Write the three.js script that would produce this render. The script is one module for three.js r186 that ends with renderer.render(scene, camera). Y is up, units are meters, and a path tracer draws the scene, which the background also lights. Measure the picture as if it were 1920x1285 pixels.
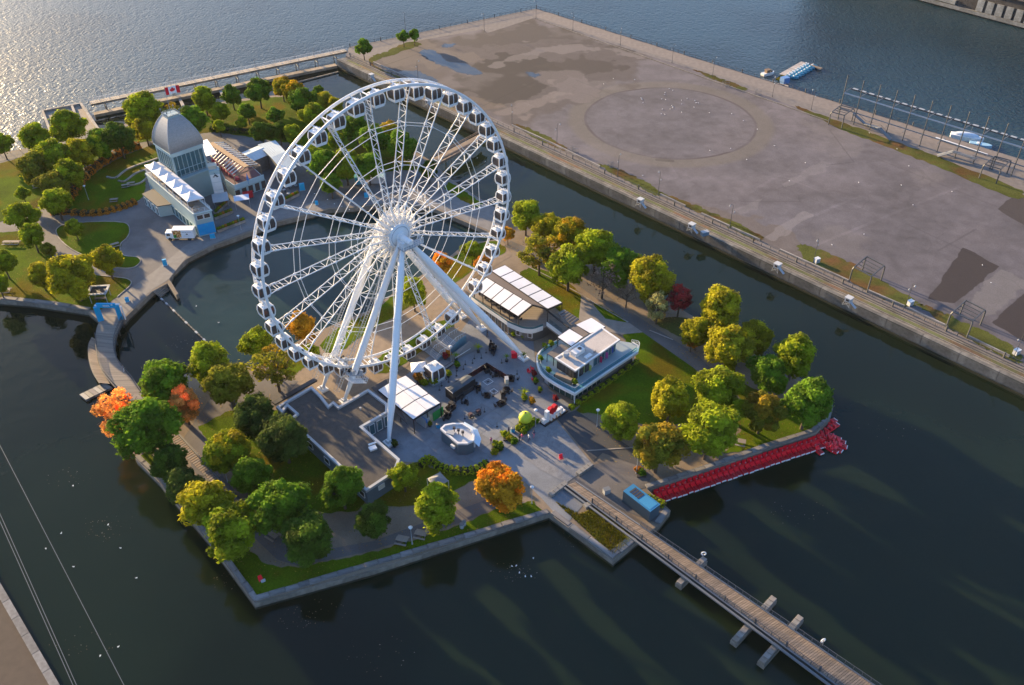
import * as THREE from 'three';
import { mergeGeometries } from 'three/addons/utils/BufferGeometryUtils.js';
import { RoundedBoxGeometry } from 'three/addons/geometries/RoundedBoxGeometry.js';
import { FontLoader } from 'three/addons/loaders/FontLoader.js';
import { TextGeometry } from 'three/addons/geometries/TextGeometry.js';
import { MarchingCubes } from 'three/addons/objects/MarchingCubes.js';

const scene = new THREE.Scene();
// ---------- camera (a drone 114 m above the plaza) ----------
const FOCAL = 1657.94, PITCH = 0.66614, ROLL = -0.0027, EYE = 114.353;   // focal length in pixels of a 1920 wide frame
const camera = new THREE.PerspectiveCamera(2 * Math.atan(642.5 / FOCAL) * 180 / Math.PI, 1920 / 1285, 1, 5000);
camera.position.set(0, EYE, 0);
camera.rotation.order = 'YXZ';
camera.rotation.set(-PITCH, 0, ROLL);
camera.updateMatrixWorld();
// ---------- sky ----------
const SUN_AZ = 44.5 * Math.PI / 180, SUN_EL = 12 * Math.PI / 180;
const sunDir = new THREE.Vector3(-Math.cos(SUN_AZ) * Math.cos(SUN_EL), Math.sin(SUN_EL), -Math.sin(SUN_AZ) * Math.cos(SUN_EL));
{
  const W = 1024, H = 512, d = new Float32Array(W * H * 4), v = new THREE.Vector3();
  for (let j = 0; j < H; j++) for (let i = 0; i < W; i++) {
    const el = ((j + 0.5) / H - 0.5) * Math.PI, a = ((i + 0.5) / W - 0.5) * 2 * Math.PI;
    v.set(Math.cos(a) * Math.cos(el), Math.sin(el), Math.sin(a) * Math.cos(el));
    const c = v.dot(sunDir), h = Math.max(0, v.y), t = Math.pow(1 - h, 2.6), k = (j * W + i) * 4;
    const g1 = Math.exp((c - 1) * 5), g2 = Math.exp((c - 1) * 40), toward = 0.5 + 0.5 * c;
    const base = 0.82 + 0.42 * toward;
    let r = (0.052 + 0.23 * t) * base, g = (0.112 + 0.30 * t) * base, b = (0.245 + 0.34 * t) * base;
    r += 0.36 * g1 * (0.3 + t) + 1.6 * g2; g += 0.28 * g1 * (0.3 + t) + 1.15 * g2; b += 0.17 * g1 * (0.3 + t) + 0.6 * g2;
    if (v.y < 0) { const f = Math.max(0.25, 1 + v.y * 3); r *= f; g *= f; b *= f; }
    d[k] = r; d[k + 1] = g; d[k + 2] = b; d[k + 3] = 1;
  }
  const sky = new THREE.DataTexture(d, W, H, THREE.RGBAFormat, THREE.FloatType);
  sky.mapping = THREE.EquirectangularReflectionMapping; sky.magFilter = sky.minFilter = THREE.LinearFilter; sky.needsUpdate = true;
  scene.background = sky; scene.environment = sky;
}
// ---------- sun ----------
const sun = new THREE.DirectionalLight(new THREE.Color(1.0, 0.72, 0.39), 5);
sun.position.copy(sunDir).multiplyScalar(500).add(new THREE.Vector3(0, 0, -180));
sun.target.position.set(0, 0, -180); scene.add(sun, sun.target);
sun.castShadow = true; sun.shadow.mapSize.set(4096, 4096); sun.shadow.radius = 1.4;
Object.assign(sun.shadow.camera, { left: -260, right: 260, top: 200, bottom: -200, near: 1, far: 1200 });
// ---------- renderer ----------
const renderer = new THREE.WebGLRenderer({ antialias: true });
renderer.setSize(1024, 685); renderer.toneMapping = THREE.LinearToneMapping; renderer.toneMappingExposure = 3.3;
renderer.shadowMap.enabled = true;

// ---------- the thin haze of an early autumn evening ----------
scene.fog = new THREE.FogExp2(new THREE.Color(0.98, 0.93, 0.84), 0.000028);

// ---------- helpers ----------
const V = (x, y, z) => new THREE.Vector3(x, y, z);
const fwd = V(0, 0, -1).applyQuaternion(camera.quaternion), rgt = V(1, 0, 0).applyQuaternion(camera.quaternion), upv = V(0, 1, 0).applyQuaternion(camera.quaternion);
// survey of the place: the point at height y that stands under a spot of the photograph (metres)
function G(px, py, y = 0) {
  const d = fwd.clone().addScaledVector(rgt, (px - 960) / FOCAL).addScaledVector(upv, -(py - 642.5) / FOCAL);
  const t = (y - EYE) / d.y; return V(d.x * t, y, d.z * t);
}
const GP = (list, y = 0) => list.map(p => G(p[0], p[1], y));
let seed = 7; const rnd = () => { seed = (seed * 1664525 + 1013904223) >>> 0; return seed / 4294967296; };
const rr = (a, b) => a + (b - a) * rnd();
const lerp = (a, b, t) => a + (b - a) * t;
const smooth = (a, b, x) => { const t = Math.min(1, Math.max(0, (x - a) / (b - a))); return t * t * (3 - 2 * t); };
const used = {};
function numbered(n) { const k = used[n] = (used[n] || 0) + 1; return k === 1 ? n : n + '_' + String(k - 1).padStart(3, '0'); }
function tag(o, label, category, group, kind) { if (label) o.userData.label = label; if (category) o.userData.category = category; if (group) o.userData.group = group; if (kind) o.userData.kind = kind; return o; }
function thing(name, p, turn, label, category, group) { const o = new THREE.Group(); o.name = numbered(name); o.position.copy(p); o.rotation.y = turn || 0; scene.add(o); return tag(o, label, category, group); }
function copyOf(src, p, turn, label) { const o = src.clone(); o.name = numbered(src.userData.base || src.name.replace(/_\d+$/, '')); o.position.copy(p); if (turn !== undefined) o.rotation.y = turn; if (label) o.userData = { ...src.userData, label }; scene.add(o); return o; }
function mesh(name, geo, mat, parent) { const m = new THREE.Mesh(geo, mat); m.name = parent ? name : numbered(name); m.castShadow = m.receiveShadow = true; (parent || scene).add(m); return m; }
const struct = (name, geo, mat) => tag(mesh(name, geo, mat), null, null, null, 'structure');
// texture coordinates in metres on the plane each face looks along
function metreUV(g) {
  const p = g.attributes.position, n = g.attributes.normal, uv = new Float32Array(p.count * 2);
  for (let i = 0; i < p.count; i++) {
    const ax = Math.abs(n.getX(i)), ay = Math.abs(n.getY(i)), az = Math.abs(n.getZ(i));
    if (ay >= ax && ay >= az) { uv[2 * i] = p.getX(i); uv[2 * i + 1] = -p.getZ(i); }
    else if (ax > az) { uv[2 * i] = p.getZ(i); uv[2 * i + 1] = p.getY(i); }
    else { uv[2 * i] = p.getX(i); uv[2 * i + 1] = p.getY(i); }
  }
  g.setAttribute('uv', new THREE.BufferAttribute(uv, 2)); return g;
}
const M4 = () => new THREE.Matrix4();
class MB {
  constructor() { this.l = []; }
  add(g, m) { g = g.index ? g.toNonIndexed() : g.clone(); for (const k of Object.keys(g.attributes)) if (k !== 'position' && k !== 'normal' && k !== 'uv') g.deleteAttribute(k); if (m) g.applyMatrix4(m); g.groups = []; g.clearGroups(); this.l.push(g); return this; }
  box(x, y, z, sx, sy, sz, ry = 0, rx = 0, rz = 0) { const m = M4().makeRotationFromEuler(new THREE.Euler(rx, ry, rz, 'YXZ')); m.setPosition(x, y, z); return this.add(new THREE.BoxGeometry(sx, sy, sz), m); }
  // a beam of rectangular section from a to b (w across, h up)
  beam(a, b, w, h = w) { const d = b.clone().sub(a), L = d.length(); if (L < 1e-4) return this; const m = M4(), z = d.clone().normalize(); let x = V(0, 1, 0).cross(z); if (x.length() < 1e-3) x = V(1, 0, 0); x.normalize(); const y = z.clone().cross(x); m.makeBasis(x, y, z); m.setPosition(a.clone().add(b).multiplyScalar(0.5)); return this.add(new THREE.BoxGeometry(w, h, L), m); }
  tube(a, b, r, r2 = r, n = 6) { const d = b.clone().sub(a), L = d.length(); if (L < 1e-4) return this; const q = new THREE.Quaternion().setFromUnitVectors(V(0, 1, 0), d.clone().normalize()), m = M4().compose(a.clone().add(b).multiplyScalar(0.5), q, V(1, 1, 1)); return this.add(new THREE.CylinderGeometry(r2, r, L, n), m); }
  cyl(x, y, z, r, h, n = 12, r2 = r) { return this.add(new THREE.CylinderGeometry(r2, r, h, n), M4().makeTranslation(x, y + h / 2, z)); }
  ball(x, y, z, r, sx = 1, sy = 1, sz = 1, n = 10) { return this.add(new THREE.SphereGeometry(r, n, Math.max(6, n * 0.7 | 0)), M4().compose(V(x, y, z), new THREE.Quaternion(), V(sx, sy, sz))); }
  // upright prism over a polygon of points (x, z), from y0 to y1
  prism(pts, y0, y1, hole) { return this.add(prismGeo(pts, y0, y1, hole)); }
  quad(a, b, c, d) { const g = new THREE.BufferGeometry(); g.setAttribute('position', new THREE.Float32BufferAttribute([a, b, c, a, c, d].flatMap(v => [v.x, v.y, v.z]), 3)); g.setAttribute('uv', new THREE.Float32BufferAttribute([0, 0, 1, 0, 1, 1, 0, 0, 1, 1, 0, 1], 2)); g.computeVertexNormals(); return this.add(g); }
  // a slab t thick whose top is the four corners
  slab(a, b, c, d, t = 0.1) { const n = b.clone().sub(a).cross(d.clone().sub(a)).normalize(); if (n.y < 0) n.negate(); const s = n.multiplyScalar(-t); const A = a.clone().add(s), B = b.clone().add(s), C = c.clone().add(s), D = d.clone().add(s); return this.quad(a, b, c, d).quad(A, D, C, B).quad(a, A, B, b).quad(b, B, C, c).quad(c, C, D, d).quad(d, D, A, a); }
  geo(metres = true) { const g = mergeGeometries(this.l); return metres ? metreUV(g) : g; }
  build(name, mat, parent, metres = true) { return mesh(name, this.geo(metres), mat, parent); }
}
const mb = () => new MB();
function shapeOf(pts) { const s = new THREE.Shape(); pts.forEach((p, i) => i ? s.lineTo(p.x, -p.z) : s.moveTo(p.x, -p.z)); s.closePath(); return s; }
function prismGeo(pts, y0, y1, hole) { const s = shapeOf(pts); if (hole) s.holes.push(shapeOf(hole)); const g = new THREE.ExtrudeGeometry(s, { depth: y1 - y0, bevelEnabled: false, curveSegments: 1 }); g.rotateX(-Math.PI / 2); g.translate(0, y0, 0); return g; }
function sheetGeo(pts, y, hole) { const s = shapeOf(pts); if (hole) s.holes.push(shapeOf(hole)); const g = new THREE.ShapeGeometry(s); g.rotateX(-Math.PI / 2); g.translate(0, y, 0); return metreUV(g); }
function area(pts) { let a = 0; pts.forEach((p, i) => { const q = pts[(i + 1) % pts.length]; a += p.x * q.z - q.x * p.z; }); return a / 2; }
// polygon moved inwards by d
function inset(pts, d) {
  const s = Math.sign(area(pts)), n = pts.length, out = [];
  for (let i = 0; i < n; i++) {
    const a = pts[(i + n - 1) % n], b = pts[i], c = pts[(i + 1) % n];
    const u = V(b.x - a.x, 0, b.z - a.z).normalize(), w = V(c.x - b.x, 0, c.z - b.z).normalize();
    const n1 = V(-u.z * s, 0, u.x * s), n2 = V(-w.z * s, 0, w.x * s), m = n1.clone().add(n2); const k = d / Math.max(0.35, 1 + n1.dot(n2)); out.push(V(b.x + m.x * k, b.y, b.z + m.z * k));
  }
  return out;
}
function curve(pts, n, closed = false) { return new THREE.CatmullRomCurve3(pts, closed, 'centripetal').getPoints(n); }
const at = (p, y) => V(p.x, y, p.z);
function along(a, b, t) { return a.clone().lerp(b, t); }

// ---------- tiling noise and textures ----------
function hash(x, y, s) { let h = (x * 374761393 + y * 668265263 + s * 1274126177) | 0; h = Math.imul(h ^ (h >>> 13), 1274126177); h ^= h >>> 16; return (h >>> 0) / 4294967296; }
function tn(u, v, per, s) { const x = u * per, y = v * per, xi = Math.floor(x), yi = Math.floor(y); let fx = x - xi, fy = y - yi; fx = fx * fx * (3 - 2 * fx); fy = fy * fy * (3 - 2 * fy); const m = k => ((k % per) + per) % per; const a = hash(m(xi), m(yi), s), b = hash(m(xi + 1), m(yi), s), c = hash(m(xi), m(yi + 1), s), d = hash(m(xi + 1), m(yi + 1), s); return a + (b - a) * fx + (c - a) * fy + (a - b - c + d) * fx * fy; }
function fbm(u, v, per, oct, s) { let r = 0, a = 0.5, t = 0; for (let i = 0; i < oct; i++) { r += a * tn(u, v, per, s + i * 17); t += a; a *= 0.5; per *= 2; } return r / t; }
function tex(size, fn, metres, srgb = false) {
  const d = new Uint8Array(size * size * 4);
  for (let j = 0; j < size; j++) for (let i = 0; i < size; i++) { const c = fn(i / size, j / size), k = (j * size + i) * 4; for (let q = 0; q < 3; q++) d[k + q] = Math.max(0, Math.min(255, c[q] * 255)); d[k + 3] = 255; }
  const t = new THREE.DataTexture(d, size, size); t.wrapS = t.wrapT = THREE.RepeatWrapping; t.magFilter = THREE.LinearFilter; t.minFilter = THREE.LinearMipmapLinearFilter; t.generateMipmaps = true; t.needsUpdate = true;
  if (metres) t.repeat.set(1 / metres, 1 / metres); return t;
}
// colour maps hold a gain of 0..1 that multiplies the base colour
const grain = (metres, lo, per, oct, s, fine = 0.25) => tex(512, (u, v) => { const n = lerp(fbm(u, v, per, oct, s), tn(u, v, 256, s + 5), fine), g = lo + (1 - lo) * smooth(0.2, 0.8, n); return [g, g, g]; }, metres);
const TX = {
  ground: grain(23, 0.62, 6, 6, 3), fine: grain(7, 0.72, 8, 5, 11, 0.4), roof: grain(9, 0.55, 16, 5, 21, 0.55), metal: grain(11, 0.86, 4, 5, 31, 0.1),
  grass: tex(512, (u, v) => { const a = fbm(u, v, 5, 6, 41), b = tn(u, v, 220, 47), n = lerp(a, b, 0.35); const g = 0.45 + 0.55 * smooth(0.2, 0.8, n); const dry = smooth(0.45, 0.75, fbm(u, v, 5, 5, 77)), k = 1 - 0.25 * dry; return [g * lerp(0.66, 1, dry), g * k, g * lerp(0.8, 1, dry)]; }, 31),
  plank: tex(512, (u, v) => { const k = Math.floor(v * 16), g = 0.62 + 0.38 * (0.55 * hash(k, 3, 9) + 0.45 * fbm(u * 0.5, v, 32, 3, 51)); return [g, g * 0.985, g * 0.96]; }, 3),
  stone: tex(512, (u, v) => { const n = fbm(u, v, 7, 6, 61), w = fbm(u, v, 24, 3, 65), g = 0.5 + 0.5 * smooth(0.25, 0.75, n * 0.7 + w * 0.3); return [g, g * (0.97 + 0.03 * w), g * (0.92 + 0.08 * w)]; }, 12),
};
const col = (r, g, b) => new THREE.Color().setRGB(r, g, b);
function mat(r, g, b, rough = 0.85, o = {}) { return new THREE.MeshStandardMaterial({ color: col(r, g, b), roughness: rough, metalness: 0, ...o }); }
const MT = {
  white: mat(0.84, 0.84, 0.83, 0.42, { map: TX.metal }), whitePaint: mat(0.74, 0.74, 0.73, 0.5, { map: TX.metal }), membrane: mat(0.78, 0.77, 0.78, 0.6, { map: TX.metal }),
  dark: mat(0.035, 0.035, 0.04, 0.6), black: mat(0.018, 0.018, 0.02, 0.7), steel: mat(0.16, 0.17, 0.18, 0.55, { map: TX.metal }), darkSteel: mat(0.07, 0.075, 0.08, 0.55, { map: TX.metal }), galv: mat(0.36, 0.38, 0.4, 0.5, { map: TX.metal }),
  glassDark: new THREE.MeshPhysicalMaterial({ color: col(0.085, 0.068, 0.062), roughness: 0.12, ior: 1.5 }), glassBlue: new THREE.MeshPhysicalMaterial({ color: col(0.06, 0.13, 0.15), roughness: 0.08, ior: 1.5 }),
  grass: new THREE.MeshPhysicalMaterial({ color: col(0.15, 0.155, 0.007), roughness: 1, specularIntensity: 0.1, map: TX.grass }), grassDry: new THREE.MeshPhysicalMaterial({ color: col(0.16, 0.115, 0.035), roughness: 1, specularIntensity: 0.1, map: TX.grass }), concrete: mat(0.36, 0.33, 0.30, 0.85, { map: TX.stone }), stone: mat(0.34, 0.33, 0.31, 0.85, { map: TX.stone }), wallStone: mat(0.27, 0.24, 0.20, 0.9, { map: TX.stone }),
  asphalt: mat(0.135, 0.125, 0.12, 0.9, { map: TX.ground }), asphaltDark: mat(0.06, 0.062, 0.066, 0.9, { map: TX.ground }), plaza: mat(0.20, 0.217, 0.24, 0.8, { map: TX.ground }), dirt: mat(0.24, 0.185, 0.13, 0.95, { map: TX.ground }), gravel: mat(0.34, 0.28, 0.22, 0.95, { map: TX.fine }),
  wood: mat(0.31, 0.235, 0.17, 0.8, { map: TX.plank }), woodGrey: mat(0.30, 0.26, 0.22, 0.85, { map: TX.plank }), bark: mat(0.09, 0.065, 0.045, 0.95), roof: mat(0.092, 0.082, 0.074, 0.95, { map: TX.roof }),
  red: mat(0.9, 0.014, 0.03, 0.35), blue: mat(0.02, 0.32, 0.62, 0.5), greyBlue: mat(0.10, 0.14, 0.17, 0.6, { map: TX.metal }), paleBlue: mat(0.33, 0.45, 0.47, 0.6, { map: TX.metal }), hedge: mat(0.07, 0.10, 0.02, 0.9),
  leafGreen: mat(0.09, 0.17, 0.02, 0.8),
};
// ================= SETTING =================
const WATER = -1.6;
// ---------- water ----------
function waveTex(per, oct, s, strength, metres, stretch = 1) {
  const N = 512, h = new Float32Array(N * N);
  for (let j = 0; j < N; j++) for (let i = 0; i < N; i++) { const u = i / N, v = j / N; let r = 0, a = 1, p = per; for (let o = 0; o < oct; o++) { const n = tn(u, v * stretch, p, s + o * 13); r += a * (1 - Math.abs(2 * n - 1)); a *= 0.55; p *= 2; } h[j * N + i] = r; }
  const d = new Uint8Array(N * N * 4);
  for (let j = 0; j < N; j++) for (let i = 0; i < N; i++) { const k = (j * N + i) * 4, dx = (h[j * N + (i + 1) % N] - h[j * N + (i + N - 1) % N]) * strength, dy = (h[((j + 1) % N) * N + i] - h[((j + N - 1) % N) * N + i]) * strength, l = 1 / Math.hypot(dx, dy, 1); d[k] = 127.5 - dx * l * 127; d[k + 1] = 127.5 - dy * l * 127; d[k + 2] = 127.5 + l * 127; d[k + 3] = 255; }
  const t = new THREE.DataTexture(d, N, N); t.wrapS = t.wrapT = THREE.RepeatWrapping; t.magFilter = THREE.LinearFilter; t.minFilter = THREE.LinearMipmapLinearFilter; t.generateMipmaps = true; t.needsUpdate = true; t.repeat.set(1 / metres, 1 / metres); return t;
}
const murk = tex(512, (u, v) => { const n = fbm(u, v, 4, 5, 91); const g = 0.6 + 0.4 * smooth(0.3, 0.7, n); return [g * (0.85 + 0.15 * n), g, g]; }, 140);
const riverMat = new THREE.MeshPhysicalMaterial({ color: col(0.017, 0.042, 0.056), map: murk, roughness: 0.3, ior: 1.33, normalMap: waveTex(14, 5, 201, 2.4, 19), normalScale: new THREE.Vector2(0.62, 0.62) });
const basinMat = new THREE.MeshPhysicalMaterial({ color: col(0.0100, 0.0170, 0.0088), map: murk, roughness: 0.06, ior: 1.33, specularIntensity: 0.72, normalMap: waveTex(10, 5, 231, 1.6, 30), normalScale: new THREE.Vector2(0.10, 0.10) });
const canalWall = [G(632, 112, 1.2), G(1692, 612, 1.2)];
const cDir = canalWall[1].clone().sub(canalWall[0]).normalize();
const pierW = canalWall[0].clone(), pierSE = canalWall[0].clone().addScaledVector(cDir, 330);
const pierN = G(1007, 16, 1.8), nDir = G(1916, 299, 1.8).sub(pierN).normalize(), pierE = pierN.clone().addScaledVector(nDir, 330);
const pierNW = G(655, 88, 1.8);
const weirA = G(100, 232, -1.2), weirB = G(632, 112, -1.2);
const far = 1600;
{
  const dockTip = G(80, 212, 0);
  const riverPts = [V(-far, 0, -40), V(-200, 0, -245), at(G(60, 290, 0), 0), at(dockTip, 0), at(weirA, 0), at(weirB, 0), at(pierW, 0), V(pierN.x, 0, pierN.z + 40), at(pierE, 0), V(far, 0, -20), V(far, 0, -2400), V(-far, 0, -2400)];
  struct('river_water', sheetGeo(riverPts, WATER), riverMat);
  const basinPts = [V(-far, 0, -40), V(-200, 0, -245), at(G(60, 290, 0), 0), at(dockTip, 0), at(weirA, 0), at(weirB, 0), at(pierW, 0), V(pierN.x, 0, pierN.z + 40), at(pierE, 0), V(far, 0, -20), V(far, 0, 500), V(-far, 0, 500)];
  struct('basin_water', sheetGeo(basinPts, WATER), basinMat);
  const pond = basinMat.clone(); pond.color = col(0.030, 0.053, 0.047); struct('pond_water', sheetGeo(GP([[288, 548], [300, 520], [345, 470], [460, 425], [600, 380], [700, 365], [830, 380], [940, 430], [960, 470], [830, 520], [700, 620], [520, 720], [380, 715], [391, 646]], WATER), WATER + 0.008), pond);
}
// ---------- the island and the park (one piece of land) ----------
const islandPx = [[477, 1130], [700, 1068], [1030, 962], [1150, 1050], [1196, 1012], [1235, 985], [1256, 957], [1212, 917], [1360, 868], [1460, 832], [1530, 810], [1556, 785], [1562, 762], [1545, 735], [1295, 591], [1100, 472], [985, 408], [955, 402], [905, 377], [870, 353], [846, 337], [808, 302], [775, 282], [745, 270], [700, 258], [650, 228], [590, 190], [560, 176], [500, 180], [440, 187], [380, 198], [300, 214], [240, 231], [186, 243], [152, 194], [78, 208], [99, 264], [75, 273], [0, 287], [-120, 312], [-330, 352], [-330, 540], [-120, 556], [0, 562], [60, 567], [100, 573], [165, 583], [184, 598], [208, 610], [232, 600], [238, 592], [284, 547], [314, 531], [330, 553], [333, 551], [317, 525], [322, 512], [350, 485], [400, 460], [440, 446], [460, 438], [514, 418], [583, 401], [617, 392], [665, 389], [710, 384], [760, 384], [815, 391], [868, 414], [921, 437], [936, 447], [915, 452], [876, 455], [830, 492], [760, 535], [690, 583], [650, 598], [612, 615], [575, 630], [540, 652], [500, 684], [475, 688], [440, 688], [400, 694], [320, 706], [290, 730], [268, 742], [255, 765], [240, 800], [247, 840], [255, 860], [300, 905], [390, 1012]];
const islandPts = GP(islandPx);
struct('island_ground', mb().prism(islandPts, -3.2, 0).geo(), [MT.dirt, MT.wallStone][0]);
{ // quay masonry: a face of stone standing a hand's breadth proud of the fill, all round
  const out = inset(islandPts, -0.12); struct('quay_wall_face', mb().prism(out, -3.2, -0.05, inset(islandPts, 0.3)).geo(), MT.wallStone);
}
struct('quay_waterline', mb().prism(inset(islandPts, -0.15), -3.2, -1.15, inset(islandPts, 0.2)).geo(), mat(0.035, 0.036, 0.02, 0.7, { map: TX.stone }));
const sheets = [];
function sheet(name, px, y, m, smoothN) { let pts = GP(px); if (smoothN) pts = curve(pts, smoothN, true).slice(0, -1); return struct(name, sheetGeo(pts, y), m); }
sheet('park_pavement', [[152, 197], [184, 245], [240, 234], [380, 201], [560, 179], [590, 193], [650, 231], [745, 273], [808, 305], [846, 339], [870, 355], [952, 403], [925, 436], [868, 412], [815, 389], [760, 382], [710, 382], [665, 387], [617, 390], [583, 399], [514, 416], [460, 436], [400, 458], [350, 483], [320, 512], [315, 526], [284, 545], [237, 590], [230, 599], [208, 608], [186, 597], [167, 582], [100, 571], [0, 560], [-330, 538], [-330, 354], [0, 290], [75, 275], [102, 265], [82, 210]], 0.012, mat(0.165, 0.155, 0.15, 0.9, { map: TX.ground }));
sheet('quay_path', [[460, 434], [514, 415], [583, 398.5], [617, 389], [665, 386.5], [710, 381.5], [760, 381.5], [815, 388], [868, 411], [924, 435.5], [955, 404], [905, 380], [868, 355], [850, 362], [815, 370], [760, 366], [700, 367], [640, 372], [583, 380], [520, 396], [460, 412], [400, 435], [345, 462], [300, 500], [225, 556], [205, 585], [188, 594], [230, 598], [237, 588], [284, 544], [316, 524], [350, 482], [400, 457]], 0.02, mat(0.20, 0.19, 0.182, 0.85, { map: TX.fine }));
sheet('dock_pavement', [[152, 197], [182, 243], [130, 262], [104, 262], [83, 211]], 0.026, mat(0.30, 0.25, 0.2, 0.9, { map: TX.fine }));
// lawns
const lawn = (px, n = 0, y = 0.045, m = MT.grass) => { let p = GP(px); if (n) p = curve(p, n, true).slice(0, -1); const q = []; p.forEach((a, i) => { const b = p[(i + 1) % p.length], k = Math.max(1, Math.round(a.distanceTo(b) / 0.9)); for (let j = 0; j < k; j++) { const c = along(a, b, j / k); q.push(V(c.x + 0.5 * (hash(i, j, 6) - 0.5), 0, c.z + 0.5 * (hash(i, j, 7) - 0.5))); } }); return struct('lawn', sheetGeo(q, y), m); };
lawn([[-330, 378], [-60, 322], [0, 306], [80, 284], [150, 262], [240, 247], [215, 278], [186, 298], [150, 318], [110, 350], [78, 385], [62, 394], [17, 411], [0, 416], [-60, 424], [-330, 470]]);
lawn([[-330, 500], [-60, 445], [0, 436], [35, 433], [64, 436], [90, 468], [110, 485], [172, 514], [240, 524], [246, 532], [220, 557], [186, 583], [168, 580], [100, 569], [0, 558], [-330, 534]]);
lawn([[106, 430], [118, 422], [233, 418], [243, 432], [238, 446], [226, 458], [232, 479], [258, 483], [263, 491], [250, 502], [222, 503], [190, 497], [172, 487], [130, 465], [108, 443]], 40);
lawn([[104, 405], [130, 376], [152, 345], [188, 317], [232, 292], [296, 268], [300, 300], [272, 312], [272, 365], [262, 376], [225, 396], [180, 402]]);
lawn([[200, 249], [300, 218], [385, 201], [500, 183], [560, 181], [588, 193], [648, 231], [700, 261], [760, 297], [790, 318], [720, 322], [650, 338], [600, 330], [575, 300], [540, 268], [500, 262], [400, 247], [300, 262], [258, 268]]);
lawn([[842, 341], [868, 357], [906, 383], [893, 389], [860, 373], [832, 352]]);
lawn([[478, 1119], [700, 1058], [850, 1009], [1016, 958], [1000, 940], [930, 955], [850, 990], [700, 1036], [600, 1056], [560, 1066], [500, 1060], [450, 1020], [395, 955], [318, 890], [275, 848], [262, 856], [305, 903], [398, 1014]]);
lawn([[372, 800], [430, 770], [520, 770], [560, 815], [690, 930], [670, 960], [600, 962], [540, 985], [470, 905], [400, 850]]);
lawn([[745, 880], [785, 866], [830, 888], [900, 882], [935, 868], [950, 890], [880, 905], [840, 928], [770, 950], [700, 950], [698, 930], [742, 905]]);
lawn([[1078, 772], [1100, 742], [1196, 676], [1166, 628], [1222, 621], [1290, 668], [1350, 735], [1335, 790], [1230, 800], [1120, 778]]);
lawn([[1003, 503], [1086, 549], [1089, 597], [1060, 592], [1000, 535], [975, 512]], 40);
lawn([[1114, 569], [1176, 606], [1160, 607], [1130, 596]], 30);
lawn([[1352, 700], [1440, 742], [1540, 792], [1520, 808], [1400, 846], [1356, 852], [1392, 806], [1340, 770]]);
lawn([[600, 648], [640, 612], [692, 588], [765, 540], [800, 548], [745, 590], [690, 622], [625, 664]], 40);
lawn([[520, 690], [575, 645], [600, 655], [570, 690], [545, 702]], 40);
lawn([[812, 520], [870, 470], [925, 452], [948, 470], [900, 495], [850, 530]], 40);
lawn([[690, 690], [760, 640], [835, 600], [850, 612], [790, 660], [720, 700]], 40);
lawn([[1225, 600], [1290, 598], [1330, 622], [1300, 640]], 30, 0.045, MT.grassDry);
// paved places on the island
sheet('plaza_pavement', [[640, 765], [700, 735], [760, 705], [800, 672], [850, 640], [880, 600], [905, 590], [965, 622], [1000, 640], [1005, 690], [1030, 730], [1075, 765], [1040, 785], [1110, 870], [1060, 905], [1105, 935], [1060, 985], [1020, 940], [985, 905], [940, 868], [905, 880], [870, 888], [835, 886], [800, 868], [745, 866], [680, 815]], 0.03, MT.plaza);
{ // big cast slabs of the plaza, with open joints
  const o = G(860, 800), u = G(960, 870).sub(o).normalize(), w = V(-u.z, 0, u.x), g = mb();
  const inside = p => { const q = GP([[755, 850], [800, 760], [840, 790], [880, 770], [950, 700], [985, 760], [965, 820], [925, 850], [880, 875], [820, 866]]); let c = false; for (let i = 0, j = q.length - 1; i < q.length; j = i++) if ((q[i].z > p.z) !== (q[j].z > p.z) && p.x < (q[j].x - q[i].x) * (p.z - q[i].z) / (q[j].z - q[i].z) + q[i].x) c = !c; return c; };
  const pl = tag(new THREE.Group(), null, null, null, 'structure'); pl.name = 'plaza_slabs'; scene.add(pl);
  const gs = new THREE.BoxGeometry(2.94, 0.03, 2.94); metreUV(gs); const ms = [0.205, 0.19, 0.218, 0.182].map(a => mat(a, a * 1.06, a * 1.16, 0.8, { map: TX.fine }));
  for (let i = -12; i <= 12; i++) for (let j = -12; j <= 12; j++) { const p = o.clone().addScaledVector(u, i * 3).addScaledVector(w, j * 3); if (!inside(p)) continue; const m = mesh('paving_slab', gs, ms[(hash(i + 50, j + 50, 3) * 4) | 0], pl); m.position.set(p.x, 0.036 + 0.006 * hash(i, j, 8), p.z); m.rotation.y = -Math.atan2(u.z, u.x); }
}
sheet('cobbled_pavement', [[985, 805], [1040, 790], [1112, 872], [1062, 906], [1020, 885], [955, 842]], 0.06, mat(0.24, 0.245, 0.255, 0.9, { map: TX.roof }));
sheet('asphalt_yard', [[1042, 783], [1080, 770], [1190, 845], [1215, 880], [1130, 850], [1112, 866]], 0.066, MT.asphaltDark);
sheet('asphalt_path', [[1112, 872], [1190, 852], [1225, 890], [1210, 915], [1170, 925], [1255, 956], [1235, 983], [1110, 935], [1064, 907]], 0.036, MT.asphalt);
sheet('asphalt_path', [[958, 452], [1000, 470], [1075, 512], [1190, 590], [1310, 668], [1400, 760], [1388, 765], [1300, 690], [1180, 606], [1090, 540], [985, 478], [945, 462]], 0.06, MT.asphalt);
sheet('asphalt_path', [[395, 745], [450, 700], [560, 715], [520, 760], [430, 790], [400, 870], [470, 960], [560, 1040], [700, 1015], [850, 960], [960, 920], [975, 938], [850, 985], [690, 1035], [560, 1062], [520, 1050], [440, 975], [360, 880], [345, 820]], 0.026, MT.asphalt);
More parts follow.
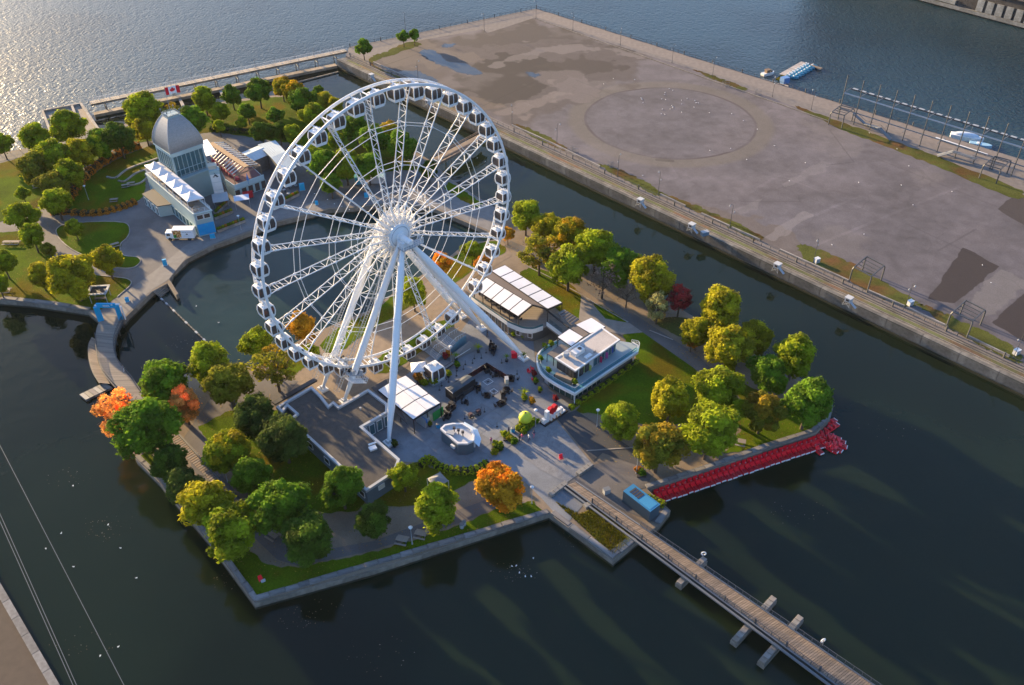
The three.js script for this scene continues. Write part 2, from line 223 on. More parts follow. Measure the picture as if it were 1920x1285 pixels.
sheet('brick_path', [[500, 690], [620, 640], [700, 600], [800, 530], [900, 460], [945, 455], [960, 480], [890, 520], [850, 600], [760, 690], [640, 750], [540, 745]], 0.022, mat(0.27, 0.205, 0.145, 0.9, { map: TX.fine }));
sheet('garden_path', [[1090, 555], [1115, 575], [1135, 598], [1210, 612], [1220, 622], [1165, 628], [1110, 615], [1085, 600]], 0.056, mat(0.30, 0.26, 0.22, 0.9, { map: TX.fine }));
// ---------- coping stones of the quay, each a block of its own ----------
{
  const quay = tag(new THREE.Group(), null, null, null, 'structure'); quay.name = 'quay_coping'; scene.add(quay);
  const sm = [0.30, 0.34, 0.38, 0.27].map((a, i) => mat(a, a * 0.97, a * (0.93 + 0.02 * i), 0.85, { map: TX.stone }));
  const gs = [0, 1, 2, 3].map(i => { const g = new RoundedBoxGeometry(1, 0.34, 1, 1, 0.05); const p = g.attributes.position; for (let k = 0; k < p.count; k++) { p.setY(k, p.getY(k) + 0.05 * (hash(k % 24, i, 4) - 0.5)); } return g; });
  function run(a, b, w, len, y = 0.06, gap = 0.03) { const d = b.clone().sub(a), L = d.length(), n = Math.max(1, Math.round(L / len)), s = Math.sign(1); const dir = d.normalize(); let x = 0; const ang = -Math.atan2(dir.z, dir.x); const cuts = [0]; for (let i = 1; i < n; i++) cuts.push((i + (hash(i, n, 5) - 0.5) * 0.45) * L / n); cuts.push(L); for (let i = 0; i < n; i++) { const l = cuts[i + 1] - cuts[i] - gap; const c = a.clone().addScaledVector(dir, (cuts[i] + cuts[i + 1]) / 2).add(V(-dir.z, 0, dir.x).multiplyScalar(-w / 2 + 0.08 * (hash(i, 7, n) - 0.5))); const m = mesh('coping_stone', gs[i % 4], sm[(hash(i, n, 2) * 4) | 0], quay); m.scale.set(l, 1, w * (0.92 + 0.16 * hash(i, 3, n))); m.position.set(c.x, y + 0.05 * (hash(i, 9, n) - 0.5), c.z); m.rotation.y = ang; } }
  const P = px => G(px[0], px[1]);
  run(P([479, 1128]), P([1030, 963]), 0.95, 2.1); run(P([253, 858]), P([300, 904]), 0.9, 2.2); run(P([300, 904]), P([391, 1012]), 0.9, 2.2); run(P([391, 1012]), P([476, 1128]), 0.9, 2.2);
  run(P([1214, 917]), P([1360, 868]), 0.9, 1.9); run(P([1360, 868]), P([1460, 832]), 0.9, 1.9); run(P([1460, 832]), P([1529, 810]), 0.9, 1.9); run(P([1529, 810]), P([1556, 785]), 0.9, 1.9); run(P([1556, 785]), P([1562, 762]), 0.9, 1.9);
  run(P([1562, 762]), P([1545, 736]), 0.8, 2.2);
  run(P([1032, 964]), P([1148, 1049]), 1.0, 4.5); run(P([1150, 1048]), P([1196, 1013]), 1.4, 2.2, 0.1);
  run(P([1238, 984]), P([1256, 958]), 1.0, 3); 
  run(P([0, 562]), P([100, 573]), 1.2, 4.2, 0.1); run(P([100, 573]), P([165, 583]), 1.1, 4, 0.1);
}
// kerb lines that frame the lawns of the park
{
  const k = mb(); const line = (px, cl) => { const p = curve(GP(px), px.length * 5, cl); for (let i = 0; i + 1 < p.length; i++) k.beam(at(p[i], 0.07), at(p[i + 1], 0.07), 0.22, 0.14); };
  line([[106, 430], [118, 422], [233, 418], [243, 432], [238, 446], [226, 458], [232, 479], [258, 483], [263, 491], [250, 502], [222, 503], [190, 497], [172, 487], [130, 465], [108, 443]], true);
  line([[64, 436], [90, 468], [110, 485], [172, 514], [240, 524], [246, 532], [220, 557]]); line([[104, 405], [180, 402], [225, 396], [262, 376]]);
  line([[988, 500], [1030, 520], [1088, 552]]); line([[1088, 552], [1120, 572], [1178, 605]]); line([[1218, 620], [1262, 638]]); line([[1100, 846], [1190, 840]]);
  struct('kerb', k.geo(), MT.concrete);
}
// curving low steps of the grass theatre in the park
{ const k = mb(); for (const px of [[[200, 333], [215, 335], [240, 318], [296, 298]], [[222, 340], [232, 342], [255, 326], [276, 318]], [[238, 350], [262, 345], [278, 333]]]) { const p = curve(GP(px), 16); for (let i = 0; i + 1 < p.length; i++) k.beam(at(p[i], 0.2), at(p[i + 1], 0.2), 0.5, 0.4); } struct('theatre_steps', k.geo(), MT.concrete); }

// ================= THE PIER =================
{
  const top = 1.8, away = V(cDir.z, 0, -cDir.x); if (away.z > 0) away.negate();
  const lw = px => G(px[0], px[1], top);
  const ledgeIn = [canalWall[0].clone().addScaledVector(away, 3.6), pierSE.clone().addScaledVector(away, 3.6)];
  const nIn = V(-nDir.z, 0, nDir.x); if (nIn.z < 0) nIn.negate();
  struct('pier_ground', mb().prism([ledgeIn[0], ledgeIn[1], pierE, pierN, pierNW], -3.4, top).geo(), mat(0.2, 0.172, 0.152, 0.9, { map: TX.fine }));
  struct('pier_wall', mb().prism([pierW, pierSE, ledgeIn[1].clone().addScaledVector(away, -0.01), ledgeIn[0].clone().addScaledVector(away, -0.01)], -3.4, 1.25).geo(), mat(0.25, 0.225, 0.19, 0.9, { map: TX.stone }));
  // wall blocks: the long face is cast in bays
  const wall = tag(new THREE.Group(), null, null, null, 'structure'); wall.name = 'pier_wall_bays'; scene.add(wall);
  const gb = metreUV(new THREE.BoxGeometry(7.9, 1.75, 0.3)), mbs = [0.15, 0.19, 0.225, 0.175].map(a => mat(a, a * 0.94, a * 0.83, 0.9, { map: TX.stone })), ang = -Math.atan2(cDir.z, cDir.x);
  const gc = metreUV(new THREE.BoxGeometry(7.9, 0.4, 0.9));
  for (let i = 0; i < 40; i++) { const c = pierW.clone().addScaledVector(cDir, 4 + i * 8).addScaledVector(away, -0.1); const m = mesh('wall_panel', gb, mbs[(hash(i, 1, 1) * 4) | 0], wall); m.position.set(c.x, 0.05, c.z); m.rotation.y = ang; const k = mesh('coping_stone', gc, mbs[(hash(i, 2, 1) * 4) | 0], wall); const e = c.clone().addScaledVector(away, 0.35); k.position.set(e.x, 1.15, e.z); k.rotation.y = ang; }
  struct('pier_waterline', mb().beam(at(pierW.clone().addScaledVector(away, -0.2), -2), at(pierSE.clone().addScaledVector(away, -0.2), -2), 0.5, 1.5).geo(), mat(0.035, 0.036, 0.02, 0.7, { map: TX.stone }));
  // grass and rails on the ledge
  const off = (d, y) => [at(pierW.clone().addScaledVector(away, d).addScaledVector(cDir, 3), y), at(pierSE.clone().addScaledVector(away, d), y)];
  { const [a, b] = off(1.9, 1.27), [c, d] = off(2.9, 1.27); struct('ledge_grass', sheetGeo([a, b, d, c], 1.262), mat(0.22, 0.16, 0.075, 0.95, { map: TX.grass })); }
  { const g = mb(), [a, b] = off(1.55, 1.33), [c, d] = off(3.35, 1.4); g.beam(a, b, 0.25, 0.16).beam(c, d, 0.3, 0.3); struct('ledge_kerb', g.geo(), MT.wallStone); }
  // the empty lot: worn asphalt with stains of its own
  const lot = [[690, 113], [965, 240], [1043, 276.5], [1125, 316], [1234.6, 365], [1423, 451], [1593, 528.5], [1697, 576], [1915, 682], [2150, 790], [2150, 480], [1800, 312], [1650, 262], [1552, 226], [1447, 183], [1312, 134], [1200, 99], [1003, 33], [914, 62], [905, 55], [770, 79]].map(lw);
  const B = new THREE.Box3().setFromPoints(lot), sx = B.max.x - B.min.x, sz = B.max.z - B.min.z;
  const patches = [
    [[[700, 112], [790, 78], [905, 55], [1000, 36], [1200, 99], [1185, 150], [1080, 200], [960, 238], [850, 195]], [0.09, 0.07, 0.062], 0.72, 7],
    [[[690, 115], [760, 120], [830, 150], [860, 190], [900, 225], [820, 180]], [0.10, 0.08, 0.07], 0.5, 3], // [outline, tone, strength, softness in metres]
    [[[905, 115], [950, 100], [1015, 108], [1060, 135], [1045, 158], [1000, 182], [930, 198], [880, 178], [850, 150]], [0.04, 0.031, 0.03], 0.95, 2],
    [[[1020, 122], [1090, 103], [1160, 112], [1150, 135], [1080, 142]], [0.055, 0.042, 0.038], 0.85, 3],
    [[[800, 80], [900, 60], [920, 66], [1000, 36], [1190, 98], [1100, 84], [1000, 76], [900, 86]], [0.075, 0.06, 0.055], 0.8, 3],
    [[[700, 108], [775, 80], [850, 90], [900, 112], [850, 120], [770, 130]], [0.17, 0.135, 0.11], 0.7, 3],
    [[[880, 175], [930, 195], [960, 200], [900, 215], [860, 200]], [0.16, 0.12, 0.09], 0.7, 2],
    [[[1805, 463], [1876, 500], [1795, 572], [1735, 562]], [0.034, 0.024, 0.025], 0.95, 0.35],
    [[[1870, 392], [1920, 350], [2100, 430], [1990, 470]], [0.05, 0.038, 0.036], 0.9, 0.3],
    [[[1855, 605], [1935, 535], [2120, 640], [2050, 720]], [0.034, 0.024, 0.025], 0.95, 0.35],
    [[[1876, 500], [1935, 535], [1855, 605], [1795, 572]], [0.22, 0.2, 0.19], 0.6, 1],
    [[[1290, 380], [1400, 410], [1520, 470], [1560, 500], [1500, 490], [1380, 440]], [0.15, 0.115, 0.09], 0.6, 2],
    [[[905, 130], [1000, 88], [1110, 85], [1190, 104], [1180, 108], [1090, 95], [990, 105]], [0.27, 0.23, 0.21], 0.5, 2.5],
    [[[1015, 140], [1070, 135], [1150, 165], [1100, 190], [1030, 185]], [0.24, 0.2, 0.185], 0.5, 4],
    [[[840, 175], [920, 205], [1000, 190], [1040, 160], [1060, 170], [1000, 215], [930, 225]], [0.27, 0.22, 0.19], 0.5, 3],
    [[[1440, 445], [1510, 400], [1518, 404], [1448, 450]], [0.31, 0.28, 0.27], 0.4, 0.6],
    [[[1380, 395], [1545, 305], [1552, 309], [1390, 400]], [0.30, 0.27, 0.26], 0.25, 0.8],
  ].map(([px, c, k, s]) => [px.map(lw), c, k, s]);
  const dist = (q, x, z) => { let c = false, d = 1e9; for (let i = 0, j = q.length - 1; i < q.length; j = i++) { const a = q[j], b = q[i]; if ((b.z > z) !== (a.z > z) && x < (a.x - b.x) * (z - b.z) / (a.z - b.z) + b.x) c = !c; const ex = b.x - a.x, ez = b.z - a.z, t = Math.max(0, Math.min(1, ((x - a.x) * ex + (z - a.z) * ez) / (ex * ex + ez * ez))), dd = Math.hypot(x - a.x - ex * t, z - a.z - ez * t); if (dd < d) d = dd; } return c ? d : -d; };
  patches.forEach(p => { const b = new THREE.Box3().setFromPoints(p[0]); p[4] = b; });
  const seams = [[1556, 244, 1601, 304, 0.22, -0.25], [1601, 304, 1550, 310, 0.22, -0.25], [1390, 378, 1500, 378, 0.22, -0.2], [1465, 330, 1640, 400, 0.3, 0.1], [1400, 365, 1450, 335, 0.5, 0.12], [1520, 408, 1612, 368, 0.4, 0.12], [1500, 412, 1600, 372, 0.4, 0.1], [1830, 430, 1760, 470, 0.25, -0.25], [1700, 420, 1830, 480, 0.25, -0.2], [1250, 165, 1262, 160, 1.6, 0.1], [1233, 300, 1260, 302, 0.7, -0.5], [1240, 305, 1255, 330, 2.4, 0.16], [840, 130, 1000, 200, 0.3, 0.12], [870, 215, 1000, 155, 0.25, -0.25], [1080, 150, 1180, 190, 0.3, -0.15], [700, 130, 830, 85, 0.3, -0.2], [1650, 300, 1900, 400, 0.35, -0.12], [1480, 480, 1800, 350, 0.45, 0.09], [1472, 484, 1790, 354, 0.45, 0.09], [1330, 420, 1500, 330, 0.4, 0.08]].map(s => { const a = lw(s), b = lw([s[2], s[3]]); return [a.x, a.z, b.x, b.z, s[4], s[5]]; });
  const ring = V(47.9, 0, -251.5), N = 1500, d = new Uint8Array(N * N * 4), f2 = (x, z, sc, o, s) => fbm((x + 400) / 1024, (z + 600) / 1024, Math.round(1024 / sc), o, s);
  for (let j = 0; j < N; j++) for (let i = 0; i < N; i++) {
    const x = B.min.x + (i + 0.5) / N * sx, z = B.min.z + (j + 0.5) / N * sz, k = (j * N + i) * 4;
    const big = f2(x, z, 48, 3, 301), mid = f2(x, z, 9, 3, 305), sm = hash(i, j, 307);
    let r = 0.205, g = 0.178, b = 0.178; const t = smooth(0.35, 0.7, big); r = lerp(0.168, 0.138, t); g = lerp(0.145, 0.124, t); b = lerp(0.151, 0.136, t);
    const w = mid - 0.5; { const fi = f2(x, z, 2.2, 3, 351) - 0.5, m3 = 1 + 0.55 * w + 0.5 * fi; r *= m3; g *= m3; b *= m3; }
    const rd = Math.hypot(x - ring.x, z - ring.z) + (mid - 0.5) * 0.9; { const q = smooth(25.4, 26, rd) * (1 - smooth(29.5, 31.8, rd)) * 0.6; r = lerp(r, 0.18, q); g = lerp(g, 0.152, q); b = lerp(b, 0.118, q); const l = (1 - smooth(0.15, 0.6, Math.abs(rd - 25.4))) * (0.3 + 0.5 * smooth(0.35, 0.65, mid)); r = lerp(r, 0.07, l); g = lerp(g, 0.05, l); b = lerp(b, 0.048, l); }
    for (const p of patches) { if (x < p[4].min.x - 5 || x > p[4].max.x + 5 || z < p[4].min.z - 5 || z > p[4].max.z + 5) continue; const dd = dist(p[0], x, z) + (mid - 0.5) * 16 * Math.min(1, p[3] / 2.5) + (f2(x, z, 3, 3, 361) - 0.5) * 5 * Math.min(1, p[3] / 2.5), q = smooth(-p[3] * 0.3, p[3] * 0.3, dd) * p[2]; r = lerp(r, p[1][0], q); g = lerp(g, p[1][1], q); b = lerp(b, p[1][2], q); }
    const cr = Math.abs(f2(x, z, 21, 4, 331) - 0.5); const ck = (1 - smooth(0.0, 0.008, cr)) * 0.12; const pale = smooth(0.62, 0.75, f2(x, z, 16, 4, 341)) * 0.3;
    r = lerp(r, 0.26, pale); g = lerp(g, 0.225, pale); b = lerp(b, 0.21, pale); let e = (1 - ck) * (0.86 + 0.28 * sm) * 0.72; for (const [x0, z0, x1, z1, wd, am] of seams) { if (x < Math.min(x0, x1) - wd || x > Math.max(x0, x1) + wd || z < Math.min(z0, z1) - wd || z > Math.max(z0, z1) + wd) continue; const ex = x1 - x0, ez = z1 - z0, tt = Math.max(0, Math.min(1, ((x - x0) * ex + (z - z0) * ez) / (ex * ex + ez * ez))), dd = Math.hypot(x - x0 - ex * tt, z - z0 - ez * tt); if (dd < wd) e *= 1 + am * (0.4 + mid); }
    d[k] = Math.min(255, r * e * 637); d[k + 1] = Math.min(255, g * e * 637); d[k + 2] = Math.min(255, b * e * 637); d[k + 3] = 255;
  }
  const lt = new THREE.DataTexture(d, N, N); lt.magFilter = THREE.LinearFilter; lt.minFilter = THREE.LinearMipmapLinearFilter; lt.generateMipmaps = true; lt.needsUpdate = true;
  const lg = sheetGeo(lot, top + 0.012), lp = lg.attributes.position, lu = lg.attributes.uv; for (let i = 0; i < lp.count; i++) lu.setXY(i, (lp.getX(i) - B.min.x) / sx, (lp.getZ(i) - B.min.z) / sz);
  struct('lot_asphalt', lg, new THREE.MeshStandardMaterial({ color: col(0.4, 0.4, 0.4), map: lt, roughness: 0.92 }));
  // dry grass along the edges of the lot
  const ragged = (px, n, k) => curve(px.map(lw), n, true).slice(0, -1).map((p, i) => V(p.x + k * (hash(i, n, 3) - 0.5), p.y, p.z + k * (hash(i, n, 4) - 0.5)));
  const strip = (px, m = MT.grassDry) => struct('verge_grass', sheetGeo(ragged(px, 90, 1.1), top + 0.022), m);
  strip([[960, 232], [1000, 243], [1060, 276], [1062, 283], [1030, 272]]); strip([[1120, 307], [1180, 325], [1245, 365], [1238, 368], [1165, 335]]); strip([[1240, 362], [1330, 395], [1430, 445], [1425, 452], [1320, 404]]);
  strip([[1500, 458], [1590, 490], [1660, 530], [1720, 568], [1700, 576], [1590, 528], [1510, 488]]); strip([[1720, 568], [1800, 600], [1900, 650], [1915, 682], [1800, 628]]);
  strip([[1300, 130], [1350, 146], [1400, 166], [1398, 170], [1345, 152]]); strip([[1490, 198], [1570, 226], [1680, 265], [1800, 310], [1920, 362], [1910, 374], [1780, 322], [1660, 275], [1560, 235]]);
  strip([[690, 112], [725, 96], [772, 78], [790, 82], [740, 102], [700, 118], [760, 150], [750, 148]]);
  // pools of rain water lying on the asphalt
  const wet = new THREE.MeshPhysicalMaterial({ color: col(0.05, 0.055, 0.06), roughness: 0.04, ior: 1.33 });
  for (const px of [[[790, 94], [815, 95], [836, 115], [870, 120], [905, 138], [880, 140], [835, 126], [805, 112]], [[745, 136], [775, 132], [800, 142], [822, 152], [800, 155], [770, 148]], [[988, 135], [1012, 140], [1006, 145], [990, 141]], [[830, 84], [852, 82], [850, 87], [832, 89]]]) struct('puddle', sheetGeo(ragged(px, 60, 1.3), top + 0.03), wet);
  // kerb beams along the promenade
  const kb = mb(); for (const [a, b] of [[[700, 118], [776, 152]], [[960, 236], [1043, 274]], [[1043, 274], [1125, 314]], [[1238, 366], [1285, 388]], [[1315, 402], [1368, 426]], [[1372, 428], [1425, 452]], [[1462, 470], [1590, 528]], [[1626, 546], [1695, 576]], [[1700, 579], [1772, 612]], [[1814, 632], [1892, 670]]]) kb.beam(at(lw(a), top + 0.25), at(lw(b), top + 0.25), 0.35, 0.5); struct('promenade_kerb', kb.geo(), MT.concrete);
  const n1 = lw([1003, 35]), n2 = lw([1552, 227]); struct('lot_kerb', mb().beam(at(n1, top + 0.1), at(n2, top + 0.1), 0.3, 0.2).geo(), MT.wallStone);
  // lower quay below the steel arcade on the river side, in lighter concrete
  struct('promenade_pavement', sheetGeo([pierN.clone().addScaledVector(nIn, 0.6), pierE.clone().addScaledVector(nIn, 0.6), pierE.clone().addScaledVector(nIn, 7.6), pierN.clone().addScaledVector(nIn, 7.6)], top + 0.006), mat(0.235, 0.196, 0.168, 0.9, { map: TX.fine }));
  const cA = canalWall[0].clone().addScaledVector(away, 3.9), cB = pierSE.clone().addScaledVector(away, 3.9); struct('promenade_pavement', sheetGeo([at(cA, 0), at(cB, 0), at(cB, 0).addScaledVector(away, 6), at(cA, 0).addScaledVector(away, 6)], top + 0.006), mat(0.21, 0.178, 0.155, 0.9, { map: TX.fine }));
  // fences
  function fence(a, b, label) {
    const L = a.distanceTo(b), n = Math.round(L / 2.4), t = thing('pier_fence', a, 0, label, 'fence'); const d = b.clone().sub(a), p = mb(), r = mb(), q = mb();
    for (let i = 0; i <= n; i++) { const c = d.clone().multiplyScalar(i / n); p.box(c.x, 0.55, c.z, 0.09, 1.1, 0.09); if (i % 5 === 0) q.box(c.x, 0.68, c.z, 0.28, 1.36, 0.28); }
    for (const h of [0.15, 1.05]) r.beam(at(V(0, 0, 0), h), at(d, h), 0.06, 0.06); const m = Math.round(L / 0.45), bars = mb(); for (let i = 0; i <= m; i++) { const c = d.clone().multiplyScalar(i / m); bars.box(c.x, 0.6, c.z, 0.025, 0.9, 0.025); }
    tag(p.build('post', MT.darkSteel, t), null, null, null, 'stuff'); r.build('rail', MT.darkSteel, t); q.build('bollard_post', MT.darkSteel, t).userData.kind = 'stuff'; bars.build('bar', MT.darkSteel, t).userData.kind = 'stuff';
  }
  fence(at(canalWall[0].clone().addScaledVector(away, 4.2).addScaledVector(cDir, 2), top), at(canalWall[0].clone().addScaledVector(away, 4.2).addScaledVector(cDir, 250), top), 'dark metal fence along the pier promenade above the long canal wall');
  fence(at(pierN.clone().addScaledVector(nIn, 0.4), top), at(pierN.clone().addScaledVector(nIn, 0.4).addScaledVector(nDir, 165), top), 'dark metal fence on the outer river edge of the pier, right of its corner');
  fence(at(pierNW.clone().add(V(0.3, 0, 0.4)), top), at(pierN.clone().add(V(-0.3, 0, 0.5)), top), 'dark metal fence along the far end of the pier facing the river');
  scene.userData.pier = { top, away, nIn };
}
const PIER = scene.userData.pier; delete scene.userData.pier;
// ---------- wharf at the top right, across the river arm ----------
{
  const a = G(1690, -8, WATER), b = G(1925, 55, WATER), d = b.clone().sub(a).normalize(), n = V(d.z, 0, -d.x); if (n.z > 0) n.negate();
  const A = a.clone().addScaledVector(d, -48), Bp = b.clone().addScaledVector(d, 90), H = 8;
  struct('far_wharf', mb().prism([A, Bp, Bp.clone().addScaledVector(n, 70), A.clone().addScaledVector(n, 70)], -3, H).geo(), mat(0.06, 0.055, 0.055, 0.9, { map: TX.stone }));
  struct('far_wharf_shed', mb().prism([A.clone().addScaledVector(n, 12), Bp.clone().addScaledVector(n, 12), Bp.clone().addScaledVector(n, 60), A.clone().addScaledVector(n, 60)], H + 0.9, 34).geo(), mat(0.05, 0.045, 0.042, 0.9, { map: TX.stone }));
  struct('far_wharf_deck', mb().prism([A.clone().addScaledVector(n, -1), Bp.clone().addScaledVector(n, -1), Bp.clone().addScaledVector(n, 71), A.clone().addScaledVector(n, 71)], H, H + 0.9).geo(), mat(0.2, 0.17, 0.15, 0.9, { map: TX.ground }));
  const w = tag(new THREE.Group(), null, null, null, 'structure'); w.name = 'far_wharf_panels'; scene.add(w); const g = metreUV(new THREE.BoxGeometry(2.7, 4.4, 0.5)), ms = [0.42, 0.36, 0.30].map(x => mat(x, x, x * 0.95, 0.9, { map: TX.stone })), ang = -Math.atan2(d.z, d.x);
  for (let i = -12; i < 16; i++) { const x = 62 + i * 3.9; if (i === -2 || i === -1) continue; const c = a.clone().addScaledVector(d, x - 28).addScaledVector(n, -0.4); if (i < -2) continue; const m = mesh('wall_panel', g, ms[(hash(i + 20, 4, 4) * 3) | 0], w); m.position.set(c.x, 2.6, c.z); m.rotation.y = ang; }
  struct('far_wharf_fender', mb().beam(at(A.clone().addScaledVector(n, -0.5), -0.4), at(Bp.clone().addScaledVector(n, -0.5), -0.4), 1, 1.3).geo(), mat(0.24, 0.24, 0.23, 0.9, { map: TX.stone }));
  struct('far_wharf_fender', mb().beam(at(A.clone().addScaledVector(n, -0.45), 1.4), at(a.clone().addScaledVector(d, 24).addScaledVector(n, -0.45), 1.4), 0.8, 1.6).geo(), mat(0.3, 0.3, 0.28, 0.9, { map: TX.stone }));
}
// ---------- quay at the lower left corner ----------
{
  const p = [[0, 1096], [113, 1290], [200, 1440], [-300, 1440], [-300, 640]].map(q => G(q[0], q[1], 0.6));
  struct('near_quay', mb().prism(p, -3, 0.6).geo(), mat(0.075, 0.056, 0.044, 0.9, { map: TX.fine }));
  const d = p[1].clone().sub(p[4]).normalize(), a = p[4].clone(), b = p[2].clone(), k = tag(new THREE.Group(), null, null, null, 'structure'); k.name = 'near_quay_edge'; scene.add(k);
  const L = p[0].distanceTo(p[2]), e = p[2].clone().sub(p[0]).normalize(), g = metreUV(new THREE.BoxGeometry(3.9, 0.5, 1.1)), ms = [0.24, 0.28, 0.31].map(x => mat(x, x, x, 0.9, { map: TX.stone })); const nn = V(-e.z, 0, e.x);
  for (let i = -8; i < 20; i++) { const c = p[0].clone().addScaledVector(e, i * 4 + 2).addScaledVector(nn, 0.45); const m = mesh('coping_stone', g, ms[(hash(i + 30, 8, 3) * 3) | 0], k); m.position.set(c.x, 0.62, c.z); m.rotation.y = -Math.atan2(e.z, e.x); }
}
// ================= FERRIS WHEEL =================
{
  const R = 27.5, HUB = 29.97, S = 1.47, TURN = Math.atan2(0.6747, 0.7380);
  const w = thing('ferris_wheel', V(-21.84, 0, -140.46), TURN, 'giant white Ferris wheel with enclosed cabins standing in the middle of the island', 'Ferris wheel');
  const wm = MT.white, N = 21, step = 2 * Math.PI / N, ph = 10.17 * Math.PI / 180;
  const pol = (r, a, z) => V(r * Math.cos(a), HUB + r * Math.sin(a), z);
  // rims: box-section rings
  { const sec = [[-0.15, -0.27], [-0.11, -0.31], [0.11, -0.31], [0.15, -0.27], [0.15, 0.09], [0.1, 0.17], [-0.1, 0.17], [-0.15, 0.09]].map(p => new THREE.Vector2(R + p[1], p[0])); sec.push(sec[0].clone());
    const g = new THREE.LatheGeometry(sec, 252); g.rotateX(Math.PI / 2); const g2 = toFlat(g);
    for (const z of [-S, S]) { const m = mesh('rim', g2, wm, w); m.position.set(0, HUB, z); }
    const seams = mb(); for (let i = 0; i < N * 2; i++) { const a = ph + (i + 0.25) * step / 2; }
  }
  function toFlat(g) { return g; }
  const SC = 0.98; // half distance between the two chords of a spoke
  // one spoke: two chords that flare to the rims, laced together
  const zAt = r => r > 24.6 ? lerp(SC, S, (r - 24.6) / 2.6) : r < 4 ? lerp(1.9, SC, Math.max(0, (r - 2.2) / 1.8)) : SC;
  const chord = s => { const m = mb(), rs = [2.2, 4, 14, 24.6, 27.2]; for (let i = 0; i + 1 < rs.length; i++) m.tube(V(rs[i], 0, s * zAt(rs[i])), V(rs[i + 1], 0, s * zAt(rs[i + 1])), 0.097, 0.097, 8); for (const r of TIE) m.box(r, 0, s * zAt(r), 0.45, 0.32, 0.26); m.tube(V(24.2, 0, s * SC), V(25, 0, s * zAt(25)), 0.17, 0.17, 8); return m.geo(); };
  const TIE = [0.74, 0.48, 0.31, 0.20].map(f => f * R);
  const lace = () => { const m = mb(), n = 11, r0 = 4.2, r1 = 24.4; for (let i = 0; i <= n; i++) { const r = lerp(r0, r1, i / n), z = zAt(r); m.tube(V(r, 0, -z), V(r, 0, z), 0.052, 0.052, 5); if (i < n) { const q = lerp(r0, r1, (i + 1) / n), s = i % 2 ? 1 : -1; m.tube(V(r, 0, -z * s), V(q, 0, zAt(q) * s), 0.05, 0.05, 5); } }
    for (const r of [23.6, 24.9, 26.3]) m.tube(V(r, 0, -zAt(r)), V(r, 0, zAt(r)), 0.06, 0.06, 5); m.tube(V(24.9, 0, -zAt(24.9)), V(26.3, 0, 0), 0.05, 0.05, 5).tube(V(24.9, 0, zAt(24.9)), V(26.3, 0, 0), 0.05, 0.05, 5); return m.geo(); };
  const gc = [chord(-1), chord(1)], gl = lace();
  for (let i = 0; i < N; i++) { const s = new THREE.Group(); s.name = 'spoke'; s.position.y = HUB; s.rotation.z = ph + i * step; w.add(s); mesh('chord', gc[0], wm, s); mesh('chord', gc[1], wm, s); mesh('lattice', gl, wm, s); }
  // tie bars from spoke to spoke
  TIE.forEach((r, k) => { const L = 2 * r * Math.sin(step / 2), g = new THREE.CylinderGeometry(0.055, 0.055, L, 6); for (let i = 0; i < N; i++) for (const z of [-1, 1]) { const a = ph + (i + 0.5) * step, m = mesh('tie_bar', g, wm, w); const rm = r * Math.cos(step / 2); m.position.copy(pol(rm, a, z * SC)); m.rotation.z = a; } });
  // bars between the two rims, where the spokes meet them
  { const g = new THREE.CylinderGeometry(0.13, 0.13, 2 * S, 8); g.rotateX(Math.PI / 2); for (let i = 0; i < N; i++) { const m = mesh('rim_cross_bar', g, wm, w); m.position.copy(pol(R - 0.1, ph + i * step, 0)); } }
  // hub
  const hub = mesh('hub', (() => { const p = [[0.01, -2.7], [0.9, -2.7], [1.05, -2.6], [1.05, -2.3], [2.35, -2.2], [2.35, -1.75], [1.25, -1.6], [1.1, 0], [1.25, 1.6], [2.35, 1.75], [2.35, 2.2], [1.05, 2.3], [1.05, 2.6], [0.9, 2.7], [0.01, 2.7]].map(q => new THREE.Vector2(q[0], q[1])); const g = new THREE.LatheGeometry(p, 42); g.rotateX(Math.PI / 2); g.translate(0, HUB, 0); return g; })(), wm, w);
  { const b = mb(); for (let i = 0; i < 42; i++) for (const z of [-2.24, 2.24]) { const a = i * step / 2; const p = pol(1.9, a, z); b.ball(p.x, p.y, p.z, 0.1, 1, 1, 1, 6); } b.build('bolt', MT.galv, hub).userData.kind = 'stuff'; }
  { // fan of braces round the hub
    const b = mb(); for (let i = 0; i < N; i++) { const a = ph + i * step, a2 = a + step / 2; for (const s of [-1, 1]) { b.tube(pol(2.2, a2, s * 1.95), pol(5.6, a, s * SC), 0.07, 0.07, 5); b.tube(pol(2.2, a2, s * 1.95), pol(5.6, a + step, s * SC), 0.07, 0.07, 5); b.tube(pol(3.4, a, s * 1.25), pol(3.4, a + step, s * 1.25), 0.07, 0.07, 5); b.tube(pol(2.3, a, s * 1.95), pol(3.9, a, -s * SC), 0.06, 0.06, 5); } b.tube(pol(3.4, a, -1.2), pol(3.4, a + step, 1.2), 0.06, 0.06, 5); b.box(pol(2.9, a, 0).x, pol(2.9, a, 0).y, 0, 0.5, 0.5, 2.2, 0, 0, a); }
    b.build('hub_brace', wm, w);
  }
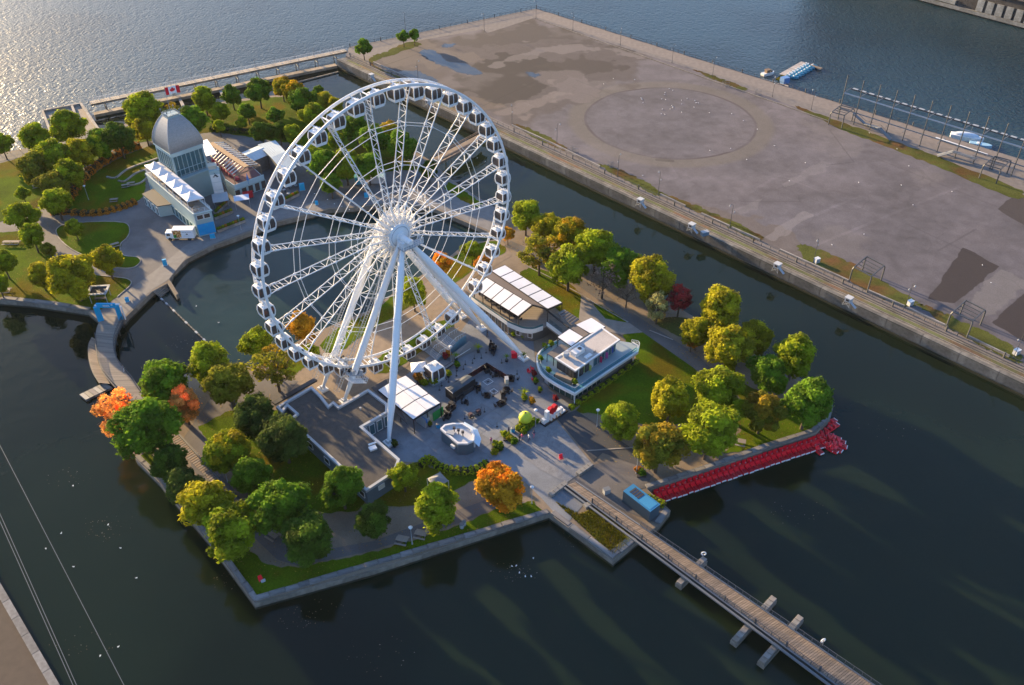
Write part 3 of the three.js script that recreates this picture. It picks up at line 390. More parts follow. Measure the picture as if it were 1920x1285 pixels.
  // axle and working platform on the near end of the hub
  { const b = mb(); b.add(new THREE.CylinderGeometry(0.6, 0.6, 8.6, 24), M4().makeRotationX(Math.PI / 2).setPosition(0, HUB, 0.3)); b.add(new THREE.CylinderGeometry(0.45, 0.55, 1.0, 18), M4().makeRotationX(Math.PI / 2).setPosition(0, HUB, 5)); b.box(0, HUB - 0.9, 3.5, 2.2, 1.1, 1.8).box(0, HUB - 0.9, -3.5, 2.2, 1.1, 1.8); b.build('axle', wm, w);
    const p = mb(), r = mb(); p.box(0.6, HUB - 1.2, 4.4, 4.6, 0.12, 1.9); for (let i = 0; i < 9; i++) { const x = -1.6 + i * 0.55; r.box(x, HUB - 0.6, 5.32, 0.06, 1.15, 0.06); if (i < 4) { r.box(2.86, HUB - 0.6, 3.5 + i * 0.6, 0.06, 1.15, 0.06); r.box(-1.66, HUB - 0.6, 3.5 + i * 0.6, 0.06, 1.15, 0.06); } } for (const h of [-0.05, -0.45, -0.85]) { r.box(0.6, HUB + h, 5.32, 4.6, 0.06, 0.05); r.box(2.88, HUB + h, 4.4, 0.05, 0.06, 1.9); r.box(-1.68, HUB + h, 4.4, 0.05, 0.06, 1.9); } p.build('hub_platform', MT.galv, w); r.build('hub_railing', MT.whitePaint, w); }
  // legs
  function leg(z, x, z0, x0, r, name = 'leg') {
    const a = V(x, 0.55, z), b = V(x0, HUB - 0.6, z0), L = a.distanceTo(b), p = [[0.02, 0], [r * 0.36, 0], [r * 0.45, 0.6], [r * 0.98, 6.2], [r, 7]]; const q = [[r, L - 6], [r * 0.95, L - 5], [r * 0.5, L - 0.4], [r * 0.42, L], [0.02, L]];
    const pts = [...p]; for (const f of [0.36, 0.62]) pts.push([r, L * f - 0.14], [r * 1.09, L * f - 0.12], [r * 1.09, L * f + 0.12], [r, L * f + 0.14]); pts.push(...q);
    const g = new THREE.LatheGeometry(pts.map(v => new THREE.Vector2(v[0], v[1])), 28); g.applyMatrix4(M4().compose(a, new THREE.Quaternion().setFromUnitVectors(V(0, 1, 0), b.clone().sub(a).normalize()), V(1, 1, 1)));
    const m = mesh(name, g, wm, w); const f = mb(); f.box(x, 0.25, z, 1.5, 0.5, 1.9).box(x - 0.35, 0.75, z, 0.12, 0.7, 0.9).box(x + 0.35, 0.75, z, 0.12, 0.7, 0.9); f.add(new THREE.CylinderGeometry(0.2, 0.2, 1, 12), M4().makeRotationZ(Math.PI / 2).setPosition(x, 0.8, z)); f.build('foot_plate', wm, m); return m;
  }
  leg(17.9, -17.3, 3.7, -0.6, 0.70); leg(16.6, 17.6, 3.7, 0.6, 0.70);
  const lB = leg(3.0, -16.9, 3.15, -0.9, 0.66), lE = leg(3.2, 17.8, 3.15, 0.9, 0.66); const lC = leg(-3.0, -17.9, -3.15, -0.9, 0.66), lF = leg(-3.0, 17.5, -3.15, 0.9, 0.66);
  // ladders with cages up two legs
  for (const [lg, z, x, z0, off] of [[lB, 3.0, -16.9, 3.15, -1.15], [lC, -3.0, -17.9, -3.15, 1.0]]) { const b = mb(), a = V(x, 3, z), t = V(-1.6, HUB - 1.5, z0); const d = t.clone().sub(a), n = V(-d.y, d.x, 0).normalize().multiplyScalar(1.1); const A = a.clone().add(n), B = t.clone().add(n); for (const s of [-0.35, 0.35]) { b.tube(A.clone().add(V(0, 0, s)), B.clone().add(V(0, 0, s)), 0.05, 0.05, 5); b.tube(A.clone().addScaledVector(n, 0.75).add(V(0, 0, s)), B.clone().addScaledVector(n, 0.75).add(V(0, 0, s)), 0.035, 0.035, 4); } for (let i = 0; i < 60; i++) { const c = along(A, B, i / 60); b.tube(c.clone().add(V(0, 0, -0.35)), c.clone().add(V(0, 0, 0.35)), 0.03, 0.03, 4); if (i % 3 === 0) { const o = c.clone().addScaledVector(n, 0.75); b.tube(c.clone().add(V(0, 0, 0.4)), o.clone().add(V(0, 0, 0.35)), 0.03, 0.03, 4).tube(c.clone().add(V(0, 0, -0.4)), o.clone().add(V(0, 0, -0.35)), 0.03, 0.03, 4).tube(o.clone().add(V(0, 0, 0.35)), o.clone().add(V(0, 0, -0.35)), 0.03, 0.03, 4); } if (i % 10 === 5) b.tube(c, c.clone().addScaledVector(n, -0.6), 0.04, 0.04, 4); } b.build('ladder', MT.galv, lg); }
  // drive units with tyres at the foot of the wheel, and their service baskets
  for (const [x, z] of [[-13.7, 2.55], [-13.7, -2.6]]) { const u = new THREE.Group(); u.name = 'drive_unit'; const a = Math.atan2(5.9 - HUB, x); const c = pol(R, a, z); u.position.copy(c); u.rotation.z = a + Math.PI / 2; w.add(u); const b = mb(); b.box(0, -0.6, 0.5, 3.4, 0.3, 1.2).box(-0.9, 0, 0.9, 0.7, 0.9, 0.6).box(0.9, 0, 0.9, 0.7, 0.9, 0.6).box(0, -1.1, 0.1, 0.5, 0.9, 0.5); b.build('motor', MT.galv, u); const gt = new THREE.TorusGeometry(0.34, 0.16, 8, 18); for (const q of [-0.9, 0.9]) { const t = mesh('tyre', gt, MT.black, u); t.position.set(q, 0, 0); }
    const k = mb(); const s = Math.sign(z); k.box(0, -1.5, s * 1.4, 3.8, 0.1, 2.2); for (let i = 0; i < 8; i++) { k.box(-1.9 + i * 0.54, -0.95, s * 2.45, 0.05, 1.1, 0.05); if (i < 5) k.box(-1.9, -0.95, s * (0.3 + i * 0.54), 0.05, 1.1, 0.05).box(1.9, -0.95, s * (0.3 + i * 0.54), 0.05, 1.1, 0.05); } for (const h of [-0.95, -0.45]) k.box(0, h, s * 2.45, 3.8, 0.05, 0.05).box(-1.9, h, s * 1.4, 0.05, 0.05, 2.2).box(1.9, h, s * 1.4, 0.05, 0.05, 2.2); k.build('service_platform', MT.whitePaint, u); }
  // cabins
  const cw = 1.08, gz = 1.05;
  const shellGeo = (() => { // floor pan, corner posts that bow outwards, roof
    const m = mb(); const prof = [[0.86, -2.72], [1.0, -2.35], [1.1, -1.6], [1.04, -0.95], [0.92, -0.55]]; // half width at height
    for (const sx of [-1, 1]) for (const sz of [-1, 1]) for (let i = 0; i + 1 < prof.length; i++) m.tube(V(sx * prof[i][0], prof[i][1], sz * prof[i][0] * 0.97), V(sx * prof[i + 1][0], prof[i + 1][1], sz * prof[i + 1][0] * 0.97), 0.11, 0.11, 6);
    for (const s of [-1, 1]) { for (let i = 0; i + 1 < prof.length; i++) m.tube(V(0, prof[i][1], s * (prof[i][0] * 0.97 + 0.02)), V(0, prof[i + 1][1], s * (prof[i + 1][0] * 0.97 + 0.02)), 0.075, 0.075, 5); for (const k of [0, 1, 3, 4]) { const q = prof[k]; if (k === 3) continue; m.beam(V(-q[0], q[1], s * q[0] * 0.97), V(q[0], q[1], s * q[0] * 0.97), 0.12, 0.12).beam(V(s * q[0], q[1], -q[0] * 0.97), V(s * q[0], q[1], q[0] * 0.97), 0.12, 0.12); } }
    return m.geo(); })();
  const floorGeo = (() => { const m = mb(); m.box(0, -2.76, 0, 1.78, 0.14, 1.72).box(0, -2.5, 0, 1.96, 0.42, 1.9); return m.geo(); })();
  const roofGeo = (() => { const m = mb(); m.add(new THREE.CylinderGeometry(0.86, 1.34, 0.32, 4, 1), M4().makeRotationY(Math.PI / 4).setPosition(0, -0.42, 0)); m.box(0, -0.24, 0, 1.1, 0.06, 1.08); return m.geo(); })();
  const acGeo = (() => { const m = mb(); m.box(0.3, -0.1, 0.25, 0.5, 0.22, 0.42).box(-0.32, -0.13, -0.2, 0.42, 0.16, 0.5); for (const q of [[0.3, 0.25], [-0.32, -0.2], [0.3, -0.35]]) m.cyl(q[0], -0.02, q[1], 0.1, 0.06, 8); return m.geo(); })();
  const hangGeo = (() => { const m = mb(); m.add(new THREE.CylinderGeometry(0.1, 0.1, 2 * S, 8), M4().makeRotationX(Math.PI / 2)); m.box(0, -0.12, 0, 0.34, 0.3, 1.3).box(0, -0.24, -0.6, 0.16, 0.3, 0.16).box(0, -0.24, 0.6, 0.16, 0.3, 0.16); return m.geo(); })();
  function paneGeo(side) { const prof = [[0.98, -2.3], [1.085, -1.6], [1.03, -0.95], [0.95, -0.62]]; const g = mb(); for (let i = 0; i + 1 < prof.length; i++) { const [a, ya] = prof[i], [b, yb] = prof[i + 1]; if (side === 'x') g.quad(V(a, ya, -a * 0.9), V(a, ya, a * 0.9), V(b, yb, b * 0.9), V(b, yb, -b * 0.9)); else g.quad(V(side > 0 ? 0.05 : -a * 0.93, ya, a * 0.97), V(side > 0 ? a * 0.93 : -0.05, ya, a * 0.97), V(side > 0 ? b * 0.93 : -0.05, yb, b * 0.97), V(side > 0 ? 0.05 : -b * 0.93, yb, b * 0.97)); } return g.geo(); }
  const px = paneGeo('x'), pa = paneGeo(1), pb = paneGeo(-1), seatGeo = mb().box(0.65, -2.15, 0, 0.4, 0.12, 1.6).box(-0.65, -2.15, 0, 0.4, 0.12, 1.6).geo();
  for (let i = 0; i < 2 * N; i++) {
    const a = ph + (i + 0.5) * step / 2, c = new THREE.Group(); c.name = 'cabin'; c.position.copy(pol(R - 0.15, a, 0)); w.add(c);
    mesh('frame', shellGeo, wm, c); mesh('floor', floorGeo, wm, c); mesh('roof', roofGeo, wm, c); mesh('roof_unit', acGeo, MT.whitePaint, c); mesh('hanger', hangGeo, wm, c);
    for (let k = 0; k < 2; k++) { const x = mesh('window', px, MT.glassDark, c); x.rotation.y = k * Math.PI; const y = mesh('window', pa, MT.glassDark, c), z = mesh('window', pb, MT.glassDark, c); y.rotation.y = z.rotation.y = k * Math.PI; }
  }
  scene.userData.cab = { shellGeo, floorGeo, roofGeo, acGeo, px, pa, pb };
}
const CAB = scene.userData.cab; delete scene.userData.cab;
// ================= TREES AND PLANTS =================
const leafTint = {
  green: [0.105, 0.185, 0.010], deep: [0.065, 0.110, 0.009], dusk: [0.065, 0.092, 0.014], lime: [0.225, 0.265, 0.010], yellow: [0.285, 0.262, 0.010], olive: [0.185, 0.180, 0.014],
  gold: [0.46, 0.25, 0.014], orange: [0.62, 0.20, 0.025], coral: [0.60, 0.30, 0.075], rust: [0.40, 0.17, 0.022], red: [0.26, 0.03, 0.032], pale: [0.30, 0.28, 0.10], twig: [0.24, 0.18, 0.12], mauve: [0.2, 0.15, 0.12],
};
const leafMat = {};
for (const k in leafTint) { const c = leafTint[k]; leafMat[k] = new THREE.MeshPhysicalMaterial({ color: col(...c.map(v => v * 1.42)), roughness: 0.9, specularIntensity: 0.12, vertexColors: true, transmission: 0.48, thickness: 0, side: THREE.DoubleSide }); }
function crownGeo(s, o = {}) {
  const { clusters = 46, leaves = 310, size = 0.058, sy = 1, top = 0, autumn = null, frac = 0.25, shell = 0.7, cr = [0.22, 0.38] } = o;
  let q = s * 7919 + 13; const R = () => { q = (q * 1664525 + 1013904223) >>> 0; return q / 4294967296; };
  const pos = [], nor = [], colr = [], idx = [];
  const lob = []; for (let i = 0; i < 7; i++) lob.push([R() * 6.28, R() * 2 - 0.7, 0.75 + 0.35 * R()]);
  for (let c = 0; c < clusters; c++) {
    // golden spiral over the crown, uneven
    const t = (c + 0.5) / clusters, yy = 1 - 1.86 * t, ph = c * 2.39996 + R() * 0.9, rad = Math.sqrt(Math.max(0, 1 - yy * yy)) * (yy > 0 ? 1 - top * yy : 1);
    const k = shell * (0.78 + 0.34 * R()) * (R() < 0.15 ? 0.55 : 1); const bump = 1 + 0.2 * Math.sin(ph * 2 + s) + 0.13 * Math.sin(ph * 3 + yy * 4 + s * 2);
    const cx = rad * Math.cos(ph) * k * bump, cz = rad * Math.sin(ph) * k * bump, cy = yy * k * sy * (1 + 0.12 * (R() - 0.5)), r = lerp(cr[0], cr[1], R());
    const tone = 0.55 + 0.75 * R(); let tr = tone, tg = tone, tb = tone; if (autumn && R() < frac * (1 + yy)) { tr *= autumn[0]; tg *= autumn[1]; tb *= autumn[2]; }
    const n = Math.round(leaves * (0.7 + 0.6 * R()) * (r * r) / 0.09);
    for (let i = 0; i < n; i++) {
      let dx = R() * 2 - 1, dy = R() * 2 - 1, dz = R() * 2 - 1; const l = Math.hypot(dx, dy, dz) || 1; dx /= l; dy /= l; dz /= l; if (dy < -0.35 && R() < 0.6) dy = -dy;
      const rr0 = r * (0.72 + 0.42 * R() * R() + (R() < 0.05 ? 0.25 : 0)), x = cx + dx * rr0, y = cy + dy * rr0 * 0.85, z = cz + dz * rr0;
      let nx = dx + (R() - 0.5) * 1.5, ny = dy + 0.35 + (R() - 0.5) * 1.5, nz = dz + (R() - 0.5) * 1.5; const nl = Math.hypot(nx, ny, nz) || 1; nx /= nl; ny /= nl; nz /= nl;
      let ux = -nz, uy = 0.3 * (R() - 0.5), uz = nx; const ul = Math.hypot(ux, uy, uz) || 1; ux /= ul; uy /= ul; uz /= ul; const vx = ny * uz - nz * uy, vy = nz * ux - nx * uz, vz = nx * uy - ny * ux;
      const a = size * (0.6 + 0.8 * R()), b = a * (0.55 + 0.3 * R()), k0 = pos.length / 3, lt = 0.78 + 0.44 * R();
      for (const [p, w] of [[-1, 0], [0, -1], [1, 0], [0, 1]]) { pos.push(x + ux * a * p + vx * b * w, y + uy * a * p + vy * b * w, z + uz * a * p + vz * b * w); nor.push(nx, ny, nz); colr.push(tr * lt, tg * lt, tb * lt); }
      idx.push(k0, k0 + 1, k0 + 2, k0, k0 + 2, k0 + 3);
    }
  }
  const g = new THREE.BufferGeometry(); g.setAttribute('position', new THREE.Float32BufferAttribute(pos, 3)); g.setAttribute('normal', new THREE.Float32BufferAttribute(nor, 3)); g.setAttribute('color', new THREE.Float32BufferAttribute(colr, 3)); g.setIndex(idx); return g;
}
const AUT = [1.3, 0.92, 0.8];
const crowns = {
  round: [1, 2, 3, 4].map(s => crownGeo(s)), tall: [5, 6, 7].map(s => crownGeo(s, { top: 0.35, sy: 1.25, clusters: 48 })),
  mixed: [8, 9, 10].map(s => crownGeo(s, { autumn: AUT, frac: 0.3 })), loose: [11, 12].map(s => crownGeo(s, { clusters: 38, leaves: 150, size: 0.055, shell: 0.78, cr: [0.16, 0.3], autumn: AUT, frac: 0.2 })),
  bare: [13, 14].map(s => crownGeo(s, { clusters: 30, leaves: 26, size: 0.05, shell: 0.8, cr: [0.16, 0.3] })), small: [15, 16, 17].map(s => crownGeo(s, { clusters: 30, leaves: 170, size: 0.085, top: 0.2 })),
};
function trunkGeo(s, bare) { // unit crown radius 1 at height hc above the foot
  let q = s * 104729 + 7; const R = () => { q = (q * 1664525 + 1013904223) >>> 0; return q / 4294967296; };
  const m = mb(), hc = 1.45; m.tube(V(0, -0.1, 0), V(0.02, 0.55, 0.01), 0.075, 0.055, 8); m.tube(V(0.02, 0.55, 0.01), V(0, hc + 0.35, 0), 0.055, 0.02, 7);
  const br = (a, d, l, r, n) => { const b = a.clone().addScaledVector(d, l); m.tube(a, b, r, r * 0.55, 5); if (n > 0) for (let i = 0; i < 3; i++) br(b, V(d.x + (R() - 0.5) * 1.2, d.y + (R() - 0.3) * 0.9, d.z + (R() - 0.5) * 1.2).normalize(), l * 0.66, r * 0.55, n - 1); };
  for (let i = 0; i < 6; i++) { const a = i * 2.4 + R(); br(V(0.01, 0.6 + i * 0.13, 0.01), V(Math.cos(a), 0.75 + 0.3 * R(), Math.sin(a)).normalize(), 0.5, 0.034, bare ? 3 : 1); }
  return m.geo();
}
const trunks = [1, 2, 3].map(s => trunkGeo(s)), bareTrunks = [4, 5].map(s => trunkGeo(s, true));
let treeNo = 0;
// a tree whose crown is seen round (px, py), w pixels wide
function tree(px, py, w, kind, tint, label, group, ground = 0, stretch = 1) {
  const i = treeNo++, p0 = G(px, py, ground + 4), dist = p0.distanceTo(camera.position), r = w * 0.97 * dist / FOCAL / 2, clear = Math.min(1.45 * r, 0.62 * r + 1.1), hc = clear + 0.55 * r * stretch; const foot = G(px, py, ground + hc); foot.y = ground;
  const t = thing(kind === 'bare' ? 'bare_tree' : 'tree', foot, i * 1.7, label, 'tree', group);
  const list = crowns[kind], c = mesh('crown', list[i % list.length], leafMat[tint], t); c.position.y = hc; c.scale.set(r * (0.93 + 0.14 * hash(i, 1, 7)), r * (0.95 + 0.16 * hash(i, 2, 7)) * stretch, r * (0.93 + 0.14 * hash(i, 3, 7))); c.rotation.y = i * 2.1;
  const tl = kind === 'bare' || kind === 'loose' ? bareTrunks : trunks, k = mesh('trunk', tl[i % tl.length], MT.bark, t); k.scale.set(r, (hc) / 1.45, r);
  return t;
}
const island = [
  [222, 775, 84, 'loose', 'coral', 'orange tree leaning over the water at the west bank, beside the curved boardwalk'], [274, 802, 104, 'round', 'green', 'large green tree right beside the orange tree on the west bank'], [307, 722, 88, 'round', 'green', 'green tree behind the coral topped one, at the landward end of the curved boardwalk'], [343, 758, 66, 'mixed', 'coral', 'tree with a coral orange top among green ones near the curved boardwalk'],
  [392, 682, 86, 'tall', 'lime', 'tall yellow green tree on the basin bank, left of the wheel'], [427, 720, 84, 'round', 'olive', 'olive green tree overlapping the tall yellow green one by the basin'], [480, 645, 62, 'round', 'lime', 'bright green round tree at the basin edge just left of the rim'], [514, 688, 84, 'loose', 'olive', 'brownish olive tree with a thin trunk under the lower left of the wheel'],
  [476, 782, 84, 'round', 'dusk', 'dark tree nearest the stepped corner of the grey roofed building'], [532, 822, 90, 'round', 'dusk', 'dark shaded tree against the west wall of the grey roofed building'], [426, 845, 82, 'mixed', 'lime', 'yellow green tree with a pinkish side beside the slatted walk'], [471, 890, 72, 'tall', 'green', 'conical green tree in the middle of the west lawn'],
  [318, 868, 66, 'round', 'deep', 'small dark tree on the west bank below the big green one'], [346, 914, 74, 'round', 'dusk', 'dark olive tree on the west bank, third from the orange one'], [386, 946, 94, 'round', 'yellow', 'golden green tree on the west bank above the southern corner'], [432, 996, 98, 'round', 'lime', 'yellow green tree with a leaning trunk nearest the southern corner'],
  [521, 950, 104, 'round', 'green', 'broad green tree at the middle of the southern lawn'], [576, 1012, 94, 'round', 'deep', 'deep green tree with yellow tips by the forked bare path'], [640, 913, 82, 'tall', 'green', 'oval green tree beside the south end of the grey roofed building'], [700, 976, 70, 'round', 'deep', 'round deep green tree on a thin trunk above the south quay'],
  [757, 893, 54, 'round', 'lime', 'small bright green tree at the south east corner of the grey roof'], [818, 950, 88, 'round', 'lime', 'yellow green tree above the pair of benches on the south quay'], [937, 913, 90, 'mixed', 'gold', 'bright orange autumn maple near the entrance path'],
  [1165, 787, 70, 'tall', 'lime', 'oval yellow green tree standing alone on the lawn by the asphalt yard'], [1236, 836, 100, 'mixed', 'olive', 'dark olive tree with yellow sprays above the first red boats'], [1331, 806, 108, 'round', 'lime', 'largest yellow green tree above the row of red boats'], [1256, 751, 86, 'round', 'yellow', 'golden green tree at the lower edge of the big lawn'],
  [1346, 727, 88, 'round', 'lime', 'light green tree in the middle of the eastern grove'], [1366, 651, 86, 'round', 'yellow', 'yellow tree beside the canal path in the eastern grove'], [1308, 622, 58, 'round', 'yellow', 'yellow tree at the west side of the eastern grove by the canal path'], [1352, 583, 90, 'round', 'yellow', 'tall yellow crowned tree at the canal edge, right of the crimson one'], [1412, 634, 68, 'round', 'yellow', 'yellow topped tree with a dark base on the canal bank'],
  [1440, 700, 74, 'round', 'green', 'mottled green tree in the centre right of the eastern grove'], [1490, 668, 80, 'tall', 'lime', 'tall yellow green tree on the canal bank near the eastern tip'], [1516, 756, 92, 'round', 'green', 'green tree at the eastern tip above the end of the red boats'], [1431, 772, 76, 'mixed', 'olive', 'olive tree with a golden top over the sunlit lawn near the eastern tip'], [1384, 765, 46, 'small', 'lime', 'small yellow green tree between the two larger ones above the boats'],
  [1275, 560, 58, 'loose', 'red', 'crimson red tree on the canal bank'], [1234, 574, 56, 'loose', 'pale', 'pale thinning tree just left of the crimson one'], [1219, 521, 86, 'round', 'yellow', 'yellow tree on the canal bank left of the crimson one'], [1166, 498, 72, 'round', 'green', 'dark green tree in the canal row behind the bare ones'], [1131, 522, 66, 'bare', 'mauve', 'nearly leafless grey tree on the brown strip by the canal path'], [1117, 467, 78, 'round', 'lime', 'yellow green tree in the middle of the canal row'],
  [1068, 437, 66, 'mixed', 'yellow', 'tree with an orange tip at the north end of the canal row'], [1026, 426, 60, 'round', 'yellow', 'golden tree second from the north end of the canal row'], [986, 404, 60, 'round', 'lime', 'light green tree at the very north end of the canal row'], [1012, 472, 76, 'loose', 'olive', 'brownish thinning tree behind the restaurant awning'], [1067, 497, 84, 'round', 'lime', 'bright yellow green tree at the edge of the small restaurant lawn'], [1176, 550, 42, 'bare', 'twig', 'small leafless tree by the canal path behind the terrace building'],
  [1297, 643, 24, 'small', 'rust', 'small orange sapling on the lawn left of the eastern grove'], [775, 548, 60, 'round', 'lime', 'yellow green tree seen through the wheel beside the upright white leg'], [827, 493, 42, 'mixed', 'gold', 'orange tree seen through the right side of the wheel'], [885, 470, 40, 'round', 'lime', 'light green tree seen through the wheel just inside its right rim'], [906, 492, 34, 'round', 'rust', 'rusty tree behind the right rim of the wheel'],
  [566, 612, 54, 'tall', 'gold', 'golden autumn tree seen between two spokes at the lower left of the wheel'], [952, 438, 30, 'small', 'gold', 'small gold tree just outside the right rim'], [582, 655, 26, 'small', 'lime', 'yellow green bush below the golden tree at the foot of the wheel'],
];
for (const [x, y, w, k, t, l] of island) tree(x, y, w, k, t, l, 'trees of the island');
const parkTrees = [
  [66, 258, 48, 'round', 'green', 'green tree on the north promenade near the glittering river'], [2, 270, 36, 'round', 'green', 'green tree cut by the left edge on the north promenade'], [127, 236, 58, 'tall', 'green', 'tall dense tree rising in front of the concrete dock'], [192, 265, 50, 'round', 'green', 'green tree at the root of the concrete dock'], [222, 258, 56, 'round', 'deep', 'dark broad tree right of the dock behind the hedge'], [268, 207, 62, 'round', 'green', 'large green tree just left of the flag'],
  [270, 243, 42, 'round', 'lime', 'light green tree left of the metal dome'], [248, 228, 28, 'small', 'lime', 'small light tree between the dock tree and the large one by the flag'], [326, 218, 48, 'loose', 'olive', 'thin olive tree directly behind the flag'], [362, 228, 50, 'round', 'green', 'green tree right of the dome finial'], [382, 186, 42, 'tall', 'green', 'tall green tree on the park shore, first right of the flag'], [411, 208, 32, 'tall', 'green', 'slender green tree over the sunlit lawn'], [434, 179, 36, 'tall', 'deep', 'dark upright tree on the park shore by the white weir'],
  [463, 209, 32, 'round', 'green', 'small green tree on the sunlit lawn below the shore'], [484, 170, 46, 'round', 'green', 'round green tree with a bare trunk on the park shore'], [515, 216, 32, 'small', 'deep', 'low dark bush on the sunlit lawn'], [528, 162, 38, 'mixed', 'yellow', 'yellow tree at the shore right of the round green one'], [552, 174, 42, 'mixed', 'yellow', 'yellow topped tree second from the shore point'], [566, 188, 48, 'round', 'green', 'green tree in the thick clump near the still water'], [597, 170, 22, 'small', 'green', 'small tree at the point of the park shore'],
  [608, 190, 36, 'round', 'yellow', 'yellow tree at the water edge left of the wheel top'], [628, 200, 34, 'round', 'lime', 'light tree at the water edge touching the rim'], [588, 216, 46, 'round', 'green', 'green tree behind the upper left rim'], [548, 250, 38, 'round', 'lime', 'yellow green tree left of the upper left rim'], [490, 248, 38, 'round', 'deep', 'dark tree at the lower edge of the sunlit lawn'], [523, 246, 34, 'round', 'dusk', 'dusky tree beside the green court behind the pavilion'], [452, 230, 24, 'small', 'green', 'shrub on the terrace edge above the court'], [410, 236, 26, 'small', 'green', 'shrub right of the dome above the court'],
  [668, 240, 52, 'round', 'green', 'green tree inside the upper left of the wheel'], [628, 262, 34, 'round', 'lime', 'lime tree close to the inside of the upper left rim'], [700, 262, 56, 'round', 'deep', 'deep green tree seen between the upper spokes'], [730, 248, 42, 'mixed', 'lime', 'yellow tinged tree between the upper spokes'], [752, 274, 58, 'round', 'deep', 'dark rounded tree at the water, seen under the top of the wheel'], [608, 310, 60, 'round', 'green', 'large green tree behind the left spokes'], [648, 308, 60, 'round', 'lime', 'yellow green tree behind the left spokes'], [580, 292, 46, 'round', 'green', 'green tree just inside the left rim'], [690, 312, 54, 'round', 'deep', 'dark tree low between the spokes of the upper left quarter'], [620, 345, 40, 'round', 'deep', 'dark low tree at the court pavement behind the spokes'], [804, 318, 36, 'round', 'deep', 'dark tree at the foot of the wooden footbridge'],
  [100, 292, 56, 'round', 'lime', 'hazy yellow green tree on the park hedge, farthest left of the clump'], [66, 315, 50, 'round', 'olive', 'olive tree standing on the lawn left of the clump'], [150, 287, 50, 'round', 'lime', 'light green tree in the middle of the park clump'], [128, 328, 52, 'round', 'green', 'green tree beside the hedge in the park clump'], [98, 345, 50, 'round', 'olive', 'brownish tree in the park clump above the path fork'], [104, 378, 50, 'round', 'lime', 'pale green tree at the lower end of the hedge by the path fork'], [180, 275, 44, 'round', 'green', 'green tree behind the hedge at the upper end of the grass theatre'],
  [40, 405, 50, 'round', 'green', 'tree at the path crossing on the left, upper of a close pair'], [59, 441, 46, 'round', 'green', 'tree below the path crossing on the left, lower of a close pair'], [41, 362, 26, 'small', 'lime', 'young tree alone on the upper left lawn'], [139, 428, 30, 'tall', 'lime', 'slender young tree on the leaf shaped island lawn'], [199, 487, 54, 'round', 'lime', 'round golden green tree beside the curving park path'], [134, 515, 78, 'round', 'yellow', 'broad golden tree on the lower left lawn'], [74, 515, 42, 'tall', 'lime', 'narrow tree left of the broad golden one'], [5, 492, 42, 'round', 'lime', 'tree cut by the left edge on the lower left lawn'], [-6, 530, 40, 'round', 'lime', 'lower tree cut by the left edge above the seat'], [90, 468, 26, 'small', 'olive', 'dark shrub at the path edge below the close pair of trees'],
];
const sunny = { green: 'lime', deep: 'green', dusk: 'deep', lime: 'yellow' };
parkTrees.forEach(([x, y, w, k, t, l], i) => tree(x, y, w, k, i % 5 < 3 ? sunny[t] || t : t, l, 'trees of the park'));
for (const [x, y, w, l] of [[681, 89, 30, 'small tree standing apart on the near end of the pier'], [756, 68, 24, 'left tree of the pair at the far edge of the pier'], [776, 65, 24, 'right tree of the pair at the far edge of the pier']]) tree(x, y, w, 'small', 'green', l, 'trees of the pier', 1.8);
// hedges: a band of leaves along a line
function hedge(px, w, h, tint, label, y = 0) {
  const path = curve(GP(px, y), px.length * 8), pos = [], nor = [], colr = [], idx = []; let L = 0; for (let i = 1; i < path.length; i++) L += path[i].distanceTo(path[i - 1]);
  const n = Math.round(L * (w + 2 * h) * 34);
  for (let i = 0; i < n; i++) { const t = rnd() * (path.length - 1), k = Math.floor(t), c = along(path[k], path[Math.min(k + 1, path.length - 1)], t - k), d = path[Math.min(k + 1, path.length - 1)].clone().sub(path[k]).normalize(), s = V(-d.z, 0, d.x); const a = rnd() * Math.PI, lump = 0.85 + 0.25 * Math.sin(t * 2.1) + 0.15 * rnd(); const x = Math.cos(a) * w / 2 * lump, yy = Math.sin(a) * h * lump; const p = c.addScaledVector(s, x).add(V(0, yy, 0)); const nn = s.clone().multiplyScalar(Math.cos(a)).add(V(rr(-0.6, 0.6), Math.sin(a) + 0.2, rr(-0.6, 0.6))).normalize(); const u = nn.clone().cross(V(rr(-1, 1), rr(-1, 1), rr(-1, 1))).normalize(), v = nn.clone().cross(u); const q = rr(0.09, 0.2), b = pos.length / 3, tn0 = rr(0.6, 1.3); for (const [e, f] of [[-1, 0], [0, -1], [1, 0], [0, 1]]) { pos.push(p.x + (u.x * e + v.x * f) * q, p.y + (u.y * e + v.y * f) * q, p.z + (u.z * e + v.z * f) * q); nor.push(nn.x, nn.y, nn.z); colr.push(tn0, tn0, tn0); } idx.push(b, b + 1, b + 2, b, b + 2, b + 3); }
  const g = new THREE.BufferGeometry(); g.setAttribute('position', new THREE.Float32BufferAttribute(pos, 3)); g.setAttribute('normal', new THREE.Float32BufferAttribute(nor, 3)); g.setAttribute('color', new THREE.Float32BufferAttribute(colr, 3)); g.setIndex(idx);
  const o = path[0].clone(); g.translate(-o.x, -o.y, -o.z); const t = thing('hedge', o, 0, label, 'hedge'); mesh('foliage', g, leafMat[tint], t); const c = mb(); for (let i = 0; i + 1 < path.length; i++) c.beam(path[i].clone().sub(o).add(V(0, h * 0.4, 0)), path[i + 1].clone().sub(o).add(V(0, h * 0.4, 0)), w * 0.62, h * 0.8); c.build('stems', mat(0.02, 0.025, 0.01, 0.95), t); return t;
}
hedge([[788, 876], [805, 865], [822, 878], [850, 886], [890, 885], [915, 872]], 1.5, 1.3, 'lime', 'low olive hedge curving along the south edge of the plaza');
hedge([[1068, 768], [1110, 740], [1150, 712], [1196, 678]], 1.0, 0.9, 'lime', 'clipped hedge along the lawn side of the terrace building');
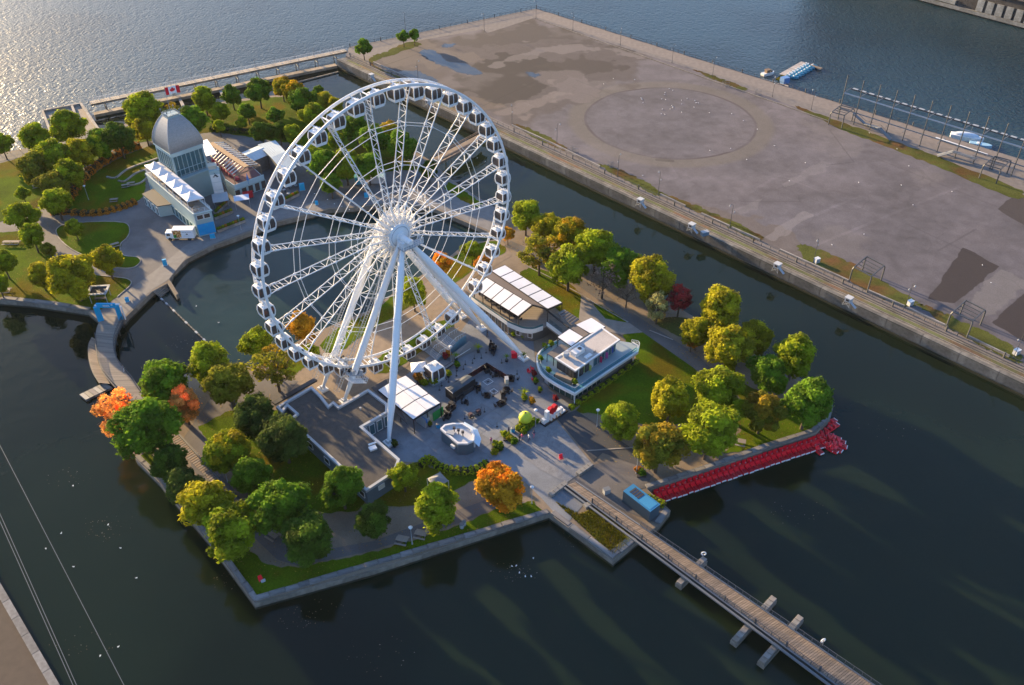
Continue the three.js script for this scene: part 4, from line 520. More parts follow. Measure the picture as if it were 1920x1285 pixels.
hedge([[104, 405], [128, 378], [150, 345], [186, 312], [230, 287], [262, 276]], 2.6, 1.8, 'rust', 'long brown hedge curving above the grass theatre in the park');
hedge([[120, 400], [180, 402], [222, 393], [255, 380]], 2.2, 1.2, 'rust', 'dark brown hedge along the park path below the grass theatre');
hedge([[395, 245], [440, 248], [500, 252], [545, 262]], 2.4, 1.4, 'dusk', 'dark hedge behind the green court of the pavilion');
hedge([[1196, 930], [1222, 938], [1246, 950]], 1.6, 0.8, 'lime', 'weedy bushes behind the blue container');
// rough grass on the spur of the quay
function tufts(px, n, label, tint, hh = 0.5, y = 0) {
  const poly = GP(px, y), bb = new THREE.Box3().setFromPoints(poly), ins = (x, z) => { let c = false; for (let i = 0, j = poly.length - 1; i < poly.length; j = i++) if ((poly[i].z > z) !== (poly[j].z > z) && x < (poly[j].x - poly[i].x) * (z - poly[i].z) / (poly[j].z - poly[i].z) + poly[i].x) c = !c; return c; };
  const pos = [], nor = [], colr = [], idx = [];
  for (let i = 0; i < n; i++) { const x = rr(bb.min.x, bb.max.x), z = rr(bb.min.z, bb.max.z); if (!ins(x, z)) continue; const a = rr(0, 6.28), h = rr(0.4, 1) * hh, w = 0.1, b = pos.length / 3, lx = rr(-0.2, 0.2), lz = rr(-0.2, 0.2), t = rr(0.5, 1.4); for (const [e, yy] of [[-1, 0], [1, 0], [0, 1]]) { pos.push(x + Math.cos(a) * w * e + lx * yy, y + yy * h, z + Math.sin(a) * w * e + lz * yy); nor.push(-Math.sin(a) * 0.5, 0.8, Math.cos(a) * 0.5); colr.push(t, t * (0.8 + 0.3 * fbm(x / 64 + 4, z / 64 + 4, 24, 3, 5)), t); } idx.push(b, b + 1, b + 2); }
  const g = new THREE.BufferGeometry(); g.setAttribute('position', new THREE.Float32BufferAttribute(pos, 3)); g.setAttribute('normal', new THREE.Float32BufferAttribute(nor, 3)); g.setAttribute('color', new THREE.Float32BufferAttribute(colr, 3)); g.setIndex(idx); tag(mesh('rough_grass', g, leafMat[tint], null), label, 'grass', null, 'stuff');
}
tufts([[1042, 942], [1150, 1042], [1190, 1010], [1120, 952], [1085, 965]], 16000, 'rough uncut grass on the quay spur left of the long footbridge', 'olive', 0.55, 0.03);

// fallen leaves under the trees, and leaves drifting on the water
{
  const scatter = (name, n, spot, size, y, colors, label, cat) => { const pos = [], nor = [], colr = [], idx = []; for (let i = 0; i < n; i++) { const p = spot(i); if (!p) continue; const a = rnd() * 6.28, s = size * rr(0.5, 1.2), b = pos.length / 3, c = colors[(rnd() * colors.length) | 0], k = rr(0.6, 1.2); for (let q = 0; q < 4; q++) { const t = a + q * Math.PI / 2; pos.push(p.x + Math.cos(t) * s * (q % 2 ? 0.6 : 1), y + rnd() * 0.02, p.z + Math.sin(t) * s * (q % 2 ? 0.6 : 1)); nor.push(0, 1, 0); colr.push(c[0] * k, c[1] * k, c[2] * k); } idx.push(b, b + 2, b + 1, b, b + 3, b + 2); } const g = new THREE.BufferGeometry(); g.setAttribute('position', new THREE.Float32BufferAttribute(pos, 3)); g.setAttribute('normal', new THREE.Float32BufferAttribute(nor, 3)); g.setAttribute('color', new THREE.Float32BufferAttribute(colr, 3)); g.setIndex(idx); tag(mesh(name, g, new THREE.MeshStandardMaterial({ vertexColors: true, roughness: 0.9, side: THREE.DoubleSide }), null), label, cat, null, 'stuff'); };
  const lay = [...island, ...parkTrees].map(q => { const p = G(q[0], q[1], 4), r = q[2] * p.distanceTo(camera.position) / FOCAL / 2; return [G(q[0], q[1], 0.62 * r + 1.1 + 0.55 * r), r]; }); const inLand = (x, z) => { let c = false; for (let i = 0, j = islandPts.length - 1; i < islandPts.length; j = i++) if ((islandPts[i].z > z) !== (islandPts[j].z > z) && x < (islandPts[j].x - islandPts[i].x) * (z - islandPts[i].z) / (islandPts[j].z - islandPts[i].z) + islandPts[i].x) c = !c; return c; };
  scatter('fallen_leaves', 9000, () => { const t = lay[(rnd() * lay.length) | 0], a = rnd() * 6.28, r = t[1] * (0.2 + 1.5 * rnd()), x = t[0].x + Math.cos(a) * r, z = t[0].z + Math.sin(a) * r; return inLand(x, z) ? V(x, 0, z) : null; }, 0.13, 0.085, [[0.3, 0.16, 0.03], [0.22, 0.1, 0.03], [0.34, 0.24, 0.03], [0.16, 0.09, 0.04]], 'fallen autumn leaves scattered under the trees', 'leaves');
  const rafts = [[960, 1066, 5], [975, 1076, 4], [200, 985, 7], [195, 1000, 5], [160, 1210, 8], [130, 895, 6], [560, 1160, 5], [600, 1150, 6], [1080, 1010, 5], [430, 1090, 5], [340, 640, 6], [720, 1230, 8], [1500, 960, 8], [1660, 800, 8]];
  scatter('drifting_leaves', 330, i => { const q = rafts[i % rafts.length], p = G(q[0], q[1], WATER), a = rnd() * 6.28, r = q[2] * Math.sqrt(rnd()) * 0.7; return V(p.x + Math.cos(a) * r, 0, p.z + Math.sin(a) * r * 0.6); }, 0.11, WATER + 0.015, [[0.1, 0.06, 0.02], [0.13, 0.1, 0.04], [0.06, 0.04, 0.02], [0.2, 0.18, 0.13]], 'leaves and flecks drifting on the calm water', 'leaves');
}
// ================= BUILDINGS =================
// part of a thing whose geometry is given in world metres
function part(t, name, b, m, parent = t) { const g = b.isBufferGeometry ? b : b.geo(); const o = new THREE.Vector3(); let p = parent; while (p && p !== scene) { o.add(p.position); p = p.parent; } g.translate(-o.x, -o.y, -o.z); return mesh(name, g, m, parent); }
const P = (x, y, h) => G(x, y, h);
const stuff = o => (o.userData.kind = 'stuff', o);
// wall standing on a line of points from y0 to y1
function wallBand(b, pts, y0, y1, t, closed) { for (let i = 0; i + 1 < pts.length + (closed ? 1 : 0); i++) { const a = pts[i], c = pts[(i + 1) % pts.length]; b.beam(at(a, (y0 + y1) / 2), at(c, (y0 + y1) / 2), t, y1 - y0); } return b; }
// windows along the wall from a to b: each with a frame of its own
function windows(t, a, b, n, w, y0, y1, m, frame, name = 'window', proud = 0.06, u0 = 0.06, u1 = 0.94) { const d = b.clone().sub(a), L = d.length(), ang = -Math.atan2(d.z, d.x), s = V(-d.z, 0, d.x).normalize(); for (let i = 0; i < n; i++) { const c = along(a, b, lerp(u0, u1, n === 1 ? 0.5 : i / (n - 1))); const f = part(t, name, mb().box(c.x, (y0 + y1) / 2, c.z, w, y1 - y0, 0.1 + proud, ang), m); const e = mb(), x = V(Math.cos(ang), 0, -Math.sin(ang)); for (const k of [-1, 1]) { const q = c.clone().addScaledVector(x, k * w / 2); e.box(q.x, (y0 + y1) / 2, q.z, 0.1, y1 - y0 + 0.1, 0.16 + proud, ang); } e.box(c.x, y1, c.z, w, 0.1, 0.16 + proud, ang).box(c.x, y0, c.z, w, 0.1, 0.2 + proud, ang); part(t, 'frame', e, frame, f); } }
const potGeo = mb().cyl(0, 0, 0, 0.3, 0.5, 12, 0.38).geo(), shrubGeo = crownGeo(31, { clusters: 16, leaves: 60, size: 0.16, shell: 0.6 });
const palmGeo = (() => { const m = mb(); for (let i = 0; i < 11; i++) { const a = i * 2.4, l = 0.75 + 0.3 * ((i * 37) % 10) / 10; const p = [0, 0.4, 0.75, 1].map(t => V(Math.cos(a) * l * t, 0.75 * Math.sin(t * 2.2) * (0.5 + 0.06 * (i % 5)), Math.sin(a) * l * t)); for (let k = 0; k < 3; k++) { const s = V(-Math.sin(a), 0, Math.cos(a)).multiplyScalar(0.11 * (1 - k * 0.3)); const s2 = V(-Math.sin(a), 0, Math.cos(a)).multiplyScalar(0.11 * (1 - (k + 1) * 0.3)); m.quad(p[k].clone().sub(s), p[k].clone().add(s), p[k + 1].clone().add(s2), p[k + 1].clone().sub(s2)); } } m.tube(V(0, -0.6, 0), V(0, 0.1, 0), 0.06, 0.04, 6); const g = m.geo(); const c = new Float32Array(g.attributes.position.count * 3).fill(1); g.setAttribute('color', new THREE.BufferAttribute(c, 3)); return g; })();
function potted(x, y, h, kind, tint, s, label, group) { const p = G(x, y, h), t = thing(kind === 'palm' ? 'potted_palm' : 'potted_shrub', p, 0, label, kind === 'palm' ? 'potted palm' : 'potted plant', group); mesh('pot', potGeo, MT.dark, t); if (kind === 'palm') { const m = mesh('fronds', palmGeo, leafMat[tint], t); m.position.y = 1.1; m.scale.setScalar(s); } else { const m = mesh('foliage', shrubGeo, leafMat[tint], t); m.position.y = 0.5 + s * 0.6; m.scale.set(s, s, s); } return t; }

// ---- grey roofed service building south of the wheel ----
{
  const H = 3.7, px = [[517, 763], [584, 724], [602, 741], [616, 759], [625, 752], [635, 761], [690, 729], [727, 757], [727, 773], [680, 800], [750, 861], [741, 885], [686, 921], [540, 787], [554, 776], [538, 762], [528, 774]];
  const pts = GP(px, H), o = at(pts[13], 0), t = thing('service_building', o, 0, 'low building with a large grey gravel roof and pale rim south of the wheel', 'building');
  const inn = inset(pts, 0.5);
  part(t, 'wall', mb().prism(inset(pts, 0.12), 0, H - 0.5, inset(pts, 0.45)), MT.greyBlue);
  part(t, 'roof', mb().prism(inset(pts, 0.4), H - 0.62, H - 0.42), MT.roof);
  part(t, 'parapet', mb().prism(pts, H - 0.55, H, inn), mat(0.42, 0.44, 0.46, 0.6, { map: TX.metal }));
  windows(t, P(680, 800, 0), P(750, 861, 0), 0, 1, 1, 2, MT.glassDark, MT.whitePaint);
  windows(t, at(inset(pts, 0.1)[13], 0), at(inset(pts, 0.1)[12], 0), 5, 1.5, 1.3, 2.5, MT.glassDark, MT.whitePaint);
  windows(t, at(inset(pts, 0.1)[12], 0), at(inset(pts, 0.1)[11], 0), 1, 1.2, 1.9, 2.8, mat(0.6, 0.58, 0.5, 0.5), MT.whitePaint, 'wall_panel', 0.1);
  windows(t, at(inset(pts, 0.1)[8], 0), at(inset(pts, 0.1)[9], 0), 4, 1.1, 0.5, 2.9, MT.glassBlue, MT.whitePaint);
  const hatch = P(699, 841, H - 0.3); part(t, 'roof_hatch', mb().box(hatch.x, H - 0.25, hatch.z, 1.3, 0.34, 1.0, 0.5).box(hatch.x - 0.2, H - 0.2, hatch.z - 1.1, 1.5, 0.12, 0.4, 0.5), MT.whitePaint);
  const v = P(676, 768, H - 0.3); part(t, 'roof_vent', mb().cyl(v.x, H - 0.42, v.z, 0.14, 0.5, 10).cyl(v.x, H + 0.08, v.z, 0.22, 0.08, 10), MT.galv);
  part(t, 'lower_ledge', mb().beam(P(513, 757, 2.9), P(592, 712, 2.9), 1.0, 0.35), MT.dark);
}
// ---- white canopy beside it ----
{
  const H = 3.6, a = P(708, 731, H), b = P(760, 704, H), c = P(826, 756, H), d = P(775, 787, H), t = thing('canopy', at(d, 0), 0, 'white membrane canopy with black seams beside the grey roofed building', 'canopy');
  for (let i = 0; i < 3; i++) for (let j = 0; j < 2; j++) { const q = (u, v) => along(along(a, d, u), along(b, c, u), v).add(V(0, 0.28 * (1 - Math.abs(2 * v - 1)), 0)); const e = 0.012, f = 0.006; part(t, 'roof_panel', mb().slab(q(i / 3 + e, j / 2 + f), q(i / 3 + e, j / 2 + 0.5 - f), q((i + 1) / 3 - e, j / 2 + 0.5 - f), q((i + 1) / 3 - e, j / 2 + f), 0.07), MT.membrane); }
  const f = mb(); for (const [p, q] of [[a, b], [b, c], [c, d], [d, a]]) f.beam(at(p, H - 0.15), at(q, H - 0.15), 0.16, 0.22); for (let i = 1; i < 3; i++) f.beam(along(a, d, i / 3).add(V(0, -0.12, 0)), along(b, c, i / 3).add(V(0, -0.12, 0)), 0.1, 0.16); part(t, 'frame', f, MT.black);
  part(t, 'side_roof', mb().slab(P(696, 727, H - 0.2), P(724, 711, H - 0.2), P(764, 796, H - 0.7), P(738, 770, H - 0.7), 0.12), MT.dark);
  for (const p of [b, c, d, along(c, d, 0.5), along(b, c, 0.5), along(a, d, 0.62)]) part(t, 'post', mb().tube(at(p, 0), at(p, H - 0.1), 0.09, 0.09, 8), MT.black);
  const g = along(c, d, 0.12); part(t, 'green_screen', mb().box(g.x, 1.1, g.z - 0.3, 0.12, 2, 2.6, -0.75), mat(0.02, 0.25, 0.05, 0.7));
  const s = along(c, d, 0.72); part(t, 'counter', mb().box(s.x, 1.0, s.z - 1.5, 2.6, 2.0, 1.2, -0.75), MT.galv); part(t, 'menu_board', mb().box(s.x + 0.4, 1.7, s.z - 0.75, 1.7, 0.9, 0.08, -0.75), mat(0.05, 0.2, 0.5, 0.4));
}
// ---- restaurant with the long awning ----
{
  const F = 3.0, E = 5.5, Rg = 6.5; const base = GP([[880, 553], [897, 566], [951, 603], [965, 609], [982, 615], [999, 616], [1018, 610], [1053, 592], [945, 519]], F + 0.7);
  const t = thing('restaurant', at(base[2], 0), 0, 'long restaurant under a ribbed white awning with a rounded sign front', 'restaurant');
  part(t, 'ground_floor', mb().prism(inset(base, 0.35), 0, F - 0.1), mat(0.12, 0.115, 0.11, 0.7, { map: TX.metal })); part(t, 'terrace_floor', mb().prism(base, F - 0.25, F), MT.woodGrey);
  const front = curve([base[2], base[3], base[4], base[5], base[6]], 16); part(t, 'parapet', wallBand(mb(), [base[0], base[1], base[2]], F - 0.25, F + 0.65, 0.14), MT.whitePaint); 
  part(t, 'sign_band', wallBand(mb(), front, F - 0.55, F + 0.55, 0.16), MT.whitePaint); part(t, 'glass_rail', wallBand(mb(), front, F + 0.55, F + 1.0, 0.04), MT.glassBlue);
  const fo = front.map((p, i) => { const a = front[Math.max(0, i - 1)], b = front[Math.min(front.length - 1, i + 1)], d = b.clone().sub(a).normalize(); return p.clone().add(V(-d.z, 0, d.x).multiplyScalar(-1.35 * (area(base) > 0 ? -1 : 1))); });
  { const s = mb(); for (let i = 0; i + 1 < front.length; i++) s.slab(at(front[i], F - 0.45), at(front[i + 1], F - 0.45), at(fo[i + 1], F - 0.75), at(fo[i], F - 0.75), 0.1); part(t, 'sign_canopy', s, MT.whitePaint); }
  { // dark lettering on the band, too small in the photograph to be read: strokes of letter size
    const s = mb(); for (let i = 3; i < 14; i++) { if (i === 9) continue; const p = front[i], q = front[i + 1] || p, d = q.clone().sub(p).normalize(), n = V(-d.z, 0, d.x).multiplyScalar(area(base) > 0 ? 0.1 : -0.1), m = along(p, q, 0.5).add(n), ang = -Math.atan2(d.z, d.x); for (let k = 0; k < 3; k++) { const c = m.clone().addScaledVector(d, (k - 1) * 0.24); s.box(c.x, F - 0.02, c.z, 0.06, 0.26, 0.05, ang); if ((i + k) % 2) s.box(c.x + d.x * 0.06, F + 0.09, c.z + d.z * 0.06, 0.12, 0.05, 0.05, ang); else s.box(c.x + d.x * 0.06, F - 0.12, c.z + d.z * 0.06, 0.12, 0.05, 0.05, ang); } } part(t, 'lettering', s, mat(0.03, 0.04, 0.12, 0.5)).userData.kind = 'stuff'; }
  part(t, 'glass_rail', wallBand(mb(), [base[0], base[1], base[2]], F + 0.65, F + 1.05, 0.03), MT.glassBlue);
  windows(t, at(inset(base, 0.3)[1], 0), at(inset(base, 0.3)[2], 0), 5, 1.2, 0.3, 2.4, MT.glassDark, MT.galv); { const a = at(front[5], 0), b = at(front[11], 0); const d = b.clone().sub(a).normalize(), n = V(-d.z, 0, d.x).multiplyScalar(area(base) > 0 ? 0.35 : -0.35); windows(t, a.clone().add(n), b.clone().add(n), 3, 0.9, 1.1, 2.2, MT.glassDark, MT.whitePaint, 'serving_window', 0.15); }
  // awning: two slopes of framed membranes with a dark flat strip between
  const le = [P(889, 541, E), P(972, 593, E)], lr = [P(912, 520, Rg), P(998, 572, Rg)], r2 = [P(921, 508, Rg), P(1027, 580, Rg)], re = [P(946, 497, E + 0.2), P(1054, 568, E + 0.2)];
  const pan = (A, B, n, steps) => { for (let i = 0; i < n; i++) { const e = 0.045 / n, q = (l, u) => along(l[0], l[1], u); part(t, 'awning_panel', mb().slab(q(A, i / n + e), q(A, (i + 1) / n - e), q(B, (i + 1) / n - e), q(B, i / n + e), 0.08), MT.membrane); } };
  pan(le, lr, 5); pan(re, r2, 6);
  const fr = mb(); for (const [A, B, n] of [[le, lr, 5], [re, r2, 6]]) { for (let i = 0; i <= n; i++) fr.beam(along(A[0], A[1], i / n).add(V(0, -0.1, 0)), along(B[0], B[1], i / n).add(V(0, -0.1, 0)), 0.14, 0.18); fr.beam(A[0].clone().add(V(0, -0.1, 0)), A[1].clone().add(V(0, -0.1, 0)), 0.14, 0.2).beam(B[0].clone().add(V(0, -0.05, 0)), B[1].clone().add(V(0, -0.05, 0)), 0.14, 0.2); } fr.beam(le[1].clone().add(V(0, -0.15, 0)), lr[1].clone().add(V(0, -0.1, 0)), 0.2, 0.35).beam(lr[1], r2[1], 0.2, 0.35).beam(re[1].clone().add(V(0, -0.15, 0)), r2[1].clone().add(V(0, -0.1, 0)), 0.2, 0.35); part(t, 'awning_frame', fr, MT.black);
  part(t, 'ridge_strip', mb().slab(lr[0].clone().add(V(0, -0.12, 0)), lr[1].clone().add(V(0, -0.12, 0)), r2[1].clone().add(V(0, -0.12, 0)), r2[0].clone().add(V(0, -0.12, 0)), 0.15), mat(0.16, 0.125, 0.105, 0.8, { map: TX.metal }));
  for (let i = 0; i <= 5; i++) part(t, 'post', mb().tube(at(along(le[0], le[1], i / 5), F), along(le[0], le[1], i / 5), 0.09, 0.09, 8), MT.black); for (let i = 0; i <= 6; i += 2) part(t, 'post', mb().tube(at(along(re[0], re[1], i / 6), F), along(re[0], re[1], i / 6), 0.09, 0.09, 8), MT.black); part(t, 'post', mb().tube(at(r2[1], F), r2[1], 0.1, 0.1, 8), MT.black);
  { const b = mb(), c = mb(); for (let i = 0; i < 7; i++) { const p = along(along(le[0], le[1], 0.1 + i * 0.13), along(lr[0], lr[1], 0.1 + i * 0.13), 0.35); b.box(p.x, F + 0.72, p.z, 1.1, 0.06, 0.8, 0.6).box(p.x, F + 0.36, p.z, 0.1, 0.7, 0.1); for (const s of [-0.8, 0.8]) c.box(p.x + s * 0.8, F + 0.45, p.z + s * 0.7, 0.45, 0.06, 0.45, 0.6).box(p.x + s * 0.95, F + 0.75, p.z + s * 0.85, 0.45, 0.5, 0.06, 0.6); } stuff(part(t, 'tables', b, MT.dark)); stuff(part(t, 'chairs', c, MT.dark)); }
  // covered link towards the bar building
  part(t, 'link_floor', mb().slab(P(1025, 612, F), P(1052, 632, F), P(1085, 612, F), P(1055, 592, F), 0.3), MT.woodGrey); part(t, 'link_parapet', mb().beam(P(1025, 608, F + 0.35), P(1053, 629, F + 0.35), 0.14, 1.1), MT.whitePaint);
  part(t, 'link_roof', mb().slab(P(1046, 587, E), P(1058, 580, E + 0.1), P(1086, 598, E + 0.1), P(1072, 609, E), 0.18), mat(0.17, 0.15, 0.14, 0.8, { map: TX.metal })); { const b = mb(); for (let i = 1; i < 6; i++) b.beam(along(P(1046, 587, E + 0.1), P(1072, 609, E + 0.1), i / 6), along(P(1058, 580, E + 0.2), P(1086, 598, E + 0.2), i / 6), 0.12, 0.08); b.beam(P(1025, 582, E - 0.1), P(1066, 614, E - 0.1), 0.25, 0.3); part(t, 'link_beam', b, MT.black); } part(t, 'link_glass', mb().quad(P(1030, 606, F + 0.9), P(1054, 625, F + 0.9), P(1054, 625, F + 0.9).add(V(0, 1.1, 0)), P(1030, 606, F + 0.9).add(V(0, 1.1, 0))), new THREE.MeshPhysicalMaterial({ color: col(0.5, 0.65, 0.7), roughness: 0.05, transmission: 1, thickness: 0, ior: 1.4 }));
}
// ---- bar building with the rounded roof terrace ----
{
  const F = 3.0, Pq = (x, y) => P(x, y, F + 0.2); const arc = curve([Pq(1044, 640), Pq(1020, 653), Pq(1009, 664), Pq(1007, 677), Pq(1012, 694), Pq(1022, 706), Pq(1040, 718), Pq(1058, 728), Pq(1078, 738)], 26);
  const outl = [...arc, Pq(1137, 698), Pq(1196, 659), Pq(1197, 648), Pq(1186, 642), Pq(1162, 638), Pq(1129, 620), Pq(1100, 602), Pq(1080, 618)];
  const t = thing('terrace_building', at(arc[26], 0), 0, 'pale building with a rounded roof terrace and blue glass beside the big lawn', 'building'); const inn = inset(outl, 1.6);
  part(t, 'ground_floor_glass', mb().prism(inset(outl, 1.2), 0, F - 0.3), new THREE.MeshPhysicalMaterial({ color: col(0.035, 0.07, 0.065), roughness: 0.1 })); { const w = mb(); const ip = inset(outl, 1.15); for (let i = 2; i < 26; i += 2) w.box(ip[i].x, F / 2, ip[i].z, 0.1, F - 0.3, 0.1); for (let i = 0; i < 14; i++) { const p = along(ip[26], ip[28], i / 13); w.box(p.x, F / 2, p.z, 0.12, F - 0.3, 0.12); } part(t, 'mullions', w, MT.galv).userData.kind = 'stuff'; }
  part(t, 'stone_wall', wallBand(mb(), [inset(outl, 1.05)[27], inset(outl, 1.05)[28]], 0, 1.3, 0.25), MT.wallStone); part(t, 'terrace_floor', mb().prism(outl, F - 0.3, F), mat(0.30, 0.36, 0.38, 0.6, { map: TX.metal }));
  const rim = outl.slice(0, 31); part(t, 'parapet', wallBand(mb(), rim, F - 0.35, F + 0.22, 0.3), MT.whitePaint); part(t, 'green_fascia', wallBand(mb(), inset(outl, 0.55).slice(5, 27), F - 0.85, F - 0.4, 0.15), mat(0.25, 0.42, 0.33, 0.4));
  part(t, 'glass_rail', wallBand(mb(), inset(outl, 0.5).slice(0, 30), F, F + 0.95, 0.03), new THREE.MeshPhysicalMaterial({ color: col(0.45, 0.72, 0.78), roughness: 0.05, transmission: 0.9, thickness: 0, ior: 1.45 })); part(t, 'hand_rail', wallBand(mb(), inset(outl, 0.5).slice(0, 30), F + 0.95, F + 1.02, 0.08), MT.galv);
  part(t, 'column', mb().tube(at(outl[26], 0), at(outl[26], F - 0.3), 0.1, 0.1, 10).cyl(outl[26].x, 0, outl[26].z, 0.25, 0.15), MT.whitePaint); { const p = Pq(1189, 660); part(t, 'column', mb().tube(at(p, 0), at(p, F - 0.3), 0.1, 0.1, 10).cyl(p.x, 0, p.z, 0.25, 0.15), MT.whitePaint); }
  { const c = mb(); for (let i = 0; i < 6; i++) { const p = Pq(1188 + 10 * Math.sin(i), 646 + i * 2); } const rp = curve([Pq(1184, 643), Pq(1197, 646), Pq(1198, 655), Pq(1186, 666)], 14); for (const p of rp) c.box(p.x, F + 0.5, p.z, 0.05, 1.0, 0.05); for (const h of [0.55, 1.0]) for (let i = 0; i + 1 < rp.length; i++) c.beam(at(rp[i], F + h), at(rp[i + 1], F + h), 0.05, 0.05); part(t, 'balcony_rail', c, MT.whitePaint); }
  // the upper room
  const H = 5.9, rq = [[1040, 671], [1079, 696], [1163, 637], [1128, 613]].map(q => P(q[0], q[1], H)); part(t, 'upper_room', mb().prism(inset(rq, 0.55), F, H - 0.3), MT.whitePaint); part(t, 'roof', mb().prism(rq, H - 0.32, H - 0.12), mat(0.56, 0.50, 0.45, 0.7, { map: TX.ground })); part(t, 'roof_rim', mb().prism(rq, H - 0.35, H, inset(rq, 0.35)), MT.whitePaint);
  const ir = inset(rq, 0.5); windows(t, at(ir[0], 0), at(ir[1], 0), 5, 0.85, F + 0.3, F + 2.3, MT.glassDark, MT.black); windows(t, at(ir[1], 0), at(along(ir[1], ir[2], 0.3), 0), 3, 1.0, F + 0.2, F + 2.4, MT.glassDark, MT.black); windows(t, at(along(ir[1], ir[2], 0.46), 0), at(along(ir[1], ir[2], 0.95), 0), 6, 1.25, F + 0.15, F + 2.3, MT.glassBlue, MT.galv);
  { const u = P(1083, 662, H), a = 0.78; const ac = part(t, 'roof_unit', mb().box(u.x, H + 0.35, u.z, 2.6, 0.9, 1.5, a), MT.whitePaint); part(t, 'fan', mb().cyl(u.x + 0.4, H + 0.8, u.z - 0.4, 0.4, 0.08, 14), MT.dark, ac); const f = P(1061, 668, H); part(t, 'roof_cowl', mb().cyl(f.x, H - 0.2, f.z, 0.5, 0.7, 14).cyl(f.x, H + 0.5, f.z, 0.75, 0.4, 14, 0.55), MT.galv); const g = P(1092, 653, H); part(t, 'roof_cowl', mb().cyl(g.x, H - 0.2, g.z, 0.4, 0.9, 14).cyl(g.x, H + 0.6, g.z, 0.6, 0.35, 14, 0.4), MT.galv); const k = P(1103, 668, H); part(t, 'roof_step', mb().box(k.x, H + 0.02, k.z, 1.6, 0.3, 0.8, a), MT.whitePaint); for (const [x, y] of [[1114, 661], [1117, 660]]) { const q = P(x, y, H); part(t, 'roof_pipe', mb().cyl(q.x, H - 0.2, q.z, 0.07, 0.6, 8), MT.dark); } }
  // white awnings on the terrace
  for (const q of [[[1046, 632], [1068, 617], [1093, 632], [1071, 649]], [[1080, 609], [1109, 596], [1135, 613], [1107, 625]]]) { const c = q.map(v => P(v[0], v[1], 5.4)); const s = mb().slab(c[0], c[1], c[2], c[3], 0.08); const pn = part(t, 'awning_panel', s, MT.membrane); const f = mb(); c.forEach((v, i) => f.beam(v.clone().add(V(0, -0.12, 0)), c[(i + 1) % 4].clone().add(V(0, -0.12, 0)), 0.12, 0.18)); part(t, 'frame', f, MT.black, pn); for (const v of [c[0], c[3], c[1]]) part(t, 'post', mb().tube(at(v, F), v, 0.08, 0.08, 8), MT.black); }
  part(t, 'awning_strip', mb().slab(P(1070, 616, 5.3), P(1081, 610, 5.3), P(1104, 626, 5.3), P(1094, 632, 5.3), 0.1), mat(0.16, 0.13, 0.11, 0.8)); part(t, 'pergola', mb().slab(P(1026, 663, 5.0), P(1052, 645, 5.0), P(1068, 654, 5.0), P(1041, 672, 5.0), 0.12), mat(0.13, 0.11, 0.1, 0.8)); for (const q of [[1026, 664], [1038, 671]]) { const p = P(q[0], q[1], 5); part(t, 'post', mb().tube(at(p, F), p, 0.08, 0.08, 8), MT.black); }
  part(t, 'bar_counter', mb().beam(P(1042, 704, F + 0.8), P(1072, 716, F + 0.8), 0.7, 1.1), MT.wood); { const b = mb(); for (let i = 0; i < 8; i++) { const p = along(P(1040, 708, F), P(1070, 720, F), i / 7); b.cyl(p.x, F, p.z, 0.2, 0.7, 8); } stuff(part(t, 'stool', b, MT.black)); }
  for (const [x, y, c] of [[1091, 702, [0.35, 0.42, 0.12]], [1104, 700, [0.4, 0.45, 0.1]], [1124, 684, [0.6, 0.03, 0.12]], [1135, 676, [0.55, 0.08, 0.3]], [1145, 665, [0.03, 0.1, 0.5]]]) { const p = P(x, y, F); part(t, 'banner', mb().tube(p, p.clone().add(V(0, 2.1, 0)), 0.03, 0.03, 6).box(p.x + 0.25, F + 1.3, p.z, 0.5, 1.5, 0.03, -0.7), mat(...c, 0.6)); }
  { const p = P(1010, 700, 0); part(t, 'door', mb().box(P(1025, 728, 0).x, 1.1, P(1025, 728, 0).z - 1.4, 1.1, 2.2, 0.12, -0.9), MT.galv); }
  for (const [x, y] of [[1021, 655], [1033, 650], [1013, 678], [1028, 700], [1077, 722]]) { const p = P(x, y, F); const pl = part(t, 'planter', mb().box(p.x, F + 0.25, p.z, 0.5, 0.5, 0.5), MT.dark); const m = mesh('foliage', shrubGeo, leafMat.lime, pl); m.position.set(p.x - t.position.x, F + 0.9, p.z - t.position.z); m.scale.setScalar(0.7); }
}
